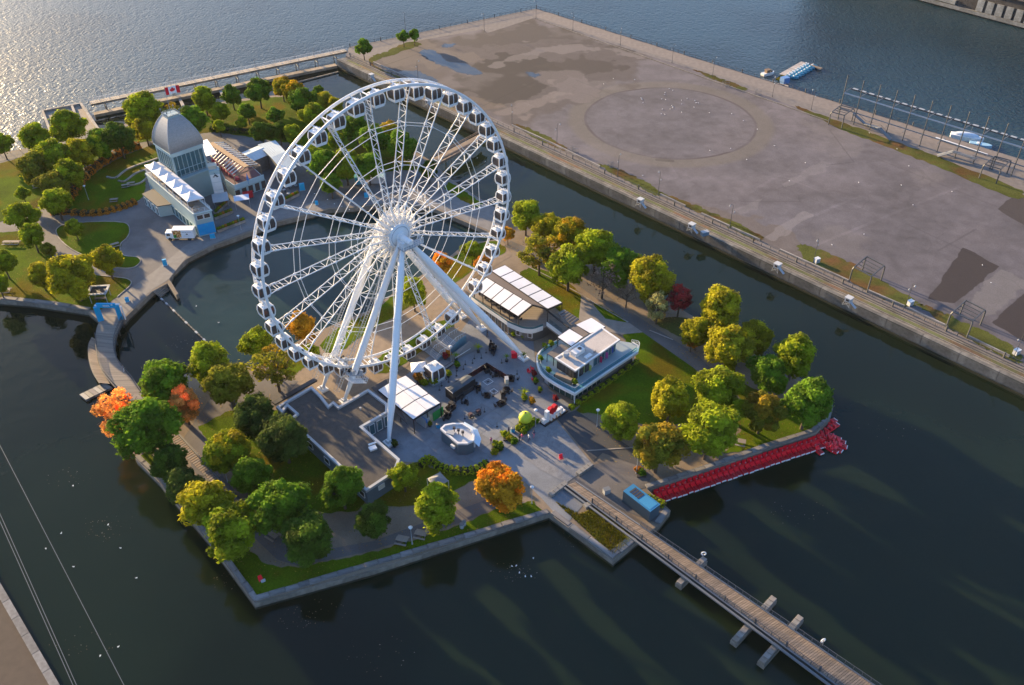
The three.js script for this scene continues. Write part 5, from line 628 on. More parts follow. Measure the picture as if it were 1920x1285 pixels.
// ---- round fronted kiosk ----
{
  const H = 3.0, q = [[825, 804], [833, 796], [848, 793], [868, 793], [884, 803], [890, 815], [889, 826], [876, 832], [858, 832]].map(v => P(v[0], v[1], H)); const t = thing('kiosk', at(q[8], 0), 0, 'grey kiosk with a white fan shaped roof deck near the entrance path', 'kiosk');
  part(t, 'wall', mb().prism(inset(q, 0.12), 0, H - 0.35), MT.greyBlue); part(t, 'roof', mb().prism(inset(q, 0.3), H - 0.4, H - 0.3), mat(0.55, 0.55, 0.56, 0.6, { map: TX.ground })); part(t, 'parapet', mb().prism(q, H - 0.4, H, inset(q, 0.35)), MT.whitePaint);
  const aw = [q[3], q[4], q[5], q[6]]; const s = mb(), c = q.reduce((a, b) => a.clone().add(b)).multiplyScalar(1 / q.length); const ao = aw.map(p => at(p, 0).add(at(p, 0).sub(at(c, 0)).normalize().multiplyScalar(1.2))); for (let i = 0; i < 3; i++) s.slab(at(aw[i], H - 0.45), at(aw[i + 1], H - 0.45), at(ao[i + 1], H - 0.85), at(ao[i], H - 0.85), 0.07); part(t, 'awning', s, mat(0.5, 0.62, 0.72, 0.5));
  const d = along(q[8], q[0], 0.22); part(t, 'wall_unit', mb().box(d.x - 0.2, 1.7, d.z + 0.25, 0.9, 0.6, 0.4, -0.75), MT.whitePaint); for (const u of [0.25, 0.55, 0.85]) { const p = along(q[2], q[4], u); const e = P(lerp(845, 872, u), lerp(805, 818, u), H); part(t, 'roof_fitting', mb().cyl(e.x, H - 0.32, e.z, 0.09, 1.1, 8).box(e.x, H + 0.75, e.z, 0.5, 0.4, 0.4), MT.dark); } { const e = P(845, 812, H); part(t, 'roof_unit', mb().box(e.x, H - 0.1, e.z, 1.5, 0.45, 0.9, -0.4), MT.galv); }
  windows(t, at(along(q[5], q[6], 0), 0), at(q[6], 0), 1, 1.0, 1.1, 2.2, MT.glassDark, MT.whitePaint, 'serving_window', 0.1);
}
// ---- boarding stairs of the wheel, with a curved blue side ----
{
  const t = thing('boarding_platform', G(830, 660), 0, 'boarding platform with two flights of steps and a curved blue side wall by the wheel', 'staircase'); const a = P(818, 678, 0), b = P(874, 648, 0), d = b.clone().sub(a).normalize(), n = V(d.z, 0, -d.x); const L = a.distanceTo(b); if (n.z > 0) n.negate();
  { const sh = new THREE.Shape(); sh.moveTo(0, 0); sh.lineTo(L, 0); sh.lineTo(L, 2.7); sh.bezierCurveTo(L * 0.8, 2.6, L * 0.72, 2.4, L * 0.62, 1.8); sh.bezierCurveTo(L * 0.5, 1.1, L * 0.35, 1.0, L * 0.25, 0.9); sh.bezierCurveTo(L * 0.12, 0.8, L * 0.05, 0.5, 0, 0.15); const g = new THREE.ExtrudeGeometry(sh, { depth: 0.14, bevelEnabled: false, curveSegments: 10 }); const m = M4().makeBasis(d, V(0, 1, 0), n.clone().negate()); m.setPosition(a); g.applyMatrix4(m); part(t, 'side_wall', metreUV(g), mat(0.12, 0.24, 0.30, 0.5)); }
  const ang = -Math.atan2(d.z, d.x); const W = 4.6; const box = (u, w, y, su, sy, sw) => { const c = a.clone().addScaledVector(d, u).addScaledVector(n, w); return [c.x, y, c.z, su, sy, sw, ang]; };
  for (let i = 0; i < 6; i++) part(t, 'step', mb().box(...box(L * 0.05 + i * 0.32, W / 2, 0.09 + i * 0.17, 0.34, 0.1, W)), MT.galv); for (let i = 0; i < 7; i++) part(t, 'step', mb().box(...box(L * 0.43 + i * 0.32, W / 2, 1.1 + i * 0.17, 0.34, 0.1, W)), MT.galv);
  part(t, 'landing', mb().box(...box(L * 0.31, W / 2, 0.98, L * 0.26, 0.14, W)), MT.gravel); part(t, 'deck', mb().box(...box(L * 0.86, W / 2, 2.2, L * 0.34, 0.16, W)), MT.gravel); part(t, 'support', mb().box(...box(L * 0.86, W / 2, 1.05, L * 0.3, 2.1, W - 0.4)), MT.dark);
  { const r = mb(); for (let k = 0; k < 3; k++) for (const [u0, y0, u1, y1] of [[0.05, 0.9, 0.2, 1.9], [0.2, 1.9, 0.43, 1.9], [0.43, 2.0, 0.7, 3.1], [0.7, 3.1, 1.02, 3.2]]) { const w = 0.3 + k * (W - 0.4) / 2; r.beam(at(a.clone().addScaledVector(d, u0 * L).addScaledVector(n, w), y0), at(a.clone().addScaledVector(d, u1 * L).addScaledVector(n, w), y1), 0.05, 0.05); for (let s = 0; s < 4; s++) { const p = a.clone().addScaledVector(d, lerp(u0, u1, s / 4) * L).addScaledVector(n, w); r.tube(at(p, lerp(y0, y1, s / 4) - 0.95), at(p, lerp(y0, y1, s / 4)), 0.025, 0.025, 5); } } part(t, 'hand_rail', r, MT.whitePaint); }
  part(t, 'ramp', mb().slab(P(880, 640, 2.2), P(905, 652, 0.1), P(850, 676, 0.1), P(838, 672, 0.3), 0.1), mat(0.2, 0.19, 0.18, 0.8)); part(t, 'ramp_rail', mb().tube(P(853, 672, 0.9), P(882, 654, 0.9), 0.06, 0.06, 6).tube(P(853, 672, 0.9), P(853, 672, 0), 0.05, 0.05, 6), MT.whitePaint);
}
// ================= THE PAVILION IN THE PARK =================
{ // tower with the metal dome
  const near = V(-85.8, 0, -204.5), r = V(0.72, 0, -0.694), l = V(-0.694, 0, -0.72), W = 8.6, c = near.clone().addScaledVector(r, W / 2).addScaledVector(l, W / 2), t = thing('domed_pavilion', c, Math.atan2(-r.z, r.x), 'glazed pavilion tower under a square metal dome with a flag on top', 'pavilion');
  const h = W / 2, b = (n, g, m, p = t) => mesh(n, g.geo ? g.geo() : g, m, p);
  b('base_wall', mb().box(0, 3.6, 0, W + 0.6, 7.2, W + 0.6), MT.paleBlue); b('balcony', mb().box(0, 7.3, 0, W + 2.4, 0.35, W + 2.4), MT.paleBlue);
  { const g = mb(); for (const s of [-1, 1]) { g.box(s * (h + 1.1), 8.4, 0, 0.06, 0.08, W + 2.2).box(0, 8.4, s * (h + 1.1), W + 2.2, 0.08, 0.06); for (let i = -4; i <= 4; i++) g.box(s * (h + 1.1), 7.95, i * 1.18, 0.05, 0.95, 0.05).box(i * 1.18, 7.95, s * (h + 1.1), 0.05, 0.95, 0.05); } b('balcony_rail', g, MT.paleBlue); }
  b('hall', mb().box(0, 10.6, 0, W - 0.5, 6.2, W - 0.5), mat(0.09, 0.10, 0.085, 0.5)); 
  for (let k = 0; k < 4; k++) { const a = k * Math.PI / 2, f = new THREE.Group(); f.name = 'facade'; f.rotation.y = a; t.add(f); for (let i = 0; i < 7; i++) mesh('window', mb().box(-3.6 + i * 1.2, 10.5, h - 0.18, 1.0, 5.4, 0.08).geo(), MT.glassBlue, f); const m = mb(); for (let i = 0; i <= 7; i++) m.box(-4.2 + i * 1.2, 10.5, h - 0.1, i % 7 ? 0.13 : 0.45, 5.8, 0.3); m.box(0, 9.3, h - 0.1, W, 0.12, 0.2); mesh('mullions', m.geo(), MT.paleBlue, f); }
  b('cornice', mb().box(0, 13.65, 0, W + 0.2, 0.9, W + 0.2).box(0, 14.2, 0, W + 0.7, 0.22, W + 0.7), mat(0.42, 0.55, 0.56, 0.6, { map: TX.metal }));
  const prof = [[4.5, 14.3], [4.58, 15.0], [4.5, 15.9], [4.2, 17.2], [3.7, 18.6], [3.0, 20.1], [2.2, 21.4], [1.75, 22.0]].map(q => new THREE.Vector2(q[0] * Math.SQRT2, q[1]));
  let g = new THREE.LatheGeometry(prof, 4); g.rotateY(Math.PI / 4); { const q = g.toNonIndexed(); // smooth along the curve, sharp at the hips
    const p = q.attributes.position; const n = new Float32Array(p.count * 3); q.computeVertexNormals(); const fn = q.attributes.normal; const acc = {}; for (let i = 0; i < p.count; i++) { const sx = Math.abs(fn.getX(i)) > Math.abs(fn.getZ(i)) ? (fn.getX(i) > 0 ? 0 : 1) : (fn.getZ(i) > 0 ? 2 : 3); const k = sx + '_' + p.getY(i).toFixed(2); acc[k] = (acc[k] || V(0, 0, 0)).add(V(fn.getX(i), fn.getY(i), fn.getZ(i))); } for (let i = 0; i < p.count; i++) { const sx = Math.abs(fn.getX(i)) > Math.abs(fn.getZ(i)) ? (fn.getX(i) > 0 ? 0 : 1) : (fn.getZ(i) > 0 ? 2 : 3); const v = acc[sx + '_' + p.getY(i).toFixed(2)].clone().normalize(); n[3 * i] = v.x; n[3 * i + 1] = v.y; n[3 * i + 2] = v.z; } q.setAttribute('normal', new THREE.BufferAttribute(n, 3)); g = metreUV(q); }
  const domeMat = new THREE.MeshStandardMaterial({ color: col(0.34, 0.335, 0.33), roughness: 0.45, metalness: 0.35, map: tex(256, (u, v) => { const row = Math.floor(v * 24), x = (u * 12 + (row % 2) * 0.5) % 1, y = v * 24 % 1, e = Math.min(x, 1 - x, y, 1 - y) < 0.06 ? 0.72 : 1, n = 0.85 + 0.15 * hash(Math.floor(u * 12 + (row % 2) * 0.5), row, 3); return [e * n, e * n, e * n]; }, 4) });
  const dome = b('dome', g, domeMat); { const m = mb(); for (let k = 0; k < 4; k++) { const a = k * Math.PI / 2 + Math.PI / 4; for (let i = 0; i + 1 < prof.length; i++) m.tube(V(prof[i].x * Math.cos(a), prof[i].y, prof[i].x * Math.sin(a)), V(prof[i + 1].x * Math.cos(a), prof[i + 1].y, prof[i + 1].x * Math.sin(a)), 0.12, 0.12, 6); } b('hip_rib', m, MT.galv, dome); }
  b('dome_platform', mb().box(0, 22.1, 0, 3.6, 0.25, 3.6).box(0, 22.35, 0, 3.0, 0.3, 3.0), MT.paleBlue);
  { const m = mb(); for (let k = 0; k < 4; k++) for (let i = 0; i <= 8; i++) { const x = -1.7 + i * 0.425, a = k * Math.PI / 2, p = V(x, 0, 1.7).applyAxisAngle(V(0, 1, 0), a), hgt = i % 8 ? 0.55 : 1.3; m.box(p.x, 22.25 + hgt / 2, p.z, 0.08, hgt, 0.08); if (i % 8) m.ball(p.x, 22.25 + hgt, p.z, 0.11, 1, 1, 1, 6); else m.ball(p.x, 22.25 + hgt, p.z, 0.2, 1, 1.4, 1, 8); if (i < 8) { const q = V(x + 0.21, 0, 1.7).applyAxisAngle(V(0, 1, 0), a); m.box(q.x, 22.55, q.z, 0.42 * Math.abs(Math.cos(a)) + 0.04, 0.06, 0.42 * Math.abs(Math.sin(a)) + 0.04); } } b('roof_cresting', m, MT.galv); }
  { const st = V(0, 0, 0); b('chandelier', mb().ball(1.5, 11.6, 2.8, 0.4, 1.6, 0.6, 1), mat(0.7, 0.5, 0.25, 0.5)); }
  // the flag: a thing of its own, flown from the pole on the dome
  const f = thing('flag', V(c.x, 0, c.z), 0, 'red and white maple leaf flag flying above the metal dome', 'flag'); mesh('pole', mb().tube(V(0, 22.3, 0), V(0, 29.6, 0), 0.07, 0.04, 8).ball(0, 29.7, 0, 0.12).geo(), MT.galv, f);
  const cv = document.createElement('canvas'); cv.width = 256; cv.height = 128; const x = cv.getContext('2d'); x.fillStyle = '#e8e8e8'; x.fillRect(0, 0, 256, 128); x.fillStyle = '#d01028'; x.fillRect(0, 0, 64, 128); x.fillRect(192, 0, 64, 128); x.beginPath(); const leaf = [[0, -50], [9, -32], [19, -38], [15, -12], [30, -26], [33, -18], [46, -20], [41, -6], [48, 0], [27, 17], [30, 26], [3, 22], [4, 46], [-4, 46], [-3, 22], [-30, 26], [-27, 17], [-48, 0], [-41, -6], [-46, -20], [-33, -18], [-30, -26], [-15, -12], [-19, -38], [-9, -32]]; leaf.forEach((p, i) => i ? x.lineTo(128 + p[0], 66 + p[1]) : x.moveTo(128 + p[0], 66 + p[1])); x.closePath(); x.fill();
  const ft = new THREE.CanvasTexture(cv); ft.colorSpace = THREE.SRGBColorSpace; const fg = new THREE.PlaneGeometry(3.6, 1.9, 18, 6), fp = fg.attributes.position; for (let i = 0; i < fp.count; i++) { const u = fp.getX(i) + 1.8; fp.setZ(i, 0.22 * Math.sin(u * 2.2) * Math.min(1, u)); fp.setY(i, fp.getY(i) + 0.12 * u); } fg.computeVertexNormals(); fg.translate(-1.8 - 0.05 + 3.6, 28.2, 0); const fl = mesh('cloth', fg, new THREE.MeshStandardMaterial({ map: ft, roughness: 0.8, side: THREE.DoubleSide }), f); fl.rotation.y = 0.25;
}
{ // long wing with the tent roof
  const A = G(373.7, 444.8), B = G(406, 437), w = B.clone().sub(A).length(), d = V(-0.656, 0, -0.755), u = B.clone().sub(A).normalize(), L = 28, H = 6.4; const t = thing('tented_wing', A, 0, 'long pale blue wing with six white peaked tents on its roof terrace', 'building');
  const Q = (a, b, y) => A.clone().addScaledVector(u, a * w).addScaledVector(d, b).add(V(0, y, 0)); const fp = [Q(0, 0, 0), Q(1, 0, 0), Q(1, L, 0), Q(0, L, 0)];
  part(t, 'wall', mb().prism(fp, 0, H), MT.paleBlue); part(t, 'cornice', mb().prism(inset(fp, -0.2), H - 0.1, H + 0.2), mat(0.45, 0.55, 0.56, 0.6)); part(t, 'terrace_floor', mb().prism(inset(fp, 0.2), H + 0.2, H + 0.24), MT.woodGrey);
  { const r = mb(); const ring = inset(fp, 0.1); for (let k = 0; k < 4; k++) { const a = ring[k], b = ring[(k + 1) % 4], n = Math.round(a.distanceTo(b) / 1.3); for (let i = 0; i < n; i++) { const p = along(a, b, i / n); r.box(p.x, H + 0.7, p.z, 0.05, 1, 0.05); } for (const y of [0.5, 0.85, 1.2]) r.beam(at(a, H + y), at(b, H + y), 0.05, 0.05); } part(t, 'terrace_rail', r, MT.whitePaint); }
  const N = 6, T0 = 2.6, TL = (L - T0) / N, ty = H + 2.5; for (let i = 0; i < N; i++) { const b0 = T0 + i * TL, q = [Q(0.02, b0, ty), Q(0.98, b0, ty), Q(0.98, b0 + TL, ty), Q(0.02, b0 + TL, ty)], m = Q(0.5, b0 + TL / 2, ty + 1.45); const g = mb(); for (let k = 0; k < 4; k++) { const a = q[k], b = q[(k + 1) % 4], am = along(a, m, 0.55).add(V(0, -0.35, 0)), bm = along(b, m, 0.55).add(V(0, -0.35, 0)); g.quad(a, b, bm, am).quad(am, bm, m, m); g.quad(at(a, ty - 0.3), at(b, ty - 0.3), b, a); } part(t, 'tent', g, MT.membrane); for (const k of [0, 1]) part(t, 'tent_post', mb().tube(at(q[k], H), q[k], 0.06, 0.06, 6), MT.whitePaint); }
  windows(t, Q(0, 0, 0), Q(1, 0, 0), 2, 1.5, H - 1.7, H - 0.5, MT.glassDark, MT.whitePaint, 'window', 0.05, 0.3, 0.7);
  windows(t, Q(0, L, 0), Q(0, 0, 0), 7, 1.6, 0.6, 2.8, MT.glassBlue, MT.paleBlue, 'window', 0.05, 0.5, 0.96);
  { const c = Q(0.5, -0.09, 1.9), ang = -Math.atan2(u.z, u.x); part(t, 'blue_banner', mb().box(c.x, 1.9, c.z, w * 0.94, 3.0, 0.08, ang), mat(0.0, 0.32, 0.62, 0.5, { map: tex(128, (a, b) => { const n = fbm(a, b, 4, 3, 8), k = smooth(0.6, 0.75, n) * 0.25; return [0.75 + k, 0.85 + k * 0.6, 1]; }, 3) })); }
  { const s = Q(0.3, 1.4, H); part(t, 'wicker_lounge', mb().ball(s.x, H + 0.7, s.z, 0.9, 1, 0.8, 1, 12), MT.wood); const b = mb(); for (let i = 0; i < 10; i++) { const p = Q(0.25 + 0.5 * (i % 2), 4 + i * 2.3, H); b.box(p.x, H + 0.6, p.z, 0.9, 0.08, 0.9).box(p.x + 0.8, H + 0.45, p.z, 0.5, 0.5, 0.5).box(p.x - 0.8, H + 0.45, p.z, 0.5, 0.5, 0.5); } part(t, 'terrace_furniture', b, MT.wood).userData.kind = 'stuff'; }
  const an = [G(273, 384, 0), G(301, 407, 0), Q(0, L * 0.52, 0), Q(0, L * 0.9, 0)]; part(t, 'annex', mb().prism(an, 0, 3), MT.paleBlue); part(t, 'annex_roof', mb().prism(inset(an, -0.15), 3, 3.2), MT.dark); windows(t, an[0], an[1], 4, 1.0, 0.2, 2.4, MT.glassBlue, MT.whitePaint, 'window', 0.05, 0.1, 0.9);
}
{ // entrance pillar with the dark emblem and its curved porch roof
  const o = G(414, 376), t = thing('entrance_pillar', o, 0.35, 'white banner clad pillar with a small dark emblem above a curved porch roof', 'pillar'); const b = (n, g, m, p = t) => mesh(n, g.geo(), m, p);
  b('shaft', mb().box(0, 4.6, 0, 2.6, 9.2, 2.4), MT.paleBlue); for (let i = 0; i < 3; i++) b('banner_panel', mb().box(0, 2.6 + i * 2.25, 1.26, 2.4, 2.15, 0.1), MT.whitePaint); b('emblem', mb().ball(0.1, 7.9, 1.34, 0.28, 1.6, 0.7, 0.15, 8).ball(0.45, 7.55, 1.34, 0.22, 1.4, 0.8, 0.15, 8).ball(-0.4, 7.6, 1.34, 0.2, 1.2, 0.7, 0.15, 8).box(0, 8.3, 1.34, 0.16, 0.5, 0.06, 0, 0, 0.5), MT.dark);
  { const g = mb(); for (let i = 0; i < 8; i++) { const a = i / 8, c = (i + 1) / 8, f = q => V(0, 2.9 - 0.9 * q * q, 1.3 + 3.2 * q); const w = 2; g.slab(f(a).add(V(-w, 0, 0)), f(a).add(V(w, 0, 0)), f(c).add(V(w, 0, 0)), f(c).add(V(-w, 0, 0)), 0.1); } b('porch_roof', g, MT.galv); } b('roof_box', mb().box(-0.2, 9.6, -0.6, 2.0, 0.9, 1.8).box(-0.2, 10.1, -0.6, 2.3, 0.12, 2.0), mat(0.5, 0.45, 0.36, 0.7)); b('post', mb().tube(V(-1.7, 0, 4), V(-1.7, 2.2, 4), 0.07, 0.07).tube(V(1.7, 0, 4), V(1.7, 2.2, 4), 0.07, 0.07), MT.galv);
}
{ // terrace with the open timber roof
  const t = thing('timber_roofed_terrace', G(440, 365), 0, 'pavilion terrace under an open hipped timber roof with white rafters', 'terrace'); const F = 3.2, E = 5.6, R = 7.4;
  const base = [P(424, 342, F), P(440, 353, F), P(495, 333, F), P(452, 293, F), P(420, 275, F), P(395, 285, F)]; part(t, 'wall', mb().prism(base, 0, F), MT.paleBlue); part(t, 'parapet', wallBand(mb(), [base[0], base[1], base[2]], F - 0.4, F + 0.9, 0.15), mat(0.36, 0.50, 0.56, 0.6)); part(t, 'deck', mb().prism(inset(base, 0.2), F, F + 0.05), mat(0.12, 0.05, 0.06, 0.8));
  const r0 = P(395, 268, R), r1 = P(462, 313, R), l0 = P(384, 283, E), l1 = P(438, 331, E), q0 = P(420, 267, E), q1 = P(488, 311, E); const n = 13;
  for (let i = 0; i <= n; i++) { part(t, 'rafter', mb().beam(along(r0, r1, i / n), along(l0, l1, i / n), 0.16, 0.22), MT.whitePaint); part(t, 'rafter', mb().beam(along(r0, r1, i / n).add(V(0, 0.01, 0)), along(q0, q1, i / n), 0.16, 0.22), MT.whitePaint); }
  const rd = V(r1.x - r0.x, 0, r1.z - r0.z).normalize(), sd = V(-rd.z, 0, rd.x); part(t, 'ridge_board', mb().slab(r0.clone().addScaledVector(sd, 0.7).add(V(0, 0.1, 0)), r1.clone().addScaledVector(sd, 0.7).add(V(0, 0.1, 0)), r1.clone().addScaledVector(sd, -0.7).add(V(0, 0.1, 0)), r0.clone().addScaledVector(sd, -0.7).add(V(0, 0.1, 0)), 0.15), mat(0.5, 0.32, 0.17, 0.8, { map: TX.plank }));
  const f = mb(); f.beam(l0, l1, 0.18, 0.25).beam(q0, q1, 0.18, 0.25).beam(l1, r1, 0.2, 0.25).beam(q1, r1, 0.2, 0.25).beam(l1, q1, 0.18, 0.25); part(t, 'eave_beam', f, MT.wood); for (const p of [l1, q1, along(l0, l1, 0.5), along(q0, q1, 0.5)]) part(t, 'post', mb().tube(at(p, F), p, 0.1, 0.1), MT.wood);
  { const b = mb(); for (let i = 0; i < 9; i++) { const p = along(along(l0, l1, 0.15 + 0.09 * i), along(r0, r1, 0.15 + 0.09 * i), 0.4); b.box(p.x, F + 0.45, p.z, 1.2, 0.7, 1.2, 0.6); } part(t, 'red_seat', b, mat(0.3, 0.03, 0.06, 0.7)).userData.kind = 'stuff'; }
  part(t, 'parasol', mb().tube(P(466, 345, F), P(466, 345, F).add(V(0, 2.6, 0)), 0.05, 0.05).add(new THREE.ConeGeometry(0.35, 2.0, 10), M4().makeTranslation(P(466, 345, F).x, F + 2.2, P(466, 345, F).z)), mat(0.05, 0.2, 0.5, 0.7)); windows(t, at(base[1], 0), at(base[2], 0), 5, 1.4, 0.2, 2.5, MT.glassDark, MT.paleBlue);
}
{ const t = thing('lilac_awning', G(398, 320), 0, 'steep smooth lilac white awning between the dome and the timber roof', 'awning'); part(t, 'cloth', mb().slab(P(376, 265, 8.6), P(388, 261, 9.4), P(407, 288, 8.6), P(386, 293, 7.6), 0.12), mat(0.55, 0.6, 0.78, 0.6)); part(t, 'post', mb().tube(at(P(386, 293, 7.6), 0), P(386, 293, 7.6), 0.08, 0.08).tube(at(P(405, 288, 8.6), 0), P(405, 288, 8.6), 0.08, 0.08), MT.galv); }
{ // low halls right of the terrace
  const roofM = mat(0.42, 0.50, 0.54, 0.55, { map: TX.metal });
  const hall = (px, H, R, label, nm) => { const q = px.map(v => P(v[0], v[1], H)), t = thing('exhibition_hall', at(q[0], 0), 0, label, 'hall'); part(t, 'wall', mb().prism(inset(q, 0.4), 0, H), mat(0.16, 0.155, 0.15, 0.8, { map: TX.stone })); const m0 = along(q[0], q[3], 0.5).add(V(0, R, 0)), m1 = along(q[1], q[2], 0.5).add(V(0, R, 0)); const n = nm; for (let i = 0; i < n; i++) { part(t, 'roof_sheet', mb().slab(along(q[0], q[1], i / n + 0.004), along(q[0], q[1], (i + 1) / n - 0.004), along(m0, m1, (i + 1) / n - 0.004), along(m0, m1, i / n + 0.004), 0.1), roofM); part(t, 'roof_sheet', mb().slab(along(q[3], q[2], i / n + 0.004), along(q[3], q[2], (i + 1) / n - 0.004), along(m0, m1, (i + 1) / n - 0.004), along(m0, m1, i / n + 0.004), 0.1), roofM); } part(t, 'gable', mb().quad(at(q[0], H), at(q[3], H), m0.clone().add(V(0, -0.12, 0)), m0.clone().add(V(0, -0.12, 0))).quad(at(q[1], H), at(q[2], H), m1.clone().add(V(0, -0.12, 0)), m1.clone().add(V(0, -0.12, 0))), MT.dark); return [t, q]; };
  hall([[449, 288], [484, 273], [506, 289], [473, 303]], 4.4, 0.7, 'low hall with a streaked pale metal roof beside the timber roofed terrace', 6); const [t2] = hall([[483, 271], [516, 263], [556, 312], [536, 328]], 4.8, 0.5, 'longer pale blue metal roofed hall partly behind the left rim of the wheel', 8);
}
{ // forecourt: awning, planters, tables
  const t = thing('square_awning', G(456, 388), 0.3, 'flat square pale awning over the pavilion forecourt', 'awning'); mesh('cloth', mb().box(0, 2.7, 0, 3.8, 0.1, 3.0).geo(), mat(0.45, 0.52, 0.66, 0.6), t); for (const [x, z] of [[-1.8, -1.4], [1.8, -1.4], [-1.8, 1.4], [1.8, 1.4]]) mesh('post', mb().tube(V(x, 0, z), V(x, 2.7, z), 0.05, 0.05).geo(), MT.galv, t);
  const r = thing('red_hoarding', G(466, 372), 0.35, 'bright red hoarding below the timber roofed terrace', 'hoarding'); mesh('board', mb().box(0, 1.1, 0, 2.6, 2.0, 0.15).geo(), mat(0.5, 0.02, 0.03, 0.6), r); mesh('foot', mb().box(-1, 0.1, 0, 0.2, 0.2, 0.9).box(1, 0.1, 0, 0.2, 0.2, 0.9).geo(), MT.dark, r);
  const planter = (a, b, label) => { const A = G(...a), B = G(...b), p = thing('planter_box', A, 0, label, 'planter'); part(p, 'box', mb().beam(at(A, 0.4), at(B, 0.4), 0.9, 0.8), MT.concrete); const n = Math.round(A.distanceTo(B) / 0.7); for (let i = 0; i < n; i++) { const q = along(A, B, (i + 0.5) / n), m = mesh('foliage', shrubGeo, leafMat[['green', 'olive', 'lime', 'rust'][i % 4]], p); m.position.set(q.x - A.x, 0.95, q.z - A.z); m.scale.setScalar(0.55); } };
  planter([407, 436], [459, 416], 'long pale planter box along the quay in front of the pavilion'); planter([402, 412], [436, 399], 'shorter planter box parallel to the quay near the pavilion wing'); planter([404, 403], [430, 378], 'planter of red brown plants at the foot of the entrance pillar'); planter([520, 386], [560, 366], 'pale planter box by the outdoor tables near the left rim');
  const tbl = mb().cyl(0, 0, 0, 0.05, 0.7, 6).cyl(0, 0.7, 0, 0.45, 0.05, 12).geo(), ch = mb().box(0, 0.45, 0, 0.4, 0.05, 0.4).box(0, 0.7, 0.2, 0.4, 0.5, 0.04).box(-0.18, 0.22, -0.18, 0.04, 0.45, 0.04).box(0.18, 0.22, -0.18, 0.04, 0.45, 0.04).box(-0.18, 0.22, 0.18, 0.04, 0.45, 0.04).box(0.18, 0.22, 0.18, 0.04, 0.45, 0.04).geo();
  for (const [x, y] of [[512, 372], [522, 366], [533, 360], [545, 354], [530, 373], [541, 367], [555, 352]]) { const k = thing('cafe_table', G(x, y), x, 'small dark outdoor table with two chairs between the hall and the quay', 'table', 'outdoor tables beside the pavilion'); mesh('table', tbl, MT.galv, k); for (const s of [-1, 1]) { const c = mesh('chair', ch, MT.darkSteel, k); c.position.x = s * 0.75; c.rotation.y = s * Math.PI / 2; } }
}
// ================= BRIDGES, BOATS AND THE WATERFRONT =================
function planks(t, left, right, y, m, step = 0.32, thick = 0.06, name = 'deck_plank') { // boards across a deck between two edge lines
  const n = 60 * (left.length - 1), b = mb(); let L = 0; for (let i = 1; i < left.length; i++) L += left[i].distanceTo(left[i - 1]); const k = Math.round(L / step); const at2 = (l, u) => { const s = u * (l.length - 1), i = Math.min(l.length - 2, Math.floor(s)); return along(l[i], l[i + 1], s - i); };
  const ms = [m, m.clone(), m.clone()]; ms[1].color = m.color.clone().multiplyScalar(0.82); ms[2].color = m.color.clone().multiplyScalar(1.12); const bs = [mb(), mb(), mb()]; for (let i = 0; i < k; i++) { const j = (hash(i, k, 3) * 3) | 0, g = 0.03 / L; bs[j].slab(at(at2(left, i / k + g), y), at(at2(left, (i + 1) / k - g), y), at(at2(right, (i + 1) / k - g), y), at(at2(right, i / k + g), y), thick); } bs.forEach((q, j) => { if (q.l.length) stuff(part(t, name, q, ms[j])); });
}
function railing(t, line, y, m, h = 1.05, step = 2, bars = 3, name = 'railing', posts = true) { const b = mb(), p = mb(); for (let i = 0; i + 1 < line.length; i++) { const a = line[i], c = line[i + 1]; for (let k = 1; k <= bars; k++) b.beam(at(a, y + h * k / bars), at(c, y + h * k / bars), k === bars ? 0.08 : 0.03, k === bars ? 0.06 : 0.03); const n = Math.max(1, Math.round(a.distanceTo(c) / step)); for (let k = 0; k < n; k++) { const q = along(a, c, k / n); p.box(q.x, y + h / 2, q.z, 0.08, h, 0.08); } } part(t, name, b, m); if (posts) stuff(part(t, 'railing_post', p, m)); }
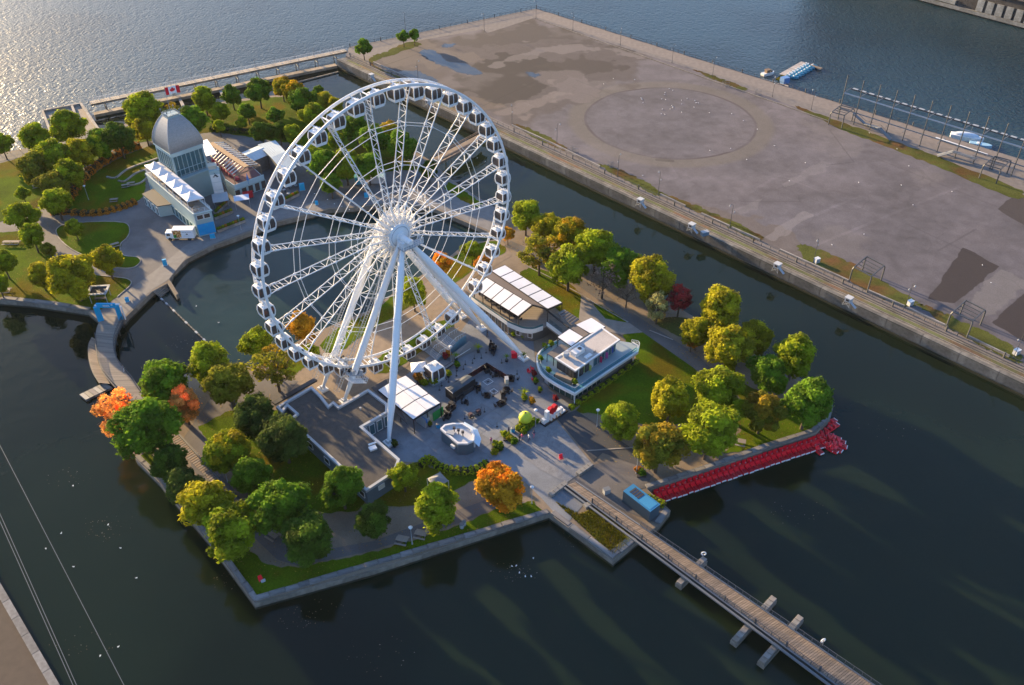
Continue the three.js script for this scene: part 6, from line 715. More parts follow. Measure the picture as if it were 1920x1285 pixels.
{ // long timber footbridge to the lower right
  const y = 0.7, l0 = G(1062, 910, y), l1 = G(1563, 1281, y), d = l1.clone().sub(l0).normalize(), r0 = G(1080, 904, y), r1 = G(1640, 1286, y), e = r1.clone().sub(r0).normalize(); const Le = l0.clone().addScaledVector(d, 62), Re = r0.clone().addScaledVector(e, 62); const t = thing('timber_footbridge', l0, 0, 'long timber decked footbridge running to the lower right corner', 'bridge');
  planks(t, [l0, Le], [r0, Re], y, MT.wood, 0.34); const g = mb(); for (const f of [0.08, 0.5, 0.92]) g.beam(along(l0, r0, f).add(V(0, -0.4, 0)), along(Le, Re, f).add(V(0, -0.4, 0)), 0.3, 0.6); part(t, 'girder', g, MT.darkSteel);
  const lr = at(G(1110, 944, y), y), rr2 = at(r0.clone().addScaledVector(e, 14), y); railing(t, [lr, Le], y, MT.darkSteel, 1.1, 1.3, 4); railing(t, [rr2, Re], y, MT.darkSteel, 1.1, 1.3, 4);
  { const L = lr.distanceTo(Le), n = Math.floor(L / 5.4); for (let i = 0; i <= n; i++) { const p = lr.clone().addScaledVector(d, i * 5.4); part(t, 'rail_standard', mb().box(p.x, y + 0.5, p.z, 0.22, 1.5, 0.22), MT.darkSteel); } const kb = mb().beam(at(l0, y + 0.08), at(Le, y + 0.08), 0.25, 0.12).beam(at(r0, y + 0.08), at(Re, y + 0.08), 0.25, 0.12); part(t, 'edge_board', kb, MT.steel); const lt = mb().beam(at(l0, y - 0.25).addScaledVector(V(-d.z, 0, d.x), 0.55), at(Le, y - 0.25).addScaledVector(V(-d.z, 0, d.x), 0.55), 0.35, 0.25); part(t, 'service_pipe', lt, MT.steel); }
  const pier = (a, b, label) => { const A = G(...a, -0.3), B = G(...b, -0.3), k = thing('stone_pier', at(A, WATER), 0, label, 'bridge pier'); const dd = B.clone().sub(A), n = Math.max(3, Math.round(dd.length() / 1.0)), gg = new RoundedBoxGeometry(1, 1, 1, 1, 0.08); metreUV(gg); for (let i = 0; i < n; i++) { const c = along(A, B, (i + 0.5) / n), m = mesh('stone', gg, [MT.stone, MT.concrete, MT.wallStone][(hash(i, n, 6) * 3) | 0], k); m.position.set(c.x - A.x, 1.0 + 0.06 * (hash(i, 1, 2) - 0.5), c.z - A.z); m.scale.set(dd.length() / n - 0.03, 0.8, 0.9 + 0.12 * hash(i, 2, 2)); m.rotation.y = -Math.atan2(dd.z, dd.x); } part(k, 'footing', mb().beam(at(A, -2), at(B, -2), 1.15, 2.6), MT.wallStone); };
  pier([1273, 1094], [1322, 1046], 'short stone pier nearest the island under the long footbridge'); pier([1377, 1202], [1452, 1120], 'middle stone pier crossing under the long footbridge'); pier([1428, 1242], [1502, 1156], 'stone pier under the long footbridge closest to the lower right');
  const ls = thing('life_ring_post', G(1318, 1046, y), 0, 'white rounded marker on the right rail of the long footbridge', 'life ring'); mesh('ring', new THREE.TorusGeometry(0.35, 0.1, 8, 16), MT.white, ls).position.y = 1.0; mesh('post', mb().box(0, 0.5, 0.12, 0.1, 1.1, 0.1).geo(), MT.steel, ls); const s2 = copyOf(ls, G(1541, 1209, y), 0.4, 'white rounded marker farther along the right rail, near the lower right corner');
}
{ // blue container and weir gear on the quay spur
  const a = G(1171, 945, 0), b = G(1213, 978, 0), d = b.clone().sub(a).normalize(), t = thing('shipping_container', along(a, b, 0.5).add(V(0.75 * 1.2, 0, -0.95 * 1.0)), -Math.atan2(d.z, d.x), 'blue topped steel container beside the long footbridge', 'container'); mesh('body', mb().box(0, 1.3, 0, 6.06, 2.5, 2.44).geo(), mat(0.05, 0.085, 0.11, 0.6), t); mesh('roof', mb().box(0, 2.6, 0, 6.1, 0.1, 2.5).geo(), mat(0.025, 0.17, 0.33, 0.5), t); for (let i = 0; i < 4; i++) mesh('roof_hatch', mb().box(-2 + i * 0.55, 2.68, -0.1, 0.4, 0.06, 1.5).geo(), MT.dark, t); mesh('roof_sheet', mb().box(1.4, 2.67, 0, 2.6, 0.04, 1.9).geo(), mat(0.05, 0.24, 0.42, 0.4), t); const rb = mb(); for (let i = 0; i < 24; i++) rb.box(-2.9 + i * 0.252, 1.3, 1.25, 0.1, 2.3, 0.06).box(-2.9 + i * 0.252, 1.3, -1.25, 0.1, 2.3, 0.06); mesh('rib', rb.geo(), mat(0.045, 0.08, 0.105, 0.6), t).userData.kind = 'stuff';
  const bl = (x, y, x2, y2, label) => { const A = G(x, y), B = G(x2, y2), k = thing('stone_bench', A, 0, label, 'stone block'); const n = 4, dd = B.clone().sub(A); for (let i = 0; i < n; i++) { const c = along(A, B, (i + 0.5) / n), m = mesh('stone', metreUV(new RoundedBoxGeometry(dd.length() / n - 0.04, 0.6, 0.8 + 0.1 * hash(i, 1, 1), 1, 0.06)), MT.stone, k); m.position.set(c.x - A.x, 0.3, c.z - A.z); m.rotation.y = -Math.atan2(dd.z, dd.x); } };
  bl(1031, 932, 1062, 908, 'row of pale stone blocks left of the start of the long footbridge'); bl(1083, 892, 1110, 873, 'row of pale stone blocks at the corner of the cobbles'); bl(1096, 953, 1112, 944, 'small stone block beside the rough grass of the spur');
  const wb = thing('steel_cabinet', G(1137, 925), 0.4, 'small grey steel cabinet on the asphalt beside the start of the footbridge', 'cabinet'); mesh('box', mb().box(0, 0.55, 0, 1.1, 1.0, 0.8).geo(), MT.galv, wb); mesh('lid', mb().box(0, 1.08, 0, 1.2, 0.08, 0.9).geo(), MT.steel, wb);
}
{ // curving boardwalk at the left
  const y = 0.12, l = curve([[200, 590], [187, 602], [180, 622], [181, 645], [184, 672], [192, 695], [208, 716], [226, 735], [245, 752]].map(q => G(q[0], q[1], y)), 40), r = curve([[232, 592], [227, 606], [218, 626], [214, 650], [218, 672], [233, 695], [250, 715], [263, 735], [272, 748]].map(q => G(q[0], q[1], y)), 40); const t = thing('curved_boardwalk', l[0], 0, 'curving timber boardwalk between the blue arch and the west bank', 'boardwalk');
  planks(t, l, r, y, MT.woodGrey, 0.3); const g = mb(); for (let i = 0; i + 1 < l.length; i++) g.beam(at(l[i], y - 0.35), at(l[i + 1], y - 0.35), 0.25, 0.5).beam(at(r[i], y - 0.35), at(r[i + 1], y - 0.35), 0.25, 0.5); part(t, 'edge_beam', g, MT.darkSteel); railing(t, r, y, MT.darkSteel, 1.0, 2, 3); railing(t, l.slice(12), y, MT.darkSteel, 1.0, 2, 3);
  { const p = mb(); for (let i = 0; i < l.length; i += 4) p.tube(at(l[i], -3), at(l[i], y - 0.3), 0.15, 0.15).tube(at(r[i], -3), at(r[i], y - 0.3), 0.15, 0.15); stuff(part(t, 'pile', p, MT.darkSteel)); }
  const y2 = -0.5, l2 = curve([[172, 632], [166, 645], [166, 670], [173, 696], [186, 718]].map(q => G(q[0], q[1], y2)), 20), r2 = curve([[186, 640], [181, 652], [183, 676], [192, 698], [206, 720]].map(q => G(q[0], q[1], y2)), 20); const s = thing('lower_boardwalk', l2[0], 0, 'narrower lower boardwalk hugging the left side of the curved one', 'boardwalk'); planks(s, l2, r2, y2, MT.wood, 0.3); { const e = mb(); for (let i = 0; i + 1 < l2.length; i++) e.beam(at(l2[i], y2 - 0.25), at(l2[i + 1], y2 - 0.25), 0.2, 0.4); part(s, 'edge_beam', e, MT.darkSteel); }
  const f = thing('floating_dock', G(178, 735, -1), 0, 'grey floating dock at the foot of the lower boardwalk', 'dock'); const q = [[148, 740], [196, 717], [210, 726], [160, 750]].map(v => G(v[0], v[1], -1)); for (let i = 0; i < 6; i++) part(f, 'dock_section', mb().slab(along(q[0], q[1], i / 6 + 0.006), along(q[0], q[1], (i + 1) / 6 - 0.006), along(q[3], q[2], (i + 1) / 6 - 0.006), along(q[3], q[2], i / 6 + 0.006), 0.5), [MT.steel, MT.darkSteel, MT.woodGrey][i % 3]);
}
{ // floating boom across the basin
  const a = G(288, 547, WATER + 0.1), b = G(390, 645, WATER + 0.1), n = 22, t = thing('floating_boom', a, 0, 'thin pale floating boom stretched across the basin', 'boom'); const d = b.clone().sub(a), ang = -Math.atan2(d.z, d.x); for (let i = 0; i < n; i++) { const c = along(a, b, (i + 0.5) / n); part(t, 'float', mb().box(c.x, WATER + 0.1, c.z, d.length() / n - 0.25, 0.3, hash(i, 2, 5) > 0.72 ? 0.4 : 0.25, ang + 0.06 * (hash(i, 1, 1) - 0.5)), hash(i, 2, 5) > 0.72 ? MT.galv : MT.darkSteel); } part(t, 'chain', mb().beam(a, b, 0.08, 0.08), MT.dark);
  const s = thing('quay_steps', G(296, 540), 0, 'dark steps down to the basin beside the boom', 'steps'); const p = [[286, 546], [302, 531], [317, 543], [300, 556]]; for (let i = 0; i < 5; i++) { const y = -0.1 - i * 0.28, u = i / 5; part(s, 'step', mb().slab(along(G(286, 546, y), G(300, 557, y), u), along(G(304, 530, y), G(318, 543, y), u), along(G(304, 530, y), G(318, 543, y), u + 0.2), along(G(286, 546, y), G(300, 557, y), u + 0.2), 0.3), MT.wallStone); }
}
{ // blue gateway
  const t = thing('blue_gateway', G(205, 600), 0, 'bright blue gateway of three banner panels at the start of the curved boardwalk', 'gateway'); const bm = mat(0.0, 0.33, 0.62, 0.45); const pyl = (a, b, name) => { const A = G(...a), B = G(...b), d = B.clone().sub(A), ang = -Math.atan2(d.z, d.x), c = along(A, B, 0.5); const p = part(t, name, mb().box(c.x, 2.0, c.z, d.length(), 3.7, 0.5, ang), bm); part(t, 'truss', mb().box(c.x, 2.0, c.z - 0.55, 0.12, 4, 0.12).box(c.x - 0.4, 2.0, c.z - 0.5, 0.12, 4, 0.12).box(c.x + 0.1, 3.95, c.z - 0.4, d.length(), 0.12, 0.5), MT.whitePaint); };
  pyl([184, 604], [195, 601], 'side_panel'); pyl([223, 602], [231, 599], 'side_panel'); const a = P(184, 575, 4), b = P(214, 575, 4), d = b.clone().sub(a), ang = -Math.atan2(d.z, d.x), c = along(a, b, 0.5); part(t, 'top_panel', mb().box(c.x, 4.3, c.z, d.length() + 0.6, 1.1, 0.3, ang), bm); const tx = mb(); for (let i = 0; i < 9; i++) { const q = along(a, b, 0.33 + i * 0.045); tx.box(q.x, 4.3, q.z + 0.18, 0.07, 0.4, 0.04, ang); if (i % 3) tx.box(q.x + 0.1, 4.3 + (i % 2 ? 0.16 : -0.16), q.z + 0.18, 0.16, 0.07, 0.04, ang); } tx.ball(along(a, b, 0.88).x, 4.5, along(a, b, 0.88).z + 0.15, 0.16, 1.5, 1, 0.3, 6); part(t, 'lettering', tx, MT.white).userData.kind = 'stuff'; part(t, 'white_side', mb().beam(P(226, 575, 3.9), P(235, 598, 0.6), 0.7, 0.25), MT.whitePaint);
  const k = thing('shade_frame', G(190, 562), 0.1, 'small square pavilion frame with a dark open top on the lawn by the gateway', 'shelter'); const kr = mb(), H = 2.6; for (const s of [-1, 1]) kr.box(0, H, s * 1.6, 4.2, 0.2, 0.5).box(s * 1.9, H, 0, 0.5, 0.2, 3.0); mesh('roof_frame', kr.geo(), MT.galv, k); mesh('roof_screen', mb().box(0, H - 0.15, 0, 3.4, 0.06, 2.8).geo(), MT.dark, k); for (const [x, z] of [[-1.7, -1.4], [1.7, -1.4], [-1.7, 1.4], [1.7, 1.4]]) mesh('post', mb().tube(V(x, 0, z), V(x, H, z), 0.07, 0.07).geo(), MT.galv, k); mesh('table', mb().box(0, 0.7, 0.4, 2.4, 0.1, 0.9).box(-0.9, 0.35, 0.4, 0.1, 0.7, 0.7).box(0.9, 0.35, 0.4, 0.1, 0.7, 0.7).geo(), MT.dark, k);
}
{ // weir with its footbridge at the upper left
  const y = 2.0, a = G(168, 193, y), b = G(648, 94, y), d = b.clone().sub(a).normalize(), n = V(-d.z, 0, d.x); const L = a.distanceTo(b), t = thing('weir_footbridge', a, 0, 'long narrow footbridge on trestles above the weir at the upper left', 'bridge'); planks(t, [a.clone().addScaledVector(n, -1.3), b.clone().addScaledVector(n, -1.3)], [a.clone().addScaledVector(n, 1.3), b.clone().addScaledVector(n, 1.3)], y, mat(0.5, 0.42, 0.32, 0.8, { map: TX.plank }), 0.6); railing(t, [a.clone().addScaledVector(n, -1.3), b.clone().addScaledVector(n, -1.3)], y, MT.whitePaint, 1.0, 3, 3); railing(t, [a.clone().addScaledVector(n, 1.3), b.clone().addScaledVector(n, 1.3)], y, MT.whitePaint, 1.0, 3, 3);
  part(t, 'girder', mb().beam(a.clone().addScaledVector(n, 1.2).add(V(0, -0.4, 0)), b.clone().addScaledVector(n, 1.2).add(V(0, -0.4, 0)), 0.25, 0.5).beam(a.clone().addScaledVector(n, -1.2).add(V(0, -0.4, 0)), b.clone().addScaledVector(n, -1.2).add(V(0, -0.4, 0)), 0.25, 0.5), MT.wallStone);
  const N = 12; for (let i = 1; i <= N; i++) { const c = along(a, b, (i - 0.4) / (N + 0.2)); part(t, 'trestle', mb().tube(at(c.clone().addScaledVector(n, -1.6), -3), at(c.clone().addScaledVector(n, -1.2), y), 0.16, 0.16).tube(at(c.clone().addScaledVector(n, 1.9), -3), at(c.clone().addScaledVector(n, 1.2), y), 0.16, 0.16).beam(at(c.clone().addScaledVector(n, -1.6), 0.3), at(c.clone().addScaledVector(n, 1.8), 0.3), 0.16, 0.25), MT.steel); part(t, 'lamp_standard', mb().tube(at(c.clone().addScaledVector(n, -1.4), y), at(c.clone().addScaledVector(n, -1.4), y + 2.2), 0.06, 0.04).box(c.x - n.x * 1.4, y + 2.3, c.z - n.z * 1.4, 0.3, 0.2, 0.3), MT.steel); }
  const wA = G(176, 213, -0.7), wB = G(630, 121, -0.7); struct('weir_wall', mb().beam(at(wA, -1.9), at(wB, -1.9), 2.2, 2.4).geo(), mat(0.42, 0.34, 0.25, 0.9, { map: TX.stone })); struct('weir_wall', mb().beam(at(G(500, 168, -1.2), -2), at(G(634, 134, -1.2), -2), 0.6, 1.6).geo(), MT.wallStone);
  for (const [x, y2] of [[335, 190], [410, 172]]) { const A = G(x, y2 - 8, -1), B = G(x + 10, y2 + 12, -1.4); struct('weir_wall', mb().beam(at(A, -1.9), at(B, -1.9), 0.9, 1.6).geo(), MT.concrete); }
  const dk = mb(); for (const [p, q] of [[[80, 210], [100, 263]], [[152, 196], [184, 243]], [[80, 209], [152, 195]], [[135, 200], [146, 228]]]) dk.beam(G(p[0], p[1], 0.3), G(q[0], q[1], 0.3), 0.7, 0.8); struct('dock_wall', dk.geo(), MT.concrete); const lk = mb(); for (const [x, y3] of [[98, 206], [118, 202], [60, 285], [85, 281], [107, 277]]) lk.box(G(x, y3).x, 0.4, G(x, y3).z, 0.5, 0.8, 0.5); struct('quay_bollards', lk.geo(), MT.steel);
  const pr = thing('park_fence', G(0, 290), 0, 'low dark railing along the river promenade at the left edge', 'fence'); railing(pr, [G(-60, 304), G(0, 291), G(75, 276), G(100, 267)], 0, MT.darkSteel, 1, 2.5, 2);
}
{ // timber footbridge from the park to the pier
  const y0 = 0.6, y1 = 1.75; const N = 10, cl = i => { const u = i / N; const y = lerp(y0, y1, u) + 0.9 * Math.sin(Math.PI * u); return [G(lerp(806, 902, u), lerp(300, 250, u), y), G(lerp(818, 912, u), lerp(308, 258, u), y)]; }; const t = thing('arched_footbridge', at(cl(0)[0], 0), 0, 'gently arched brown footbridge over the still water seen through the right of the wheel', 'bridge'); const b = mb(), g = mb(); const ms = []; for (let i = 0; i < N; i++) { const [a, c] = cl(i), [a2, c2] = cl(i + 1); b.slab(a, a2, c2, c, 0.15); for (const [p, q] of [[a, a2], [c, c2]]) { g.beam(p.clone().add(V(0, -0.35, 0)), q.clone().add(V(0, -0.35, 0)), 0.25, 0.6).beam(p.clone().add(V(0, 1.0, 0)), q.clone().add(V(0, 1.0, 0)), 0.1, 0.08).beam(p.clone().add(V(0, 0.55, 0)), q.clone().add(V(0, 0.55, 0)), 0.05, 0.3).tube(p, p.clone().add(V(0, 1, 0)), 0.05, 0.05, 5); } } part(t, 'deck', b, MT.wood); part(t, 'railing', g, mat(0.22, 0.15, 0.1, 0.8)); for (const u of [0.3, 0.7]) { const [a, c] = cl(N * u); part(t, 'pier', mb().tube(at(a, -3), a, 0.18, 0.18).tube(at(c, -3), c, 0.18, 0.18), MT.steel); }
}
// ---------- pedal boats ----------
{
  const hull = (() => { const sh = new THREE.Shape(); sh.moveTo(-1.45, 0.05); sh.lineTo(1.1, 0); sh.quadraticCurveTo(1.6, 0.1, 1.62, 0.42); sh.lineTo(-1.5, 0.5); sh.closePath(); const g = new THREE.ExtrudeGeometry(sh, { depth: 0.34, bevelEnabled: true, bevelSize: 0.04, bevelThickness: 0.04, bevelSegments: 1, curveSegments: 4 }); const m = mb(); for (const z of [-0.46, 0.12]) m.add(g, M4().makeTranslation(0, -0.14, z)); return m.geo(); })();
  const seat = mb().box(-0.5, 0.5, 0, 0.55, 0.16, 0.86).box(-0.85, 0.75, 0, 0.16, 0.6, 0.86, 0, 0, 0.25).box(0.45, 0.5, 0, 0.5, 0.14, 0.86).box(0.12, 0.72, 0, 0.14, 0.5, 0.86, 0, 0, 0.25).geo(), deck = mb().box(0, 0.38, 0, 2.9, 0.1, 0.9).box(0.95, 0.5, 0, 0.5, 0.25, 0.3).geo(), bump = mb().box(1.62, 0.26, 0, 0.14, 0.2, 0.9).geo(), bar = mb().tube(V(-0.35, 0.6, 0), V(-0.35, 1.0, 0), 0.03, 0.03, 6).tube(V(-0.35, 1.0, -0.15), V(-0.35, 1.0, 0.15), 0.03, 0.03, 6).geo();
  const dim = mat(0.42, 0.01, 0.02, 0.5); const proto = thing('pedal_boat', V(0, 0, 0), 0, 'red pedal boat with a pale bumper moored in the tight row along the quay', 'pedal boat', 'red pedal boats in the row'); proto.userData.base = 'pedal_boat'; mesh('hull', hull, MT.red, proto); mesh('seat', seat, MT.red, proto); mesh('deck', deck, dim, proto); mesh('bumper', bump, MT.white, proto); mesh('steering_bar', bar, MT.galv, proto);
  const A = G(1217, 919, WATER), B = G(1460, 838, WATER), C = G(1531, 815, WATER); let first = true; const put = (p, turn, label, group) => { let o = proto; if (!first) { o = proto.clone(); o.name = numbered('pedal_boat'); scene.add(o); } first = false; o.position.set(p.x, WATER, p.z); o.rotation.y = turn; o.userData = { label: label || proto.userData.label, category: 'pedal boat', group: group || proto.userData.group, base: undefined }; delete o.userData.base; };
  const row = (a, b, n) => { const d = b.clone().sub(a).normalize(), nn = V(-d.z, 0, d.x); for (let i = 0; i < n; i++) { const p = along(a, b, (i + 0.5) / n).addScaledVector(nn, 2.0 + 0.15 * (hash(i, n, 4) - 0.5)); put(p, -Math.atan2(nn.z, nn.x) + 0.12 * (hash(i, n, 5) - 0.5)); } };
  row(A, B, 24); row(B, C, 8);
  const L2 = 'red pedal boat in the loose cluster at the eastern end of the row', g2 = 'red pedal boats in the cluster at the end'; for (const [x, y, a] of [[1542, 832, -1.0], [1549, 838, -0.9], [1556, 842, -0.8], [1563, 841, -0.7], [1571, 836, -0.45], [1538, 820, -0.3], [1546, 816, -0.3], [1552, 824, -0.35], [1560, 822, -0.4], [1568, 828, -0.4], [1553, 808, 0.6], [1560, 803, 0.6], [1556, 795, 0.6], [1530, 843, -1.1]]) put(G(x, y, WATER), a, L2, g2);
}
// ---------- moorings and boats on the far side of the pier ----------
{
  const t = thing('pontoon', G(1470, 135, WATER), 0, 'pale timber pontoon reaching into the river arm beyond the pier', 'pontoon'); const y = -1, q = [[1462, 138], [1503, 115], [1516, 119], [1476, 143]].map(v => G(v[0], v[1], y)); planks(t, [q[0], q[1]], [q[3], q[2]], y, mat(0.55, 0.49, 0.45, 0.8, { map: TX.plank }), 0.5, 0.3); part(t, 'end_arm', mb().beam(G(1518, 121, y), G(1541, 129, y), 0.9, 0.4), MT.wood); part(t, 'gangway', mb().slab(P(1425, 148, 0), P(1428, 152, 0), P(1470, 164, 0), P(1472, 159, 0), 0.3).slab(P(1462, 156, 0), P(1478, 160, 0), P(1479, 165, 0), P(1466, 163, 0), 0.3), mat(0.45, 0.36, 0.28, 0.8)); part(t, 'planted_bed', mb().slab(P(1454, 148, -0.7), P(1466, 140, -0.7), P(1478, 143, -0.7), P(1466, 151, -0.7), 0.4), MT.grass); part(t, 'blue_cabin', mb().box(P(1472, 149, 0).x, -0.2, P(1472, 149, 0).z, 2.6, 2.0, 2.0, 0.5), mat(0.12, 0.25, 0.5, 0.5)); part(t, 'railing', mb().beam(P(1425, 146, 0.9), P(1455, 154, 0.9), 0.08, 0.08).beam(P(1425, 146, 0.4), P(1455, 154, 0.4), 0.06, 0.06), MT.whitePaint);
  const hull = (l, w, h) => { const s = new THREE.Shape(); s.moveTo(-l / 2, -w / 2 * 0.8); s.lineTo(l * 0.15, -w / 2); s.quadraticCurveTo(l * 0.4, -w * 0.4, l / 2, 0); s.quadraticCurveTo(l * 0.4, w * 0.4, l * 0.15, w / 2); s.lineTo(-l / 2, w / 2 * 0.8); s.closePath(); const g = new THREE.ExtrudeGeometry(s, { depth: h, bevelEnabled: true, bevelSize: 0.08, bevelThickness: 0.08, bevelSegments: 2, curveSegments: 6 }); g.rotateX(-Math.PI / 2); return g; };
  const hg = hull(4.2, 1.5, 0.6), ig = mb().box(-0.2, 0.68, 0, 3.0, 0.05, 0.9).geo(), sg = mb().box(-1.2, 0.8, 0, 0.5, 0.3, 1.1).box(0.2, 0.75, 0, 0.3, 0.2, 1.1).geo(), cg = mb().box(0.7, 1.0, 0, 0.08, 0.5, 1.0).box(-1.9, 0.9, 0, 0.5, 0.5, 0.4).geo(); const proto = thing('motor_boat', V(0, 0, 0), 0, 'small turquoise and white motor boat moored at the pontoon', 'boat', 'turquoise boats along the pontoon'); mesh('hull', hg, mat(0.02, 0.22, 0.32, 0.3), proto); mesh('floor', ig, mat(0.03, 0.3, 0.38, 0.5), proto); mesh('seat', sg, MT.white, proto); mesh('windscreen', cg, MT.whitePaint, proto);
  for (let i = 0; i < 8; i++) { const p = along(G(1486, 146, WATER), G(1521, 125, WATER), i / 7); const o = i ? copyOf(proto, p, -0.45) : proto; o.position.copy(p); o.rotation.y = -0.45; }
  const bg = thing('work_boat', G(1440, 140, WATER), 0.5, 'cluttered white and brown work boat tied up left of the pontoon', 'boat'); mesh('hull', hull(5, 2, 0.8), MT.whitePaint, bg); mesh('cabin', mb().box(-0.4, 1.3, 0, 1.6, 1.1, 1.3).box(-0.4, 1.9, 0, 1.9, 0.1, 1.6).geo(), mat(0.2, 0.13, 0.08, 0.7), bg); mesh('gear', mb().box(1.1, 1.1, 0.3, 0.6, 0.5, 0.6).box(1.3, 1.0, -0.4, 0.5, 0.4, 0.4).geo(), MT.dark, bg);
  const yt = thing('white_yacht', G(1812, 262, WATER), -0.42, 'white covered yacht moored below the steel arcade', 'boat'); mesh('hull', hull(9, 2.8, 1.3), MT.white, yt); mesh('cover', (() => { const g = new THREE.SphereGeometry(1, 18, 8, 0, 6.29, 0, Math.PI / 2); g.scale(3.6, 0.9, 1.15); g.translate(-0.3, 1.4, 0); return g; })(), mat(0.6, 0.66, 0.72, 0.6), yt); mesh('mast', mb().tube(V(0.5, 1.4, 0), V(0.5, 5, 0), 0.04, 0.03).geo(), MT.galv, yt);
  const rb = thing('pale_blue_boat', G(1838, 275, WATER), -0.42, 'pale blue open boat behind the white yacht', 'boat'); mesh('hull', hull(6, 2.2, 0.9), mat(0.3, 0.5, 0.62, 0.4), rb); mesh('seat', mb().box(-0.8, 1.05, 0, 0.6, 0.2, 1.4).geo(), MT.white, rb);
  const dg = thing('small_dinghy', G(849, 344, WATER), 0.2, 'small dark dinghy on the canal seen through the right spokes of the wheel', 'boat'); mesh('hull', hull(4.2, 1.4, 0.6), MT.darkSteel, dg); mesh('bench', mb().box(0, 0.7, 0, 0.3, 0.08, 1.0).box(-1.2, 0.7, 0, 0.3, 0.08, 1.0).geo(), MT.galv, dg);
}
{ // steel arcade on the river side of the pier
  const top = PIER.top, a = G(1571, 224, top), b = G(1886, 327, top), d = b.clone().sub(a).normalize(), n = V(-d.z, 0, d.x); if (n.z < 0) n.negate(); const t = thing('steel_arcade', a, 0, 'row of tall dark steel masts joined by beams along the river side of the pier', 'steel frame'); const S = 5.15, N = 15, O = n.clone().multiplyScalar(-4.4);
  for (let i = 0; i < N; i++) { const c = a.clone().addScaledVector(d, i * S), o = c.clone().add(O); part(t, 'mast', mb().beam(at(c, top), at(c, top + 13.6), 0.22, 0.22), MT.darkSteel); part(t, 'bracket', mb().beam(at(c, top + 8.6), at(o, top + 8.6), 0.16, 0.2), MT.steel); part(t, 'bracket', mb().beam(at(c, top + 3.6), at(c.clone().addScaledVector(n, 1.6), top + 3.0), 0.12, 0.16), MT.steel); if (i % 2 === 0) part(t, 'lamp_cap', mb().cyl(c.x, top + 13.6, c.z, 0.16, 0.3, 8), MT.darkSteel); }
  const e = a.clone().addScaledVector(d, (N - 1) * S); part(t, 'beam', mb().beam(at(a, top + 8.4), at(e, top + 8.4), 0.22, 0.35), MT.galv); part(t, 'beam', mb().beam(at(a, top + 3.6), at(e, top + 3.6), 0.18, 0.25), MT.steel); part(t, 'outer_beam', mb().beam(at(a.clone().add(O), top + 8.4), at(e.clone().add(O), top + 8.4), 0.5, 0.4), MT.darkSteel); for (let i = 0; i < (N - 1) * 2; i++) { const c = a.clone().addScaledVector(d, (i + 0.5) * S / 2).add(O); part(t, 'light_panel', mb().box(c.x, top + 8.66, c.z, 1.6, 0.08, 0.9, -Math.atan2(d.z, d.x)), mat(0.34, 0.36, 0.37, 0.6)); }
  const q = PIER.nIn; const low = t2 => a.clone().addScaledVector(d, t2).addScaledVector(n, -6.2); struct('lower_quay', mb().beam(at(low(2), -1.4), at(low(110), -1.4), 3.2, 3.0).geo(), mat(0.27, 0.28, 0.28, 0.9, { map: TX.stone }));
  const f = (px, label) => { const g = px.map(v => v); const k = thing('steel_portal', G(px[0][0], px[0][1], top), 0, label, 'steel frame'); const [A, B, C, D] = px.map(v => G(v[0], v[1], top)); const H = 4.0; for (const p of [A, B, C, D]) part(k, 'post', mb().beam(at(p, top), at(p, top + H - 0.5), 0.24, 0.24).beam(at(p, top + H - 0.6), at(along(p, along(A, C, 0.5), 0.08), top + H), 0.24, 0.24), MT.darkSteel); const r = mb(), R = [A, B, C, D].map(p => at(along(p, along(A, C, 0.5), 0.08), top + H)); R.forEach((p, i) => r.beam(p, R[(i + 1) % 4], 0.22, 0.22)); for (const u of [0.3, 0.52, 0.75]) r.beam(along(R[0], R[3], u), along(R[1], R[2], u), 0.12, 0.14); part(k, 'roof_frame', r, MT.darkSteel); };
  f([[1592, 529], [1626, 548], [1652, 526], [1617, 507]], 'open box shaped steel portal on the canal side of the lot, left one'); f([[1774, 614], [1813, 633], [1838, 610], [1800, 590]], 'open box shaped steel portal on the canal side of the lot, right one'); f([[1553, 234], [1578, 241], [1597, 227], [1571, 220]], 'open steel portal at the left end of the steel arcade'); f([[1836, 334], [1868, 344], [1888, 326], [1856, 317]], 'open steel portal under the right end of the steel arcade');
  { const k = thing('service_stairs', G(1600, 235, top), 0, 'grey steel stairs and walkway under the left of the steel arcade', 'stairs'); const A = P(1600, 212, top + 2.8), B = P(1622, 232, top + 0.3), C = P(1650, 240, top + 2.6), D = P(1670, 262, top); part(k, 'stair_flight', mb().beam(A, B, 1.4, 0.2), MT.steel); part(k, 'stair_flight', mb().beam(C, D, 1.4, 0.2), MT.steel); part(k, 'walkway', mb().beam(B, C, 1.4, 0.15), MT.steel); part(k, 'railing', mb().beam(A.clone().add(V(0, 1, 0)), B.clone().add(V(0, 1, 0)), 0.07, 0.07).beam(C.clone().add(V(0, 1, 0)), D.clone().add(V(0, 1, 0)), 0.07, 0.07).beam(B.clone().add(V(0, 1, 0)), C.clone().add(V(0, 1, 0)), 0.07, 0.07), MT.darkSteel); const k2 = thing('service_ramp', G(1790, 300, top), 0, 'grey steel ramp under the right of the steel arcade', 'stairs'); part(k2, 'ramp', mb().beam(P(1758, 292, top + 0.3), P(1788, 284, top + 2), 1.6, 0.2).beam(P(1788, 284, top + 2), P(1830, 298, top + 2), 1.4, 0.2), MT.steel); part(k2, 'railing', mb().beam(P(1758, 292, top + 1.3), P(1788, 284, top + 3), 0.07, 0.07).beam(P(1788, 284, top + 3), P(1830, 298, top + 3), 0.07, 0.07), MT.darkSteel); }
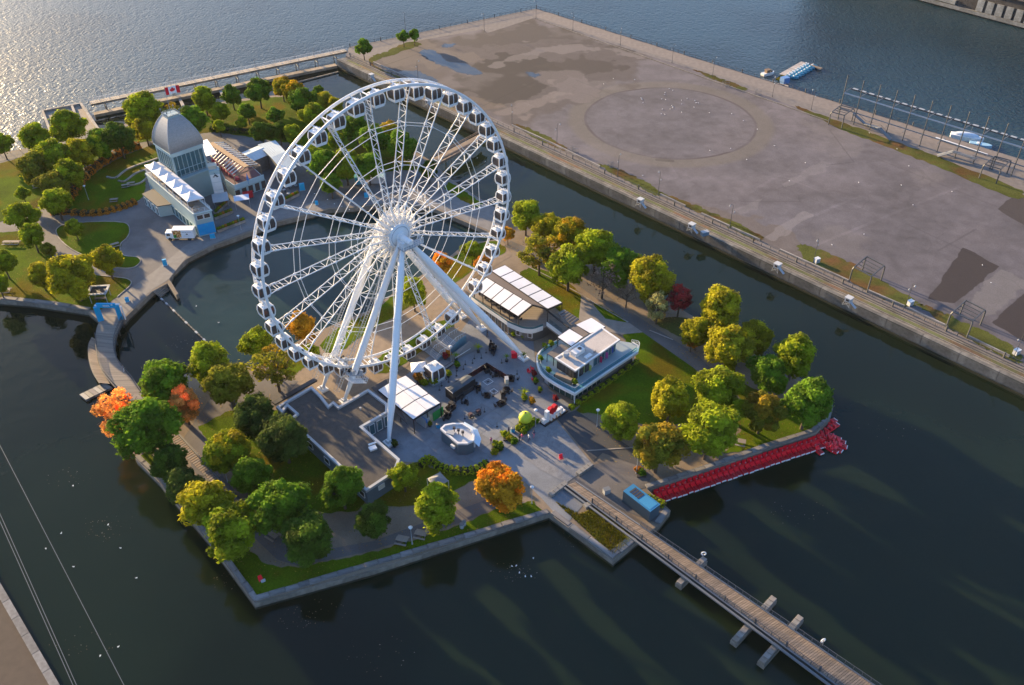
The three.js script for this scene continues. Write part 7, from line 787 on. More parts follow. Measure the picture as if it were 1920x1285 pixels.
  const lp = thing('white_pole', G(1755, 258, top), 0, 'long white pole lying on the promenade under the steel arcade', 'pole'); part(lp, 'shaft', mb().tube(P(1755, 258, top + 0.5), P(1852, 290, top + 0.5), 0.22, 0.22, 10), MT.white); part(lp, 'trestle', mb().box(P(1770, 263, top).x, top + 0.25, P(1770, 263, top).z, 0.6, 0.5, 0.6).box(P(1835, 284, top).x, top + 0.25, P(1835, 284, top).z, 0.6, 0.5, 0.6), MT.steel);
}
{ // white shade huts standing on the ledge of the canal wall
  const box = mb().box(0, 1.55, 0, 1.3, 0.9, 1.3).box(0, 2.05, 0, 1.5, 0.1, 1.5).geo(), win = mb().box(0, 1.55, 0.66, 0.7, 0.5, 0.03).geo(), legs = (() => { const m = mb(); for (const [x, z] of [[-1, -1], [1, -1], [1, 1], [-1, 1]]) m.tube(V(x * 0.8, 0, z * 0.8), V(x * 0.6, 1.15, z * 0.6), 0.05, 0.05, 6); m.tube(V(-0.8, 0.1, 0.8), V(0.6, 1.1, 0.6), 0.04, 0.04).tube(V(0.8, 0.1, 0.8), V(-0.6, 1.1, 0.6), 0.04, 0.04).beam(V(0.6, 1.0, 0), V(2.0, 0.1, 0), 0.7, 0.08); return m.geo(); })();
  const spots = [[697, 150, 'white hut on legs on the canal wall seen above the top left of the rim'], [803, 199, 'white hut on legs on the canal wall seen between the upper right spokes'], [1200, 386, 'white hut on legs on the canal wall opposite the north end of the tree row'], [1296, 433, 'white hut on legs with a blue crate beside it on the canal wall'], [1456, 508, 'white hut on legs on the canal wall left of the steel portals'], [1589, 572, 'white hut on legs on the canal wall below the left steel portal']]; let p0;
  spots.forEach(([x, y, l], i) => { const p = G(x, y, 1.35), r = -Math.atan2(cDir.z, cDir.x); if (!i) { p0 = thing('ledge_hut', p, r, l, 'hut', 'white huts along the canal wall'); mesh('cabin', box, mat(0.5, 0.5, 0.49, 0.6), p0); mesh('window', win, MT.glassDark, p0); mesh('stand', legs, MT.galv, p0); } else copyOf(p0, p, r, l); });
  const cr = thing('blue_crate', G(1321, 441, 1.35), 0.4, 'blue grey crate on the canal wall ledge right of a white hut', 'crate'); mesh('box', mb().box(0, 0.5, 0, 1.8, 1, 1.1).geo(), mat(0.12, 0.2, 0.27, 0.6), cr); mesh('lid', mb().box(0, 1.03, 0, 1.9, 0.08, 1.2).geo(), MT.galv, cr);
}
// ---------- zip line cables over the lower left water ----------
for (const [a, b, l] of [[[-20, 798], [262, 1343], 'single cable crossing the lower left corner, the one farthest right'], [[-30, 898], [168, 1341], 'cable of the close pair at the lower left, the right one'], [[-30, 912], [160, 1338], 'cable of the close pair at the lower left, the left one']]) { const A = G(a[0], a[1], 22), B = G(b[0], b[1], 20), d = B.clone().sub(A), t = thing('zip_line_cable', A.clone().addScaledVector(d, -0.2), 0, l, 'cable'); part(t, 'cable', mb().tube(A.clone().addScaledVector(d, -0.2), B.clone().addScaledVector(d, 0.2), 0.035, 0.035, 6), MT.steel); }
// ================= SMALL THINGS =================
// ---- plaza: display cabin, umbrella, tents, screens ----
{
  const t = thing('display_cabin', G(815, 712), 0.72, 'white Ferris wheel cabin standing on the ground as a ticket booth between plants', 'cabin'); const k = new THREE.Group(); k.name = 'cabin_shell'; k.position.y = 4.2; t.add(k);
  mesh('frame', CAB.shellGeo, MT.white, k); mesh('floor', CAB.floorGeo, MT.white, k); mesh('roof', CAB.roofGeo, MT.white, k); mesh('roof_unit', CAB.acGeo, MT.whitePaint, k); for (let i = 0; i < 2; i++) { const x = mesh('window', CAB.px, MT.glassDark, k), y = mesh('window', CAB.pa, MT.glassDark, k), z = mesh('window', CAB.pb, MT.glassDark, k); x.rotation.y = y.rotation.y = z.rotation.y = i * Math.PI; } mesh('plinth', mb().box(0, 0.1, 0, 3.2, 0.2, 3.2).geo(), MT.galv, t); k.scale.setScalar(1.45);
  const u = thing('umbrella', G(786, 706), 0.15, 'square white umbrella beside the display cabin', 'umbrella'); { const g = mb(), s = 1.5, H = 2.5, c = [[-s, -s], [s, -s], [s, s], [-s, s]]; for (let i = 0; i < 4; i++) { const a = c[i], b = c[(i + 1) % 4]; g.quad(V(a[0], H, a[1]), V(b[0], H, b[1]), V(0, H + 0.75, 0), V(0, H + 0.75, 0)); g.quad(V(a[0], H - 0.2, a[1]), V(b[0], H - 0.2, b[1]), V(b[0], H, b[1]), V(a[0], H, a[1])); } mesh('canopy', g.geo(), MT.membrane, u); mesh('pole', mb().tube(V(0, 0, 0), V(0, H + 0.7, 0), 0.05, 0.04).cyl(0, 0, 0, 0.4, 0.12).geo(), MT.galv, u); }
  const bt = thing('black_tent', G(842, 748), 0, 'long black tent with a sagging dark roof on the plaza', 'tent'); const F = 2.3; const c = [[835, 727], [875, 703], [891, 711], [849, 738]].map(v => P(v[0], v[1], F)); { const g = mb(), n = 6; for (let i = 0; i < n; i++) { const q = (u, v) => along(along(c[0], c[1], u), along(c[3], c[2], u), v).add(V(0, 0.25 * Math.sin(Math.PI * v) + 0.12 * Math.sin(u * 9), 0)); for (let j = 0; j < 3; j++) g.quad(q(i / n, j / 3), q((i + 1) / n, j / 3), q((i + 1) / n, (j + 1) / 3), q(i / n, (j + 1) / 3)); } part(bt, 'roof', g, mat(0.045, 0.06, 0.075, 0.55)); const w = mb(); w.quad(at(c[0], 0), at(c[3], 0), c[3], c[0]).quad(at(c[3], 0.9), at(c[2], 0.9), c[2], c[3]).quad(at(c[1], 0), at(c[2], 0), c[2], c[1]).quad(at(c[0], 0), at(c[1], 0), c[1], c[0]); part(bt, 'curtain', w, MT.black); part(bt, 'ridge_bar', mb().beam(c[0], c[3], 0.1, 0.1), MT.whitePaint); part(bt, 'counter', mb().beam(at(along(c[3], c[2], 0.1), 0.5), at(along(c[3], c[2], 0.9), 0.5), 0.5, 1), MT.dark); for (const p of c) part(bt, 'post', mb().tube(at(p, 0), p, 0.05, 0.05), MT.darkSteel); }
  const sc = thing('banner_screen', G(912, 694), 0, 'dark red and black banner screen folded at a corner on the plaza', 'screen'); { const H = 1.5, l = [[864, 711], [912.5, 680], [955, 706]].map(v => P(v[0], v[1], H)); const bm = mat(0.085, 0.022, 0.028, 0.7, { map: tex(128, (u, v) => { const n = smooth(0.45, 0.6, fbm(u, v, 6, 3, 71)); return [0.35 + 0.65 * n, 0.3 + 0.3 * n, 0.3 + 0.3 * n]; }, 2) }); for (let s = 0; s < 2; s++) { const n = 5; for (let i = 0; i < n; i++) { const a = along(l[s], l[s + 1], i / n + 0.006), b = along(l[s], l[s + 1], (i + 1) / n - 0.006); part(sc, 'banner_panel', mb().beam(at(a, H / 2 + 0.08), at(b, H / 2 + 0.08), 0.06, H - 0.1), bm); part(sc, 'post', mb().box(a.x, H / 2, a.z, 0.08, H + 0.1, 0.08), MT.black); } } part(sc, 'top_rail', mb().beam(l[0], l[1], 0.06, 0.06).beam(l[1], l[2], 0.06, 0.06), MT.galv); }
  // dark decorated tables and stands on the plaza
  const dk = leafMat.dusk.clone(); dk.color = col(0.022, 0.018, 0.02); dk.transmission = 0; const prop = (x, y, s, label, extra) => { const p = G(x, y), q = thing('dark_display', p, x, label, 'display stand'); mesh('table', mb().box(0, 0.35, 0, 1.0 * s, 0.7, 0.8 * s).box(0.1, 0.75, 0, 1.2 * s, 0.08, 1.0 * s).geo(), MT.black, q); const f = mesh('draping', shrubGeo, dk, q); f.position.set(0.1, 0.75, 0); f.scale.set(0.62 * s, 0.5 * s, 0.55 * s); mesh('frame', mb().tube(V(-0.5 * s, 0, -0.4), V(-0.45 * s, 1.5, -0.4), 0.04, 0.04).tube(V(0.5 * s, 0, -0.4), V(0.5 * s, 1.5, -0.4), 0.04, 0.04).tube(V(-0.5 * s, 1.5, -0.4), V(0.5 * s, 1.5, -0.4), 0.04, 0.04).geo(), MT.darkSteel, q); for (const k of [-1, 1]) mesh('chair', mb().box(k * 0.95 * s, 0.42, 0.3, 0.45, 0.06, 0.45).box(k * 1.15 * s, 0.7, 0.3, 0.06, 0.55, 0.45).box(k * 0.95 * s, 0.2, 0.3, 0.3, 0.4, 0.3).geo(), MT.dark, q); if (extra) extra(q); };
  prop(940, 760, 1.25, 'black draped stand at the lower end of the dark row on the plaza'); prop(944, 746, 0.9, 'black draped stand second from the lower end of the dark row'); prop(949, 735, 1.1, 'black draped stand in the upper half of the dark row'); prop(914, 745, 1.1, 'black draped stand alone in the middle of the plaza'); prop(897, 731, 1.1, 'black draped stand at the right end of the black tent'); prop(913, 697, 1.3, 'black draped stand tucked in the corner of the banner screen'); prop(930, 706, 0.7, 'small black stand against the right arm of the banner screen'); prop(958, 713, 1.4, 'black draped stand outside the right end of the banner screen'); prop(873, 757, 0.6, 'small black stand below the black tent'); prop(866, 746, 0.6, 'smallest black stand right under the black tent'); prop(846, 768, 1.5, 'black draped stand at the left end of the black tent by the canopy', q => mesh('planter', mb().box(-0.9, 0.4, 0.8, 0.8, 0.8, 0.8).geo(), MT.dark, q)); prop(840, 783, 1.2, 'black draped stand nearest the white canopy'); prop(922, 652, 1.2, 'dark sculpture like stand at the upper left of the plaza by the ramp'); prop(925, 661, 1.1, 'dark framed stand just below the sculpture like one');
  const pb = thing('pale_box', G(950, 720), 0.1, 'pale upright box at the head of the dark row on the plaza', 'box'); mesh('box', mb().box(0, 0.75, 0, 0.7, 1.5, 1.1).geo(), mat(0.5, 0.47, 0.38, 0.6), pb); mesh('lid', mb().box(0, 1.53, 0, 0.76, 0.06, 1.16).geo(), MT.galv, pb);
  const bc = thing('long_cart', G(890, 780), 0.55, 'long black cart with a handle on the lower plaza', 'cart'); mesh('bed', mb().box(0, 0.55, 0, 2.6, 0.35, 0.8).geo(), MT.darkSteel, bc); mesh('wheel', new THREE.TorusGeometry(0.32, 0.07, 6, 16), MT.black, bc).position.set(-0.8, 0.35, 0.45); mesh('wheel', new THREE.TorusGeometry(0.32, 0.07, 6, 16), MT.black, bc).position.set(0.8, 0.35, 0.45); mesh('handle', mb().tube(V(1.3, 0.6, 0), V(1.5, 1.6, 0), 0.05, 0.05).geo(), MT.black, bc); mesh('load', mb().box(-0.9, 0.9, 0, 0.6, 0.4, 0.6).box(0.8, 0.95, 0, 0.8, 0.5, 0.6).geo(), mat(0.1, 0.05, 0.05, 0.8), bc);
  // stanchions of the waiting line
  const post = mb().cyl(0, 0, 0, 0.22, 0.08, 12).cyl(0, 0.08, 0, 0.035, 0.95, 8).ball(0, 1.05, 0, 0.06, 1, 1, 1, 6).geo(); let s0; for (const [x, y] of [[889.5, 673], [902.5, 672], [872.5, 684], [886, 681.5], [869, 693], [856, 705.5], [856.5, 696], [911.5, 662], [940.5, 681], [969.5, 702], [828, 724], [841, 717], [836, 712], [824, 732], [954.5, 739], [948.5, 758], [871.5, 786], [908.5, 773], [932, 801]]) { const p = G(x, y); if (!s0) { s0 = thing('queue_post', p, 0, 'thin black queue post with a round foot standing on the plaza', 'queue post', 'queue posts on the plaza'); mesh('post', post, MT.black, s0); } else copyOf(s0, p, 0); }
  // white frames lying on the pavement
  for (const [x, y, l] of [[915, 716, 'larger of two thin white rectangles lying on the plaza'], [926, 734, 'smaller of two thin white rectangles lying on the plaza']]) { const k = thing('floor_frame', G(x, y, 0.07), 0.75, l, 'floor frame'), w = x < 920 ? [1.3, 0.7] : [0.9, 0.6]; mesh('frame', mb().box(0, 0.02, w[1], 2 * w[0] * 0.6, 0.04, 0.08).box(0, 0.02, -w[1], 2 * w[0] * 0.6, 0.04, 0.08).box(w[0] * 0.6, 0.02, 0, 0.08, 0.04, 2 * w[1] - 0.08).box(-w[0] * 0.6, 0.02, 0, 0.08, 0.04, 2 * w[1] - 0.08).geo(), MT.whitePaint, k); mesh('board', mb().box(0, 0.015, 0, 0.5, 0.03, 0.4).geo(), MT.dark, k); }
  // plants
  potted(897, 661, 0, 'palm', 'lime', 1.3, 'palm in the middle of the queue area on the upper plaza', 'potted palms of the plaza'); potted(857, 690, 0, 'shrub', 'green', 0.8, 'bushy pot at the left end of the queue area', 'potted shrubs of the plaza'); potted(855, 676, 0, 'palm', 'green', 1.1, 'palm behind the bushy pot left of the queue area', 'potted palms of the plaza'); potted(950, 678, 0, 'palm', 'green', 1.0, 'palm left of the foot of the right outrigger leg', 'potted palms of the plaza'); potted(982, 674, 0, 'palm', 'deep', 1.0, 'dark palm in front of the foot of the right outrigger leg', 'potted palms of the plaza'); potted(812, 721, 0, 'shrub', 'lime', 1.1, 'bright shrub in front of the display cabin', 'potted shrubs of the plaza'); potted(841, 707, 0, 'shrub', 'lime', 0.8, 'bright shrub right of the display cabin', 'potted shrubs of the plaza'); potted(783, 714, 0, 'shrub', 'rust', 1.2, 'rusty brown shrub under the white umbrella', 'potted shrubs of the plaza'); potted(835, 674, 0, 'shrub', 'red', 0.8, 'dark red shrub by the low wall above the display cabin', 'potted shrubs of the plaza'); potted(841, 670, 0, 'shrub', 'rust', 0.8, 'brown shrub at the end of the low wall above the display cabin', 'potted shrubs of the plaza');
  potted(983, 745, 0, 'palm', 'lime', 1.3, 'tall yellow palm above the yellow lantern', 'potted palms of the plaza'); potted(983, 752, 0, 'shrub', 'lime', 0.8, 'round shrub between the yellow palm and the lantern', 'potted shrubs of the plaza'); potted(997, 758, 0, 'shrub', 'gold', 0.8, 'golden shrub right of the yellow palm', 'potted shrubs of the plaza'); potted(963, 632, 0, 'shrub', 'lime', 0.8, 'bright shrub below the rounded sign front', 'potted shrubs of the plaza'); potted(980, 636, 0, 'shrub', 'lime', 0.7, 'shrub beside the serving window of the rounded front', 'potted shrubs of the plaza'); potted(957, 626, 0, 'shrub', 'gold', 0.8, 'orange flowering shrub between the right leg and the restaurant', 'potted shrubs of the plaza'); potted(1004, 720, 0, 'shrub', 'green', 0.7, 'shrub at the glass wall below the rounded terrace', 'potted shrubs of the plaza'); potted(1012, 736, 0, 'shrub', 'lime', 0.6, 'small shrub at the door of the terrace building', 'potted shrubs of the plaza'); potted(740, 838, 0, 'shrub', 'dusk', 0.8, 'dark shrub by the foot of the near left leg', 'potted shrubs of the plaza'); potted(806, 800, 0, 'shrub', 'olive', 0.6, 'small shrub by the counter under the white canopy', 'potted shrubs of the plaza'); potted(1001, 706, 0, 'shrub', 'red', 0.7, 'red flowering shrub left of the rounded terrace', 'potted shrubs of the plaza'); potted(1041, 753, 0, 'shrub', 'red', 0.7, 'red flowering shrub behind the heart sign', 'potted shrubs of the plaza');
  const bed = (pts, tint, label) => { const o = G(...pts[0]), k = thing('flower_bed', o, 0, label, 'planting'); mesh('soil', mb().box(0, 0.15, 0, 1.6, 0.3, 1.6).geo(), MT.dark, k); pts.forEach(([x, y], i) => { const p = G(x, y), m = mesh('shrub', shrubGeo, leafMat[tint[i % tint.length]], k); m.position.set(p.x - o.x, 0.6, p.z - o.z); m.scale.setScalar(0.9); m.rotation.y = i; }); };
  bed([[978, 802], [985, 808], [992, 803], [997, 798], [1003, 793], [973, 806], [981, 812]], ['lime', 'green', 'lime'], 'bed of bright shrubs around the yellow lantern'); bed([[952, 822], [958, 828], [965, 832], [946, 818]], ['lime', 'yellow', 'green'], 'bed of yellow green shrubs right of the start of the entrance path'); bed([[930, 838], [935, 845], [928, 852], [938, 838]], ['lime', 'deep', 'yellow'], 'bed of shrubs left of the start of the entrance path'); bed([[790, 718], [796, 722]], ['olive', 'lime'], 'small bed left of the display cabin'); bed([[1202, 890], [1197, 886]], ['green', 'rust'], 'small flower bed at the lamp by the first red boats');
}
{ // yellow lantern
  const t = thing('yellow_lantern', G(985, 797), 0, 'large round yellow lantern among the plants of the lower plaza', 'lantern'); const m = new THREE.SphereGeometry(1.25, 28, 20), p = m.attributes.position; for (let i = 0; i < p.count; i++) { const y = p.getY(i) / 1.25, k = 1 + 0.012 * Math.cos(y * 60); p.setX(i, p.getX(i) * k); p.setZ(i, p.getZ(i) * k); } m.computeVertexNormals(); const s = mesh('globe', m, mat(0.52, 0.62, 0.03, 0.6), t); s.position.y = 1.9; s.scale.y = 0.94; mesh('stand', mb().cyl(0, 0, 0, 0.5, 0.15).cyl(0, 0.1, 0, 0.08, 0.8).geo(), MT.dark, t); mesh('cap', mb().cyl(0, 3.05, 0, 0.2, 0.08).geo(), MT.dark, t);
}
{ // letter sign with a red heart
  const a = G(1020, 796), b = G(1057, 771), d = b.clone().sub(a).normalize(), t = thing('heart_sign', along(a, b, 0.5), -Math.atan2(d.z, d.x), 'white block letter sign with a big red heart beside the terrace building', 'sign'); mesh('base', mb().box(0, 0.2, 0, 6.2, 0.4, 1.5).geo(), MT.black, t);
  const ex = (sh, dp) => { const g = new THREE.ExtrudeGeometry(sh, { depth: dp, bevelEnabled: true, bevelSize: 0.04, bevelThickness: 0.04, bevelSegments: 1, curveSegments: 8 }); g.translate(0, 0, -dp / 2); return g; }; const poly = l => { const s = new THREE.Shape(); l.forEach((p, i) => i ? s.lineTo(p[0], p[1]) : s.moveTo(p[0], p[1])); s.closePath(); return s; };
  const J = poly([[0, 0], [1.35, 0], [1.35, 2.5], [0.75, 2.5], [0.75, 0.6], [0.45, 0.6], [0.45, 1.0], [0, 1.0]]); const mJ = mesh('letter', ex(J, 0.7), MT.white, t); mJ.position.set(-3, 0.4, 0);
  const H = new THREE.Shape(); H.moveTo(0, 0); H.bezierCurveTo(-0.4, 0.5, -1.15, 0.8, -1.05, 1.5); H.bezierCurveTo(-0.95, 2.05, -0.2, 2.0, 0, 1.5); H.bezierCurveTo(0.2, 2.0, 0.95, 2.05, 1.05, 1.5); H.bezierCurveTo(1.15, 0.8, 0.4, 0.5, 0, 0); const h = mesh('heart', ex(H, 0.7), mat(0.6, 0.008, 0.012, 0.4), t); h.position.set(-0.5, 1.35, 0);
  const M = poly([[0, 0], [0.3, 0], [0.3, 0.8], [0.6, 0.35], [0.9, 0.8], [0.9, 0], [1.2, 0], [1.2, 1.35], [0.9, 1.35], [0.6, 0.85], [0.3, 1.35], [0, 1.35]]), Tt = poly([[0.4, 0], [0.75, 0], [0.75, 1.05], [1.15, 1.05], [1.15, 1.35], [0, 1.35], [0, 1.05], [0.4, 1.05]]), Ll = poly([[0, 0], [1.0, 0], [1.0, 0.3], [0.33, 0.3], [0.33, 1.35], [0, 1.35]]); [[M, -1.35, 'letter'], [Tt, 0.1, 'letter'], [Ll, 1.5, 'letter']].forEach(([s, x, n]) => { mesh(n, ex(s, 0.6), MT.white, t).position.set(x, 0.4, 0.25); });
}
// ---- red chairs and other red things ----
{
  const ch = mb().box(0, 0.42, 0, 0.9, 0.1, 0.9, 0, 0.12).box(0, 0.85, -0.42, 0.9, 0.9, 0.1, 0, -0.3).box(-0.46, 0.6, 0.05, 0.12, 0.06, 0.9).box(0.46, 0.6, 0.05, 0.12, 0.06, 0.9).geo(), lg = mb().box(-0.42, 0.25, 0.4, 0.1, 0.5, 0.1).box(0.42, 0.25, 0.4, 0.1, 0.5, 0.1).box(-0.42, 0.2, -0.35, 0.1, 0.4, 0.1).box(0.42, 0.2, -0.35, 0.1, 0.4, 0.1).geo(); let c0; for (const [x, y, l, a] of [[992, 699, 'red wooden chair left of the rounded terrace', 1], [998, 694, 'second red wooden chair left of the rounded terrace, the farther one', 1.4], [1000, 714, 'red chair close to the glass wall below the terrace', 2], [1052, 861, 'red chair alone on the cobbles', 0.2], [489, 1089, 'red chair alone on the grass at the southern corner', 0.5]]) { if (!c0) { c0 = thing('red_chair', G(x, y), a, l, 'chair'); mesh('seat', ch, MT.red, c0); mesh('legs', lg, MT.red, c0); c0.scale.setScalar(0.68); } else copyOf(c0, G(x, y), a, l); }
  const bx = thing('red_box', G(964, 670), 0.1, 'red box beside the foot of the right outrigger leg', 'box'); mesh('box', mb().box(0, 0.65, 0, 1.1, 1.3, 0.9).geo(), MT.red, bx); mesh('lid', mb().box(0, 1.33, 0, 1.2, 0.08, 1.0).geo(), MT.red, bx); const sg = thing('white_sign_board', G(494, 1092), 0.5, 'small pale board on the grass at the southern corner beside the red chair', 'sign'); mesh('board', mb().box(0, 0.35, 0, 0.7, 0.5, 0.05, 0, -0.5).geo(), MT.galv, sg); mesh('leg', mb().box(0, 0.15, -0.1, 0.05, 0.3, 0.05).geo(), MT.dark, sg);
}
// ---- benches and picnic tables ----
{
  const slat = mb().box(0, 0, 0, 2.0, 0.05, 0.15).geo(), leg = mb().box(0, 0.38, 0, 0.08, 0.76, 0.08).geo(); let b0; const mk = (p, a, l) => { if (!b0) { b0 = thing('picnic_table', p, a, l, 'picnic table'); for (let i = 0; i < 5; i++) mesh('slat', slat, MT.woodGrey, b0).position.set(0, 0.76, -0.34 + i * 0.17); for (const s of [-1, 1]) { for (let i = 0; i < 2; i++) mesh('slat', slat, MT.woodGrey, b0).position.set(0, 0.46, s * (0.75 + i * 0.17)); for (const x of [-0.8, 0.8]) { const m = mesh('leg', leg, MT.darkSteel, b0); m.position.set(x, 0, s * 0.35); } } mesh('brace', mb().box(-0.8, 0.42, 0, 0.08, 0.06, 1.9).box(0.8, 0.42, 0, 0.08, 0.06, 1.9).geo(), MT.darkSteel, b0); } else copyOf(b0, p, a, l); };
  mk(G(754, 1017), -0.25, 'left of the two slatted picnic tables on the south quay'); mk(G(789, 1006), -0.25, 'right of the two slatted picnic tables on the south quay'); mk(G(1387, 833), -0.3, 'slatted picnic table above the row of red boats'); mk(G(14, 458), 0, 'left one of two end to end tables on the lawn at the left edge'); mk(G(30, 458), 0, 'right one of two end to end tables on the lawn at the left edge'); mk(G(12, 548), 0.1, 'slatted table above the stone shore at the lower left'); mk(G(69, 352), 0.4, 'white topped table alone on the upper left lawn'); mk(G(236, 351), 0.3, 'table on the grass theatre nearest the steps'); mk(G(246, 347), 0.3, 'table on the grass theatre farther right'); mk(G(214, 378), 0.2, 'table low on the grass theatre'); mk(G(216, 462), 0.6, 'dark table beside the leaf shaped island lawn'); mk(G(512, 1008), -0.6, 'bench like table on the bare path at the southern lawn');
  mk(G(700, 338), 0, 'pale table group at the court seen through the left spokes');
}
{ // hut roof, bins, blue things
  const s = thing('gabled_shelter', G(822, 916), 0.65, 'small shelter with a pale pyramid roof behind the yellow tree of the south quay', 'shelter'); mesh('roof', mb().add(new THREE.ConeGeometry(1.9, 0.8, 4), M4().makeRotationY(Math.PI / 4).setPosition(0, 2.5, 0)).geo(), MT.steel, s); for (const [x, z] of [[-1.3, -1.3], [1.3, -1.3], [1.3, 1.3], [-1.3, 1.3]]) mesh('post', mb().tube(V(x, 0, z), V(x, 2.2, z), 0.07, 0.07).geo(), MT.galv, s);
  const bin = (x, y, l, m = MT.galv) => { const t = thing('litter_bin', G(x, y), 0, l, 'bin'); mesh('body', mb().cyl(0, 0, 0, 0.35, 0.9, 14, 0.4).geo(), m, t); mesh('lid', mb().cyl(0, 0.9, 0, 0.42, 0.12, 14, 0.3).geo(), MT.steel, t); }; bin(866, 990, 'grey litter bin on the grass of the south quay'); bin(962, 810, 'blue bin between the two flower beds', MT.blue); bin(822, 802, 'blue bin left of the kiosk', MT.blue); bin(870, 985, 'second bin close behind the grey one on the south quay');
  const tl = thing('teal_stall', G(673, 343), 0.2, 'small teal stall under the trees seen between the left spokes', 'stall'); mesh('body', mb().box(0, 1, 0, 2.0, 2, 1.8).geo(), mat(0.05, 0.3, 0.4, 0.5), tl); mesh('roof', mb().box(0, 2.1, 0, 2.3, 0.15, 2.1).geo(), mat(0.1, 0.4, 0.5, 0.5), tl); const wc = thing('white_kiosk', G(708, 341), 0.05, 'low white and teal kiosk seen between the upper left spokes', 'stall'); mesh('body', mb().box(0, 0.9, 0, 4.6, 1.8, 2).geo(), MT.galv, wc); mesh('roof', mb().box(0.6, 1.9, 0, 3.2, 0.2, 2.3).geo(), mat(0.3, 0.48, 0.5, 0.5), wc);
  const blue = (x, y, l, w = 0.8, h = 1.0) => { const t = thing('blue_stand', G(x, y), 0.3, l, 'display stand'); mesh('panel', mb().box(0, h / 2 + 0.1, 0, w, h, 0.5).geo(), mat(0.01, 0.35, 0.62, 0.5), t); mesh('foot', mb().box(0, 0.06, 0, w + 0.2, 0.12, 0.8).geo(), MT.galv, t); }; blue(310, 498, 'bright blue stand on the quay path right of the golden tree', 0.9, 1.6); blue(239, 566, 'small blue stand on the lit pavement beyond the gateway'); blue(399, 447, 'small blue stand on the quay behind the truck', 1.2, 1.1); blue(567, 357, 'blue panel by the outdoor tables', 1.4, 2.0); blue(594, 384, 'small blue stand on the quay path behind the left spokes'); blue(687, 370, 'blue stand on the quay path near the hub of the wheel', 1.0, 1.2);
}
{ // white delivery truck
  const t = thing('delivery_truck', G(341, 452), 0.02, 'white box truck with a food picture parked at the end of the pale wing', 'truck'); const X = 0.6; mesh('cargo_box', mb().box(X, 1.85, -1.15, 5.2, 2.3, 2.2).geo(), MT.white, t);
  const cv = document.createElement('canvas'); cv.width = 512; cv.height = 220; const c = cv.getContext('2d'); c.fillStyle = '#dfe4ea'; c.fillRect(0, 0, 512, 220); let q = 5; const R = () => { q = (q * 16807) % 2147483647; return q / 2147483647; }; for (let i = 0; i < 260; i++) { const x = 15 + R() * 190, y = 10 + R() * 200; c.fillStyle = x < 90 && y > 120 ? ['#2f8a2a', '#3fa33a', '#1f6a20'][i % 3] : ['#b9762f', '#d8a35a', '#8a4a20', '#e6c68a', '#a8552c'][i % 5]; c.beginPath(); c.ellipse(x, y, 8 + R() * 22, 5 + R() * 12, R() * 3, 0, 6.3); c.fill(); } c.fillStyle = '#dfe4ea'; c.fillRect(215, 0, 297, 220); c.fillRect(0, 0, 12, 220); c.fillStyle = '#3a4a66'; for (let i = 0; i < 16; i++) { c.fillRect(245 + i * 14, 42, 8, 18 - (i % 3) * 4); } for (let i = 0; i < 12; i++) c.fillRect(270 + i * 14, 158, 7, 8); c.fillStyle = '#1c2a2a'; c.beginPath(); c.ellipse(355, 108, 26, 15, 0, 0, 6.3); c.fill(); c.fillRect(330, 112, 50, 10);
  const tx = new THREE.CanvasTexture(cv); tx.colorSpace = THREE.SRGBColorSpace; const pn = new THREE.PlaneGeometry(5.0, 2.1); pn.translate(X, 1.85, -0.042); mesh('side_print', pn, new THREE.MeshStandardMaterial({ map: tx, roughness: 0.5 }), t); { const g = new RoundedBoxGeometry(1.7, 1.7, 2.1, 2, 0.2); g.translate(-2.9, 1.35, -1.15); mesh('cab', g, MT.white, t); } mesh('windscreen', mb().box(-3.72, 1.7, -1.15, 0.08, 0.7, 1.7).box(-3.0, 1.7, -0.09, 0.8, 0.6, 0.06).geo(), MT.glassDark, t); mesh('chassis', mb().box(-0.3, 0.55, -1.15, 6.6, 0.25, 1.6).geo(), MT.dark, t); for (const [x, z] of [[-2.8, -0.2], [1.9, -0.2], [-2.8, -2.1], [1.9, -2.1]]) { const w = mesh('wheel', new THREE.CylinderGeometry(0.45, 0.45, 0.3, 18), MT.black, t); w.rotation.x = Math.PI / 2; w.position.set(x, 0.45, z); } mesh('headlight', mb().box(-3.76, 0.9, -0.35, 0.06, 0.2, 0.3).geo(), MT.galv, t); mesh('headlight', mb().box(-3.76, 0.9, -1.95, 0.06, 0.2, 0.3).geo(), MT.galv, t);
}
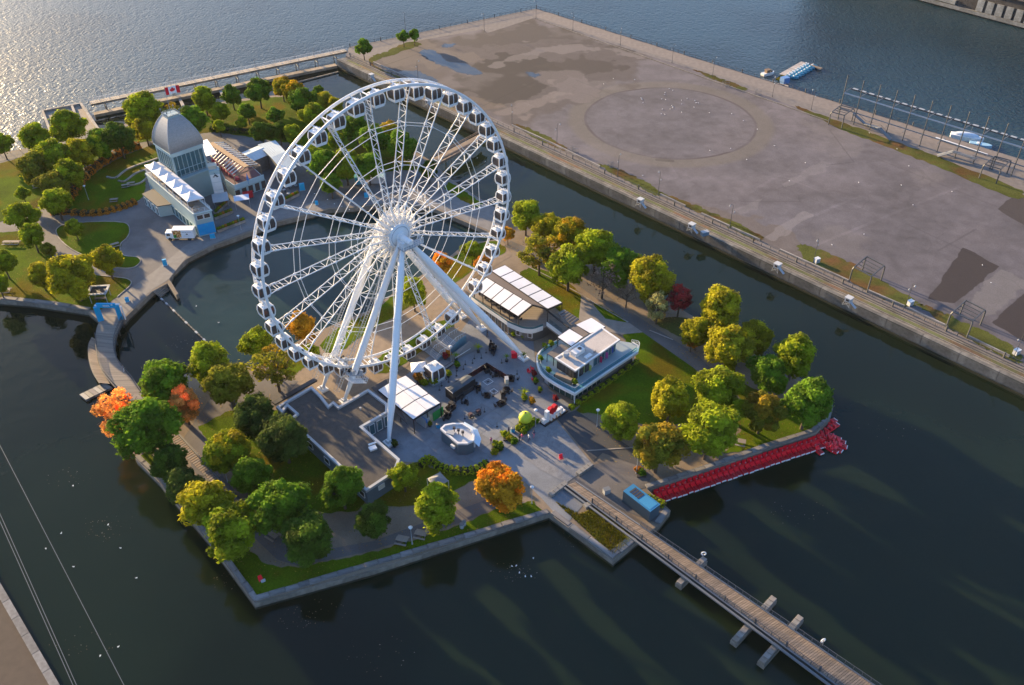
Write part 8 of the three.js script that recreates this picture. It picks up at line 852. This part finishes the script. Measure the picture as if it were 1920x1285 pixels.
// ---- lamps ----
{
  const mk = (name, H, arm, m) => { const t = new THREE.Group(); const p = mb(); p.cyl(0, 0, 0, 0.14, 0.5, 10, 0.1).cyl(0, 0.5, 0, 0.07, H - 0.5, 8, 0.05); const pm = mesh('post', p.geo(), m, t); if (arm) { mesh('arm', mb().tube(V(0, H - 0.1, 0), V(0.35, H + 0.25, 0), 0.04, 0.04).tube(V(0.35, H + 0.25, 0), V(0.75, H + 0.1, 0), 0.04, 0.04).tube(V(-0.02, H * 0.75, 0), V(-0.5, H * 0.78, 0), 0.04, 0.04).geo(), m, t); mesh('lamp_head', mb().cyl(0.75, H - 0.3, 0, 0.22, 0.35, 10, 0.1).cyl(-0.5, H * 0.7, 0, 0.18, 0.3, 10, 0.08).geo(), MT.galv, t); } else { mesh('lamp_head', mb().cyl(0, H, 0, 0.22, 0.3, 10, 0.3).cyl(0, H + 0.3, 0, 0.36, 0.12, 10, 0.1).geo(), MT.whitePaint, t); } return t; };
  const A = mk('a', 6.4, true, MT.darkSteel), B = mk('b', 3.9, false, MT.galv); const put = (src, x, y, h, l, g, turn) => { const o = src.clone(); o.name = numbered('lamp_post'); o.position.copy(G(x, y, h)); o.rotation.y = turn; scene.add(o); tag(o, l, 'lamp post', g); };
  const T = 1.8; [[1044, 271, 'at the top left of the long kerb, right of the rim'], [1158, 331, 'on the canal promenade, second right of the rim'], [1234, 365, 'on the canal promenade above the north tree row'], [1368, 428, 'on the canal promenade above two white huts'], [1525, 492, 'on the canal promenade left of the steel portals'], [1697, 578, 'between the two steel portals of the promenade'], [1900, 672, 'on the canal promenade at the right edge'], [784, 150, 'on the near end of the lot above the wheel'], [960, 236, 'on the canal promenade just right of the upper rim'], [1005, 34, 'at the far outer corner of the lot'], [1074, 57, 'on the river promenade, first right of the far corner'], [1163, 85, 'on the river promenade, second right of the far corner'], [1260, 118, 'on the river promenade, third right of the far corner'], [1336, 143, 'on the river promenade left of the pontoon'], [1448, 182, 'on the river promenade below the pontoon'], [1521, 206, 'on the river promenade left of the steel arcade'], [908, 58, 'at the inner notch of the far promenade'], [760, 56, 'behind the tree pair on the far edge']].forEach(([x, y, l], i) => put(A, x, y, T, 'tall dark lamp post ' + l, 'lamp posts of the pier', i));
  [[773, 1021, 'between the two picnic tables of the south quay'], [997, 945, 'on the grass below the orange maple'], [1119, 800, 'on the lawn left of the lone oval tree'], [1193, 888, 'beside the first red boats'], [1004, 800, 'right of the yellow lantern'], [846, 680, 'above the display cabin'], [427, 905, 'beside the slatted walk of the west lawn'], [452, 432, 'on the quay in front of the pavilion planters'], [1345, 610, 'by the canal path near the crimson tree'], [166, 375, 'on the grass theatre']].forEach(([x, y, l], i) => put(B, x, y, 0, 'short pale lamp post ' + l, 'lamp posts of the island and the park', i));
  const cb = mb().box(0, 0.55, 0, 1.2, 1.1, 0.9).box(0, 1.13, 0, 1.3, 0.08, 1.0).geo(); let c0; for (const [x, y, l] of [[1531, 492, 'white cabinet at a lamp post left of the steel portals'], [1706, 572, 'white cabinet at the lamp post between the steel portals'], [1905, 664, 'white cabinet at the lamp post by the right edge']]) { if (!c0) { c0 = thing('cabinet', G(x, y, T), 0.5, l, 'cabinet'); mesh('box', cb, MT.whitePaint, c0); mesh('door', mb().box(0, 0.55, 0.47, 0.9, 0.9, 0.03).geo(), MT.galv, c0); } else copyOf(c0, G(x, y, T), 0.5, l); }
  let q0; for (const [x, y] of [[1072, 284], [1076, 286], [1080, 288], [1142, 311], [1147, 313], [1152, 315], [1357, 160], [1363, 163], [1417, 176], [1423, 179]]) { const p = G(x, y, T); if (!q0) { q0 = thing('folding_barrier', p, 0.6, 'grey folding barrier standing in the weeds at the edge of the lot', 'barrier', 'folding barriers at the lot edge'); const m = mb(); for (let i = -2; i <= 2; i++) m.tube(V(i * 0.35, 0, 0), V(i * 0.35, 1.5, 0), 0.03, 0.03, 5); m.tube(V(-0.7, 1.5, 0), V(0.7, 1.5, 0), 0.04, 0.04, 5).tube(V(-0.7, 0.4, 0), V(0.7, 0.4, 0), 0.04, 0.04, 5); mesh('frame', m.geo(), MT.steel, q0); mesh('foot', mb().box(-0.6, 0.05, 0, 0.1, 0.1, 0.7).box(0.6, 0.05, 0, 0.1, 0.1, 0.7).geo(), MT.steel, q0); } else copyOf(q0, p, 0.6 + x); }
}
// ---- slatted walk and garden edging on the west lawn ----
{
  const t = thing('slatted_walk', G(345, 870), 0, 'pale slatted timber walk on the west side of the island', 'walkway'); const l = [G(313, 822, 0.12), G(397, 905, 0.12)], r = [G(332, 812, 0.12), G(416, 892, 0.12)]; const n = 26, g = []; for (let i = 0; i < n; i++) { const u = i / n, v = u + 0.72 / n; part(t, 'slat', mb().slab(along(l[0], l[1], u), along(l[0], l[1], v), along(r[0], r[1], v), along(r[0], r[1], u), 0.12), i % 3 ? MT.wood : MT.woodGrey); } const k = mb().beam(r[0].clone().add(V(0, 0.1, 0)), G(480, 975, 0.2), 0.3, 0.3); part(t, 'kerb', k, MT.darkSteel);
  const e = thing('low_wall', G(850, 679), 0, 'low dark wall with plants between the stairs and the display cabin', 'wall'); part(e, 'wall', mb().beam(P(815, 703, 0.3), P(850, 680, 0.3), 0.5, 0.6), MT.dark); part(e, 'cap', mb().beam(P(815, 703, 0.63), P(850, 680, 0.63), 0.56, 0.06), MT.steel);
}
// ---- people: one continuous body each, meshed from a field of tapered limbs ----
{
  function person(p, turn, shirt, trousers, hair, label, stride = 0.25, arm = 0.3) {
    const t = thing('person', p, turn, label, 'person'); const hip = 0.9, s = stride; const J = [];
    const bone = (a, b, ra, rb, c) => J.push([V(...a), V(...b), ra, rb, c]); const skin = [0.45, 0.28, 0.2];
    for (const k of [-1, 1]) { const f = k * s; bone([k * 0.09, hip, 0], [k * 0.1, 0.48, f * 0.6], 0.09, 0.06, trousers); bone([k * 0.1, 0.48, f * 0.6], [k * 0.1, 0.07, f * 0.9 - (f < 0 ? 0.08 : 0)], 0.06, 0.045, trousers); bone([k * 0.1, 0.05, f * 0.9 - (f < 0 ? 0.08 : 0)], [k * 0.11, 0.04, f * 0.9 + 0.14], 0.045, 0.035, [0.05, 0.05, 0.05]); bone([k * 0.19, 1.42, 0], [k * 0.25, 1.14, -k * arm * 0.4], 0.055, 0.045, shirt); bone([k * 0.25, 1.14, -k * arm * 0.4], [k * 0.24, 0.9, -k * arm * 0.6 + 0.1], 0.042, 0.032, skin); }
    bone([0, hip, 0], [0, 1.15, 0.01], 0.13, 0.125, shirt); bone([0, 1.15, 0.01], [0, 1.38, 0], 0.125, 0.15, shirt); bone([-0.13, 1.41, 0], [0.13, 1.41, 0], 0.075, 0.075, shirt); bone([0, 1.42, 0], [0, 1.56, 0.01], 0.055, 0.05, skin); bone([0, 1.63, 0.02], [0, 1.68, 0.02], 0.095, 0.095, skin);
    const N = 64, mc = new MarchingCubes(N, new THREE.MeshBasicMaterial(), false, false, 40000), S = 1.0, d = V(0, 0, 0), pt = V(0, 0, 0); const field = q => { let v = 1e9; for (const [a, b, ra, rb] of J) { d.copy(b).sub(a); const L = d.lengthSq() || 1e-9, h = Math.max(0, Math.min(1, (q.clone().sub(a)).dot(d) / L)); const e = q.distanceTo(a.clone().addScaledVector(d, h)) - lerp(ra, rb, h); const k = 0.03, w = Math.max(0, Math.min(1, 0.5 + 0.5 * (v - e) / k)); v = v === 1e9 ? e : lerp(v, e, w) - k * w * (1 - w); } return v; };
    for (let z = 0; z < N; z++) for (let y = 0; y < N; y++) for (let x = 0; x < N; x++) { pt.set((x / N * 2 - 1) * 0.5, (y / N * 2 - 1) * S + 0.9, (z / N * 2 - 1) * 0.5); mc.field[x + y * N + z * N * N] = Math.abs(pt.x) > 0.42 ? -1 : -field(pt); } mc.isolation = 0; mc.update(); const n = mc.count, pos = new Float32Array(n * 3), nor = new Float32Array(n * 3), cl = new Float32Array(n * 3);
    for (let i = 0; i < n; i++) { const X = mc.positionArray[3 * i] * 0.5, Y = mc.positionArray[3 * i + 1] * S + 0.9, Z = mc.positionArray[3 * i + 2] * 0.5; pos.set([X, Y, Z], 3 * i); const nx = mc.normalArray[3 * i] / 0.5, ny = mc.normalArray[3 * i + 1], nz = mc.normalArray[3 * i + 2] / 0.5, l = Math.hypot(nx, ny, nz) || 1; nor.set([nx / l, ny / l, nz / l], 3 * i); pt.set(X, Y, Z); let best = 1e9, c = shirt; for (const [a, b, ra, rb, k] of J) { d.copy(b).sub(a); const h = Math.max(0, Math.min(1, pt.clone().sub(a).dot(d) / (d.lengthSq() || 1e-9))); const e = pt.distanceTo(a.clone().addScaledVector(d, h)) - lerp(ra, rb, h); if (e < best) { best = e; c = k; } } cl.set(c, 3 * i); }
    const g = new THREE.BufferGeometry(); g.setAttribute('position', new THREE.BufferAttribute(pos, 3)); g.setAttribute('normal', new THREE.BufferAttribute(nor, 3)); g.setAttribute('color', new THREE.BufferAttribute(cl, 3)); const b = mesh('body', g, new THREE.MeshStandardMaterial({ vertexColors: true, roughness: 0.8, side: THREE.DoubleSide }), t); const hr = mesh('hair', (() => { const q = new THREE.SphereGeometry(0.108, 14, 10, 0, 6.29, 0, 1.9); q.rotateX(-0.45); q.translate(0, 1.68, 0.005); return q; })(), mat(...hair, 0.8), b); const eye = new THREE.SphereGeometry(0.012, 6, 5); for (const k of [-1, 1]) mesh('eye', eye, MT.black, b).position.set(k * 0.035, 1.66, 0.11); mesh('nose', new THREE.SphereGeometry(0.016, 6, 5), mat(0.45, 0.28, 0.2), b).position.set(0, 1.635, 0.118);
  }
  const pk = [0.6, 0.12, 0.2], wh = [0.7, 0.7, 0.68], nv = [0.03, 0.04, 0.1], dk = [0.03, 0.03, 0.035], gy = [0.2, 0.2, 0.22], br = [0.05, 0.03, 0.02];
  person(G(979, 826), 2.2, pk, gy, br, 'person in a pink top walking left of the cobbles with another in dark clothes'); person(G(974, 828), 2.4, dk, nv, br, 'person in dark clothes walking close beside the one in pink'); person(G(992, 827), 2.0, wh, nv, dk, 'person in a white top walking alone on the cobbles'); person(G(1001, 820), 2.6, nv, pk, br, 'person in a navy top walking farthest right on the cobbles'); person(G(921, 833), 0.5, [0.35, 0.1, 0.2], gy, br, 'person in a mauve top at the start of the entrance path', 0.15); person(G(954, 814), 0.8, nv, dk, dk, 'person in navy standing by the blue bin between the flower beds', 0.1); person(G(914, 632), 1.2, dk, dk, br, 'person in dark clothes standing below the foot plate of the rear right leg', 0.1); person(G(233, 697), 2.4, gy, wh, br, 'person leaning at the rail of the curved boardwalk', 0.1);
}
// ---- gulls ----
{
  const gull = (() => { const m = mb(); m.ball(0, 0.2, 0, 0.13, 2.0, 1, 1, 8).ball(0.24, 0.31, 0, 0.075, 1, 1, 1, 8).add(new THREE.ConeGeometry(0.025, 0.1, 6), M4().makeRotationZ(-Math.PI / 2).setPosition(0.35, 0.3, 0)).box(-0.06, 0.25, 0.1, 0.36, 0.04, 0.1, 0.1).box(-0.06, 0.25, -0.1, 0.36, 0.04, 0.1, -0.1); return m.geo(); })(), legs = mb().tube(V(0.02, 0, 0.05), V(0, 0.12, 0.05), 0.012, 0.012, 4).tube(V(0.02, 0, -0.05), V(0, 0.12, -0.05), 0.012, 0.012, 4).geo(); const g0 = new THREE.Group(); mesh('body', gull, MT.white, g0); mesh('legs', legs, mat(0.4, 0.3, 0.05), g0); g0.scale.setScalar(0.62); const put = (p, l, g) => { const o = g0.clone(); o.name = numbered('gull'); o.position.copy(p); o.rotation.y = p.x * 7; scene.add(o); tag(o, l, 'gull', g); };
  const L1 = 'white gull resting on the asphalt of the empty lot', g1 = 'gulls resting on the lot'; for (let i = 0; i < 26; i++) { const a = rnd() * 6.28, r = Math.sqrt(rnd()); put(G(1255 + Math.cos(a) * r * 62, 190 + Math.sin(a) * r * 26, 1.82), L1, g1); } for (const [x, y] of [[1330, 212], [1372, 214], [1394, 227], [1420, 243], [1331, 283], [1370, 279], [1452, 274], [1510, 306], [1610, 343], [1690, 348], [1712, 385], [1785, 360], [1842, 498], [1858, 531], [1620, 440], [1480, 340], [1400, 300], [1205, 330], [1560, 460], [1630, 250], [1704, 312], [1682, 280], [1150, 148], [1132, 158], [1190, 150]]) put(G(x, y, 1.82), L1, g1);
  const L2 = 'white gull floating on the water', g2 = 'gulls floating on the water'; for (const [x, y] of [[203, 985], [226, 1029], [137, 912], [86, 1030], [138, 1064], [256, 1085], [115, 1001], [222, 1214], [188, 1231], [968, 1062], [974, 1075], [985, 1082], [996, 1082], [960, 1063], [895, 297], [910, 304], [880, 315], [861, 343], [1000, 1048], [368, 575], [410, 606]]) put(G(x, y, WATER + 0.02), L2, g2);
  const L3 = 'white gull standing on the quay pavement by the basin', g3 = 'gulls on the basin quay'; for (const [x, y] of [[590, 364], [614, 375], [627, 383], [641, 388], [655, 394]]) put(G(x, y, 0.06), L3, g3);
}
renderer.render(scene, camera);
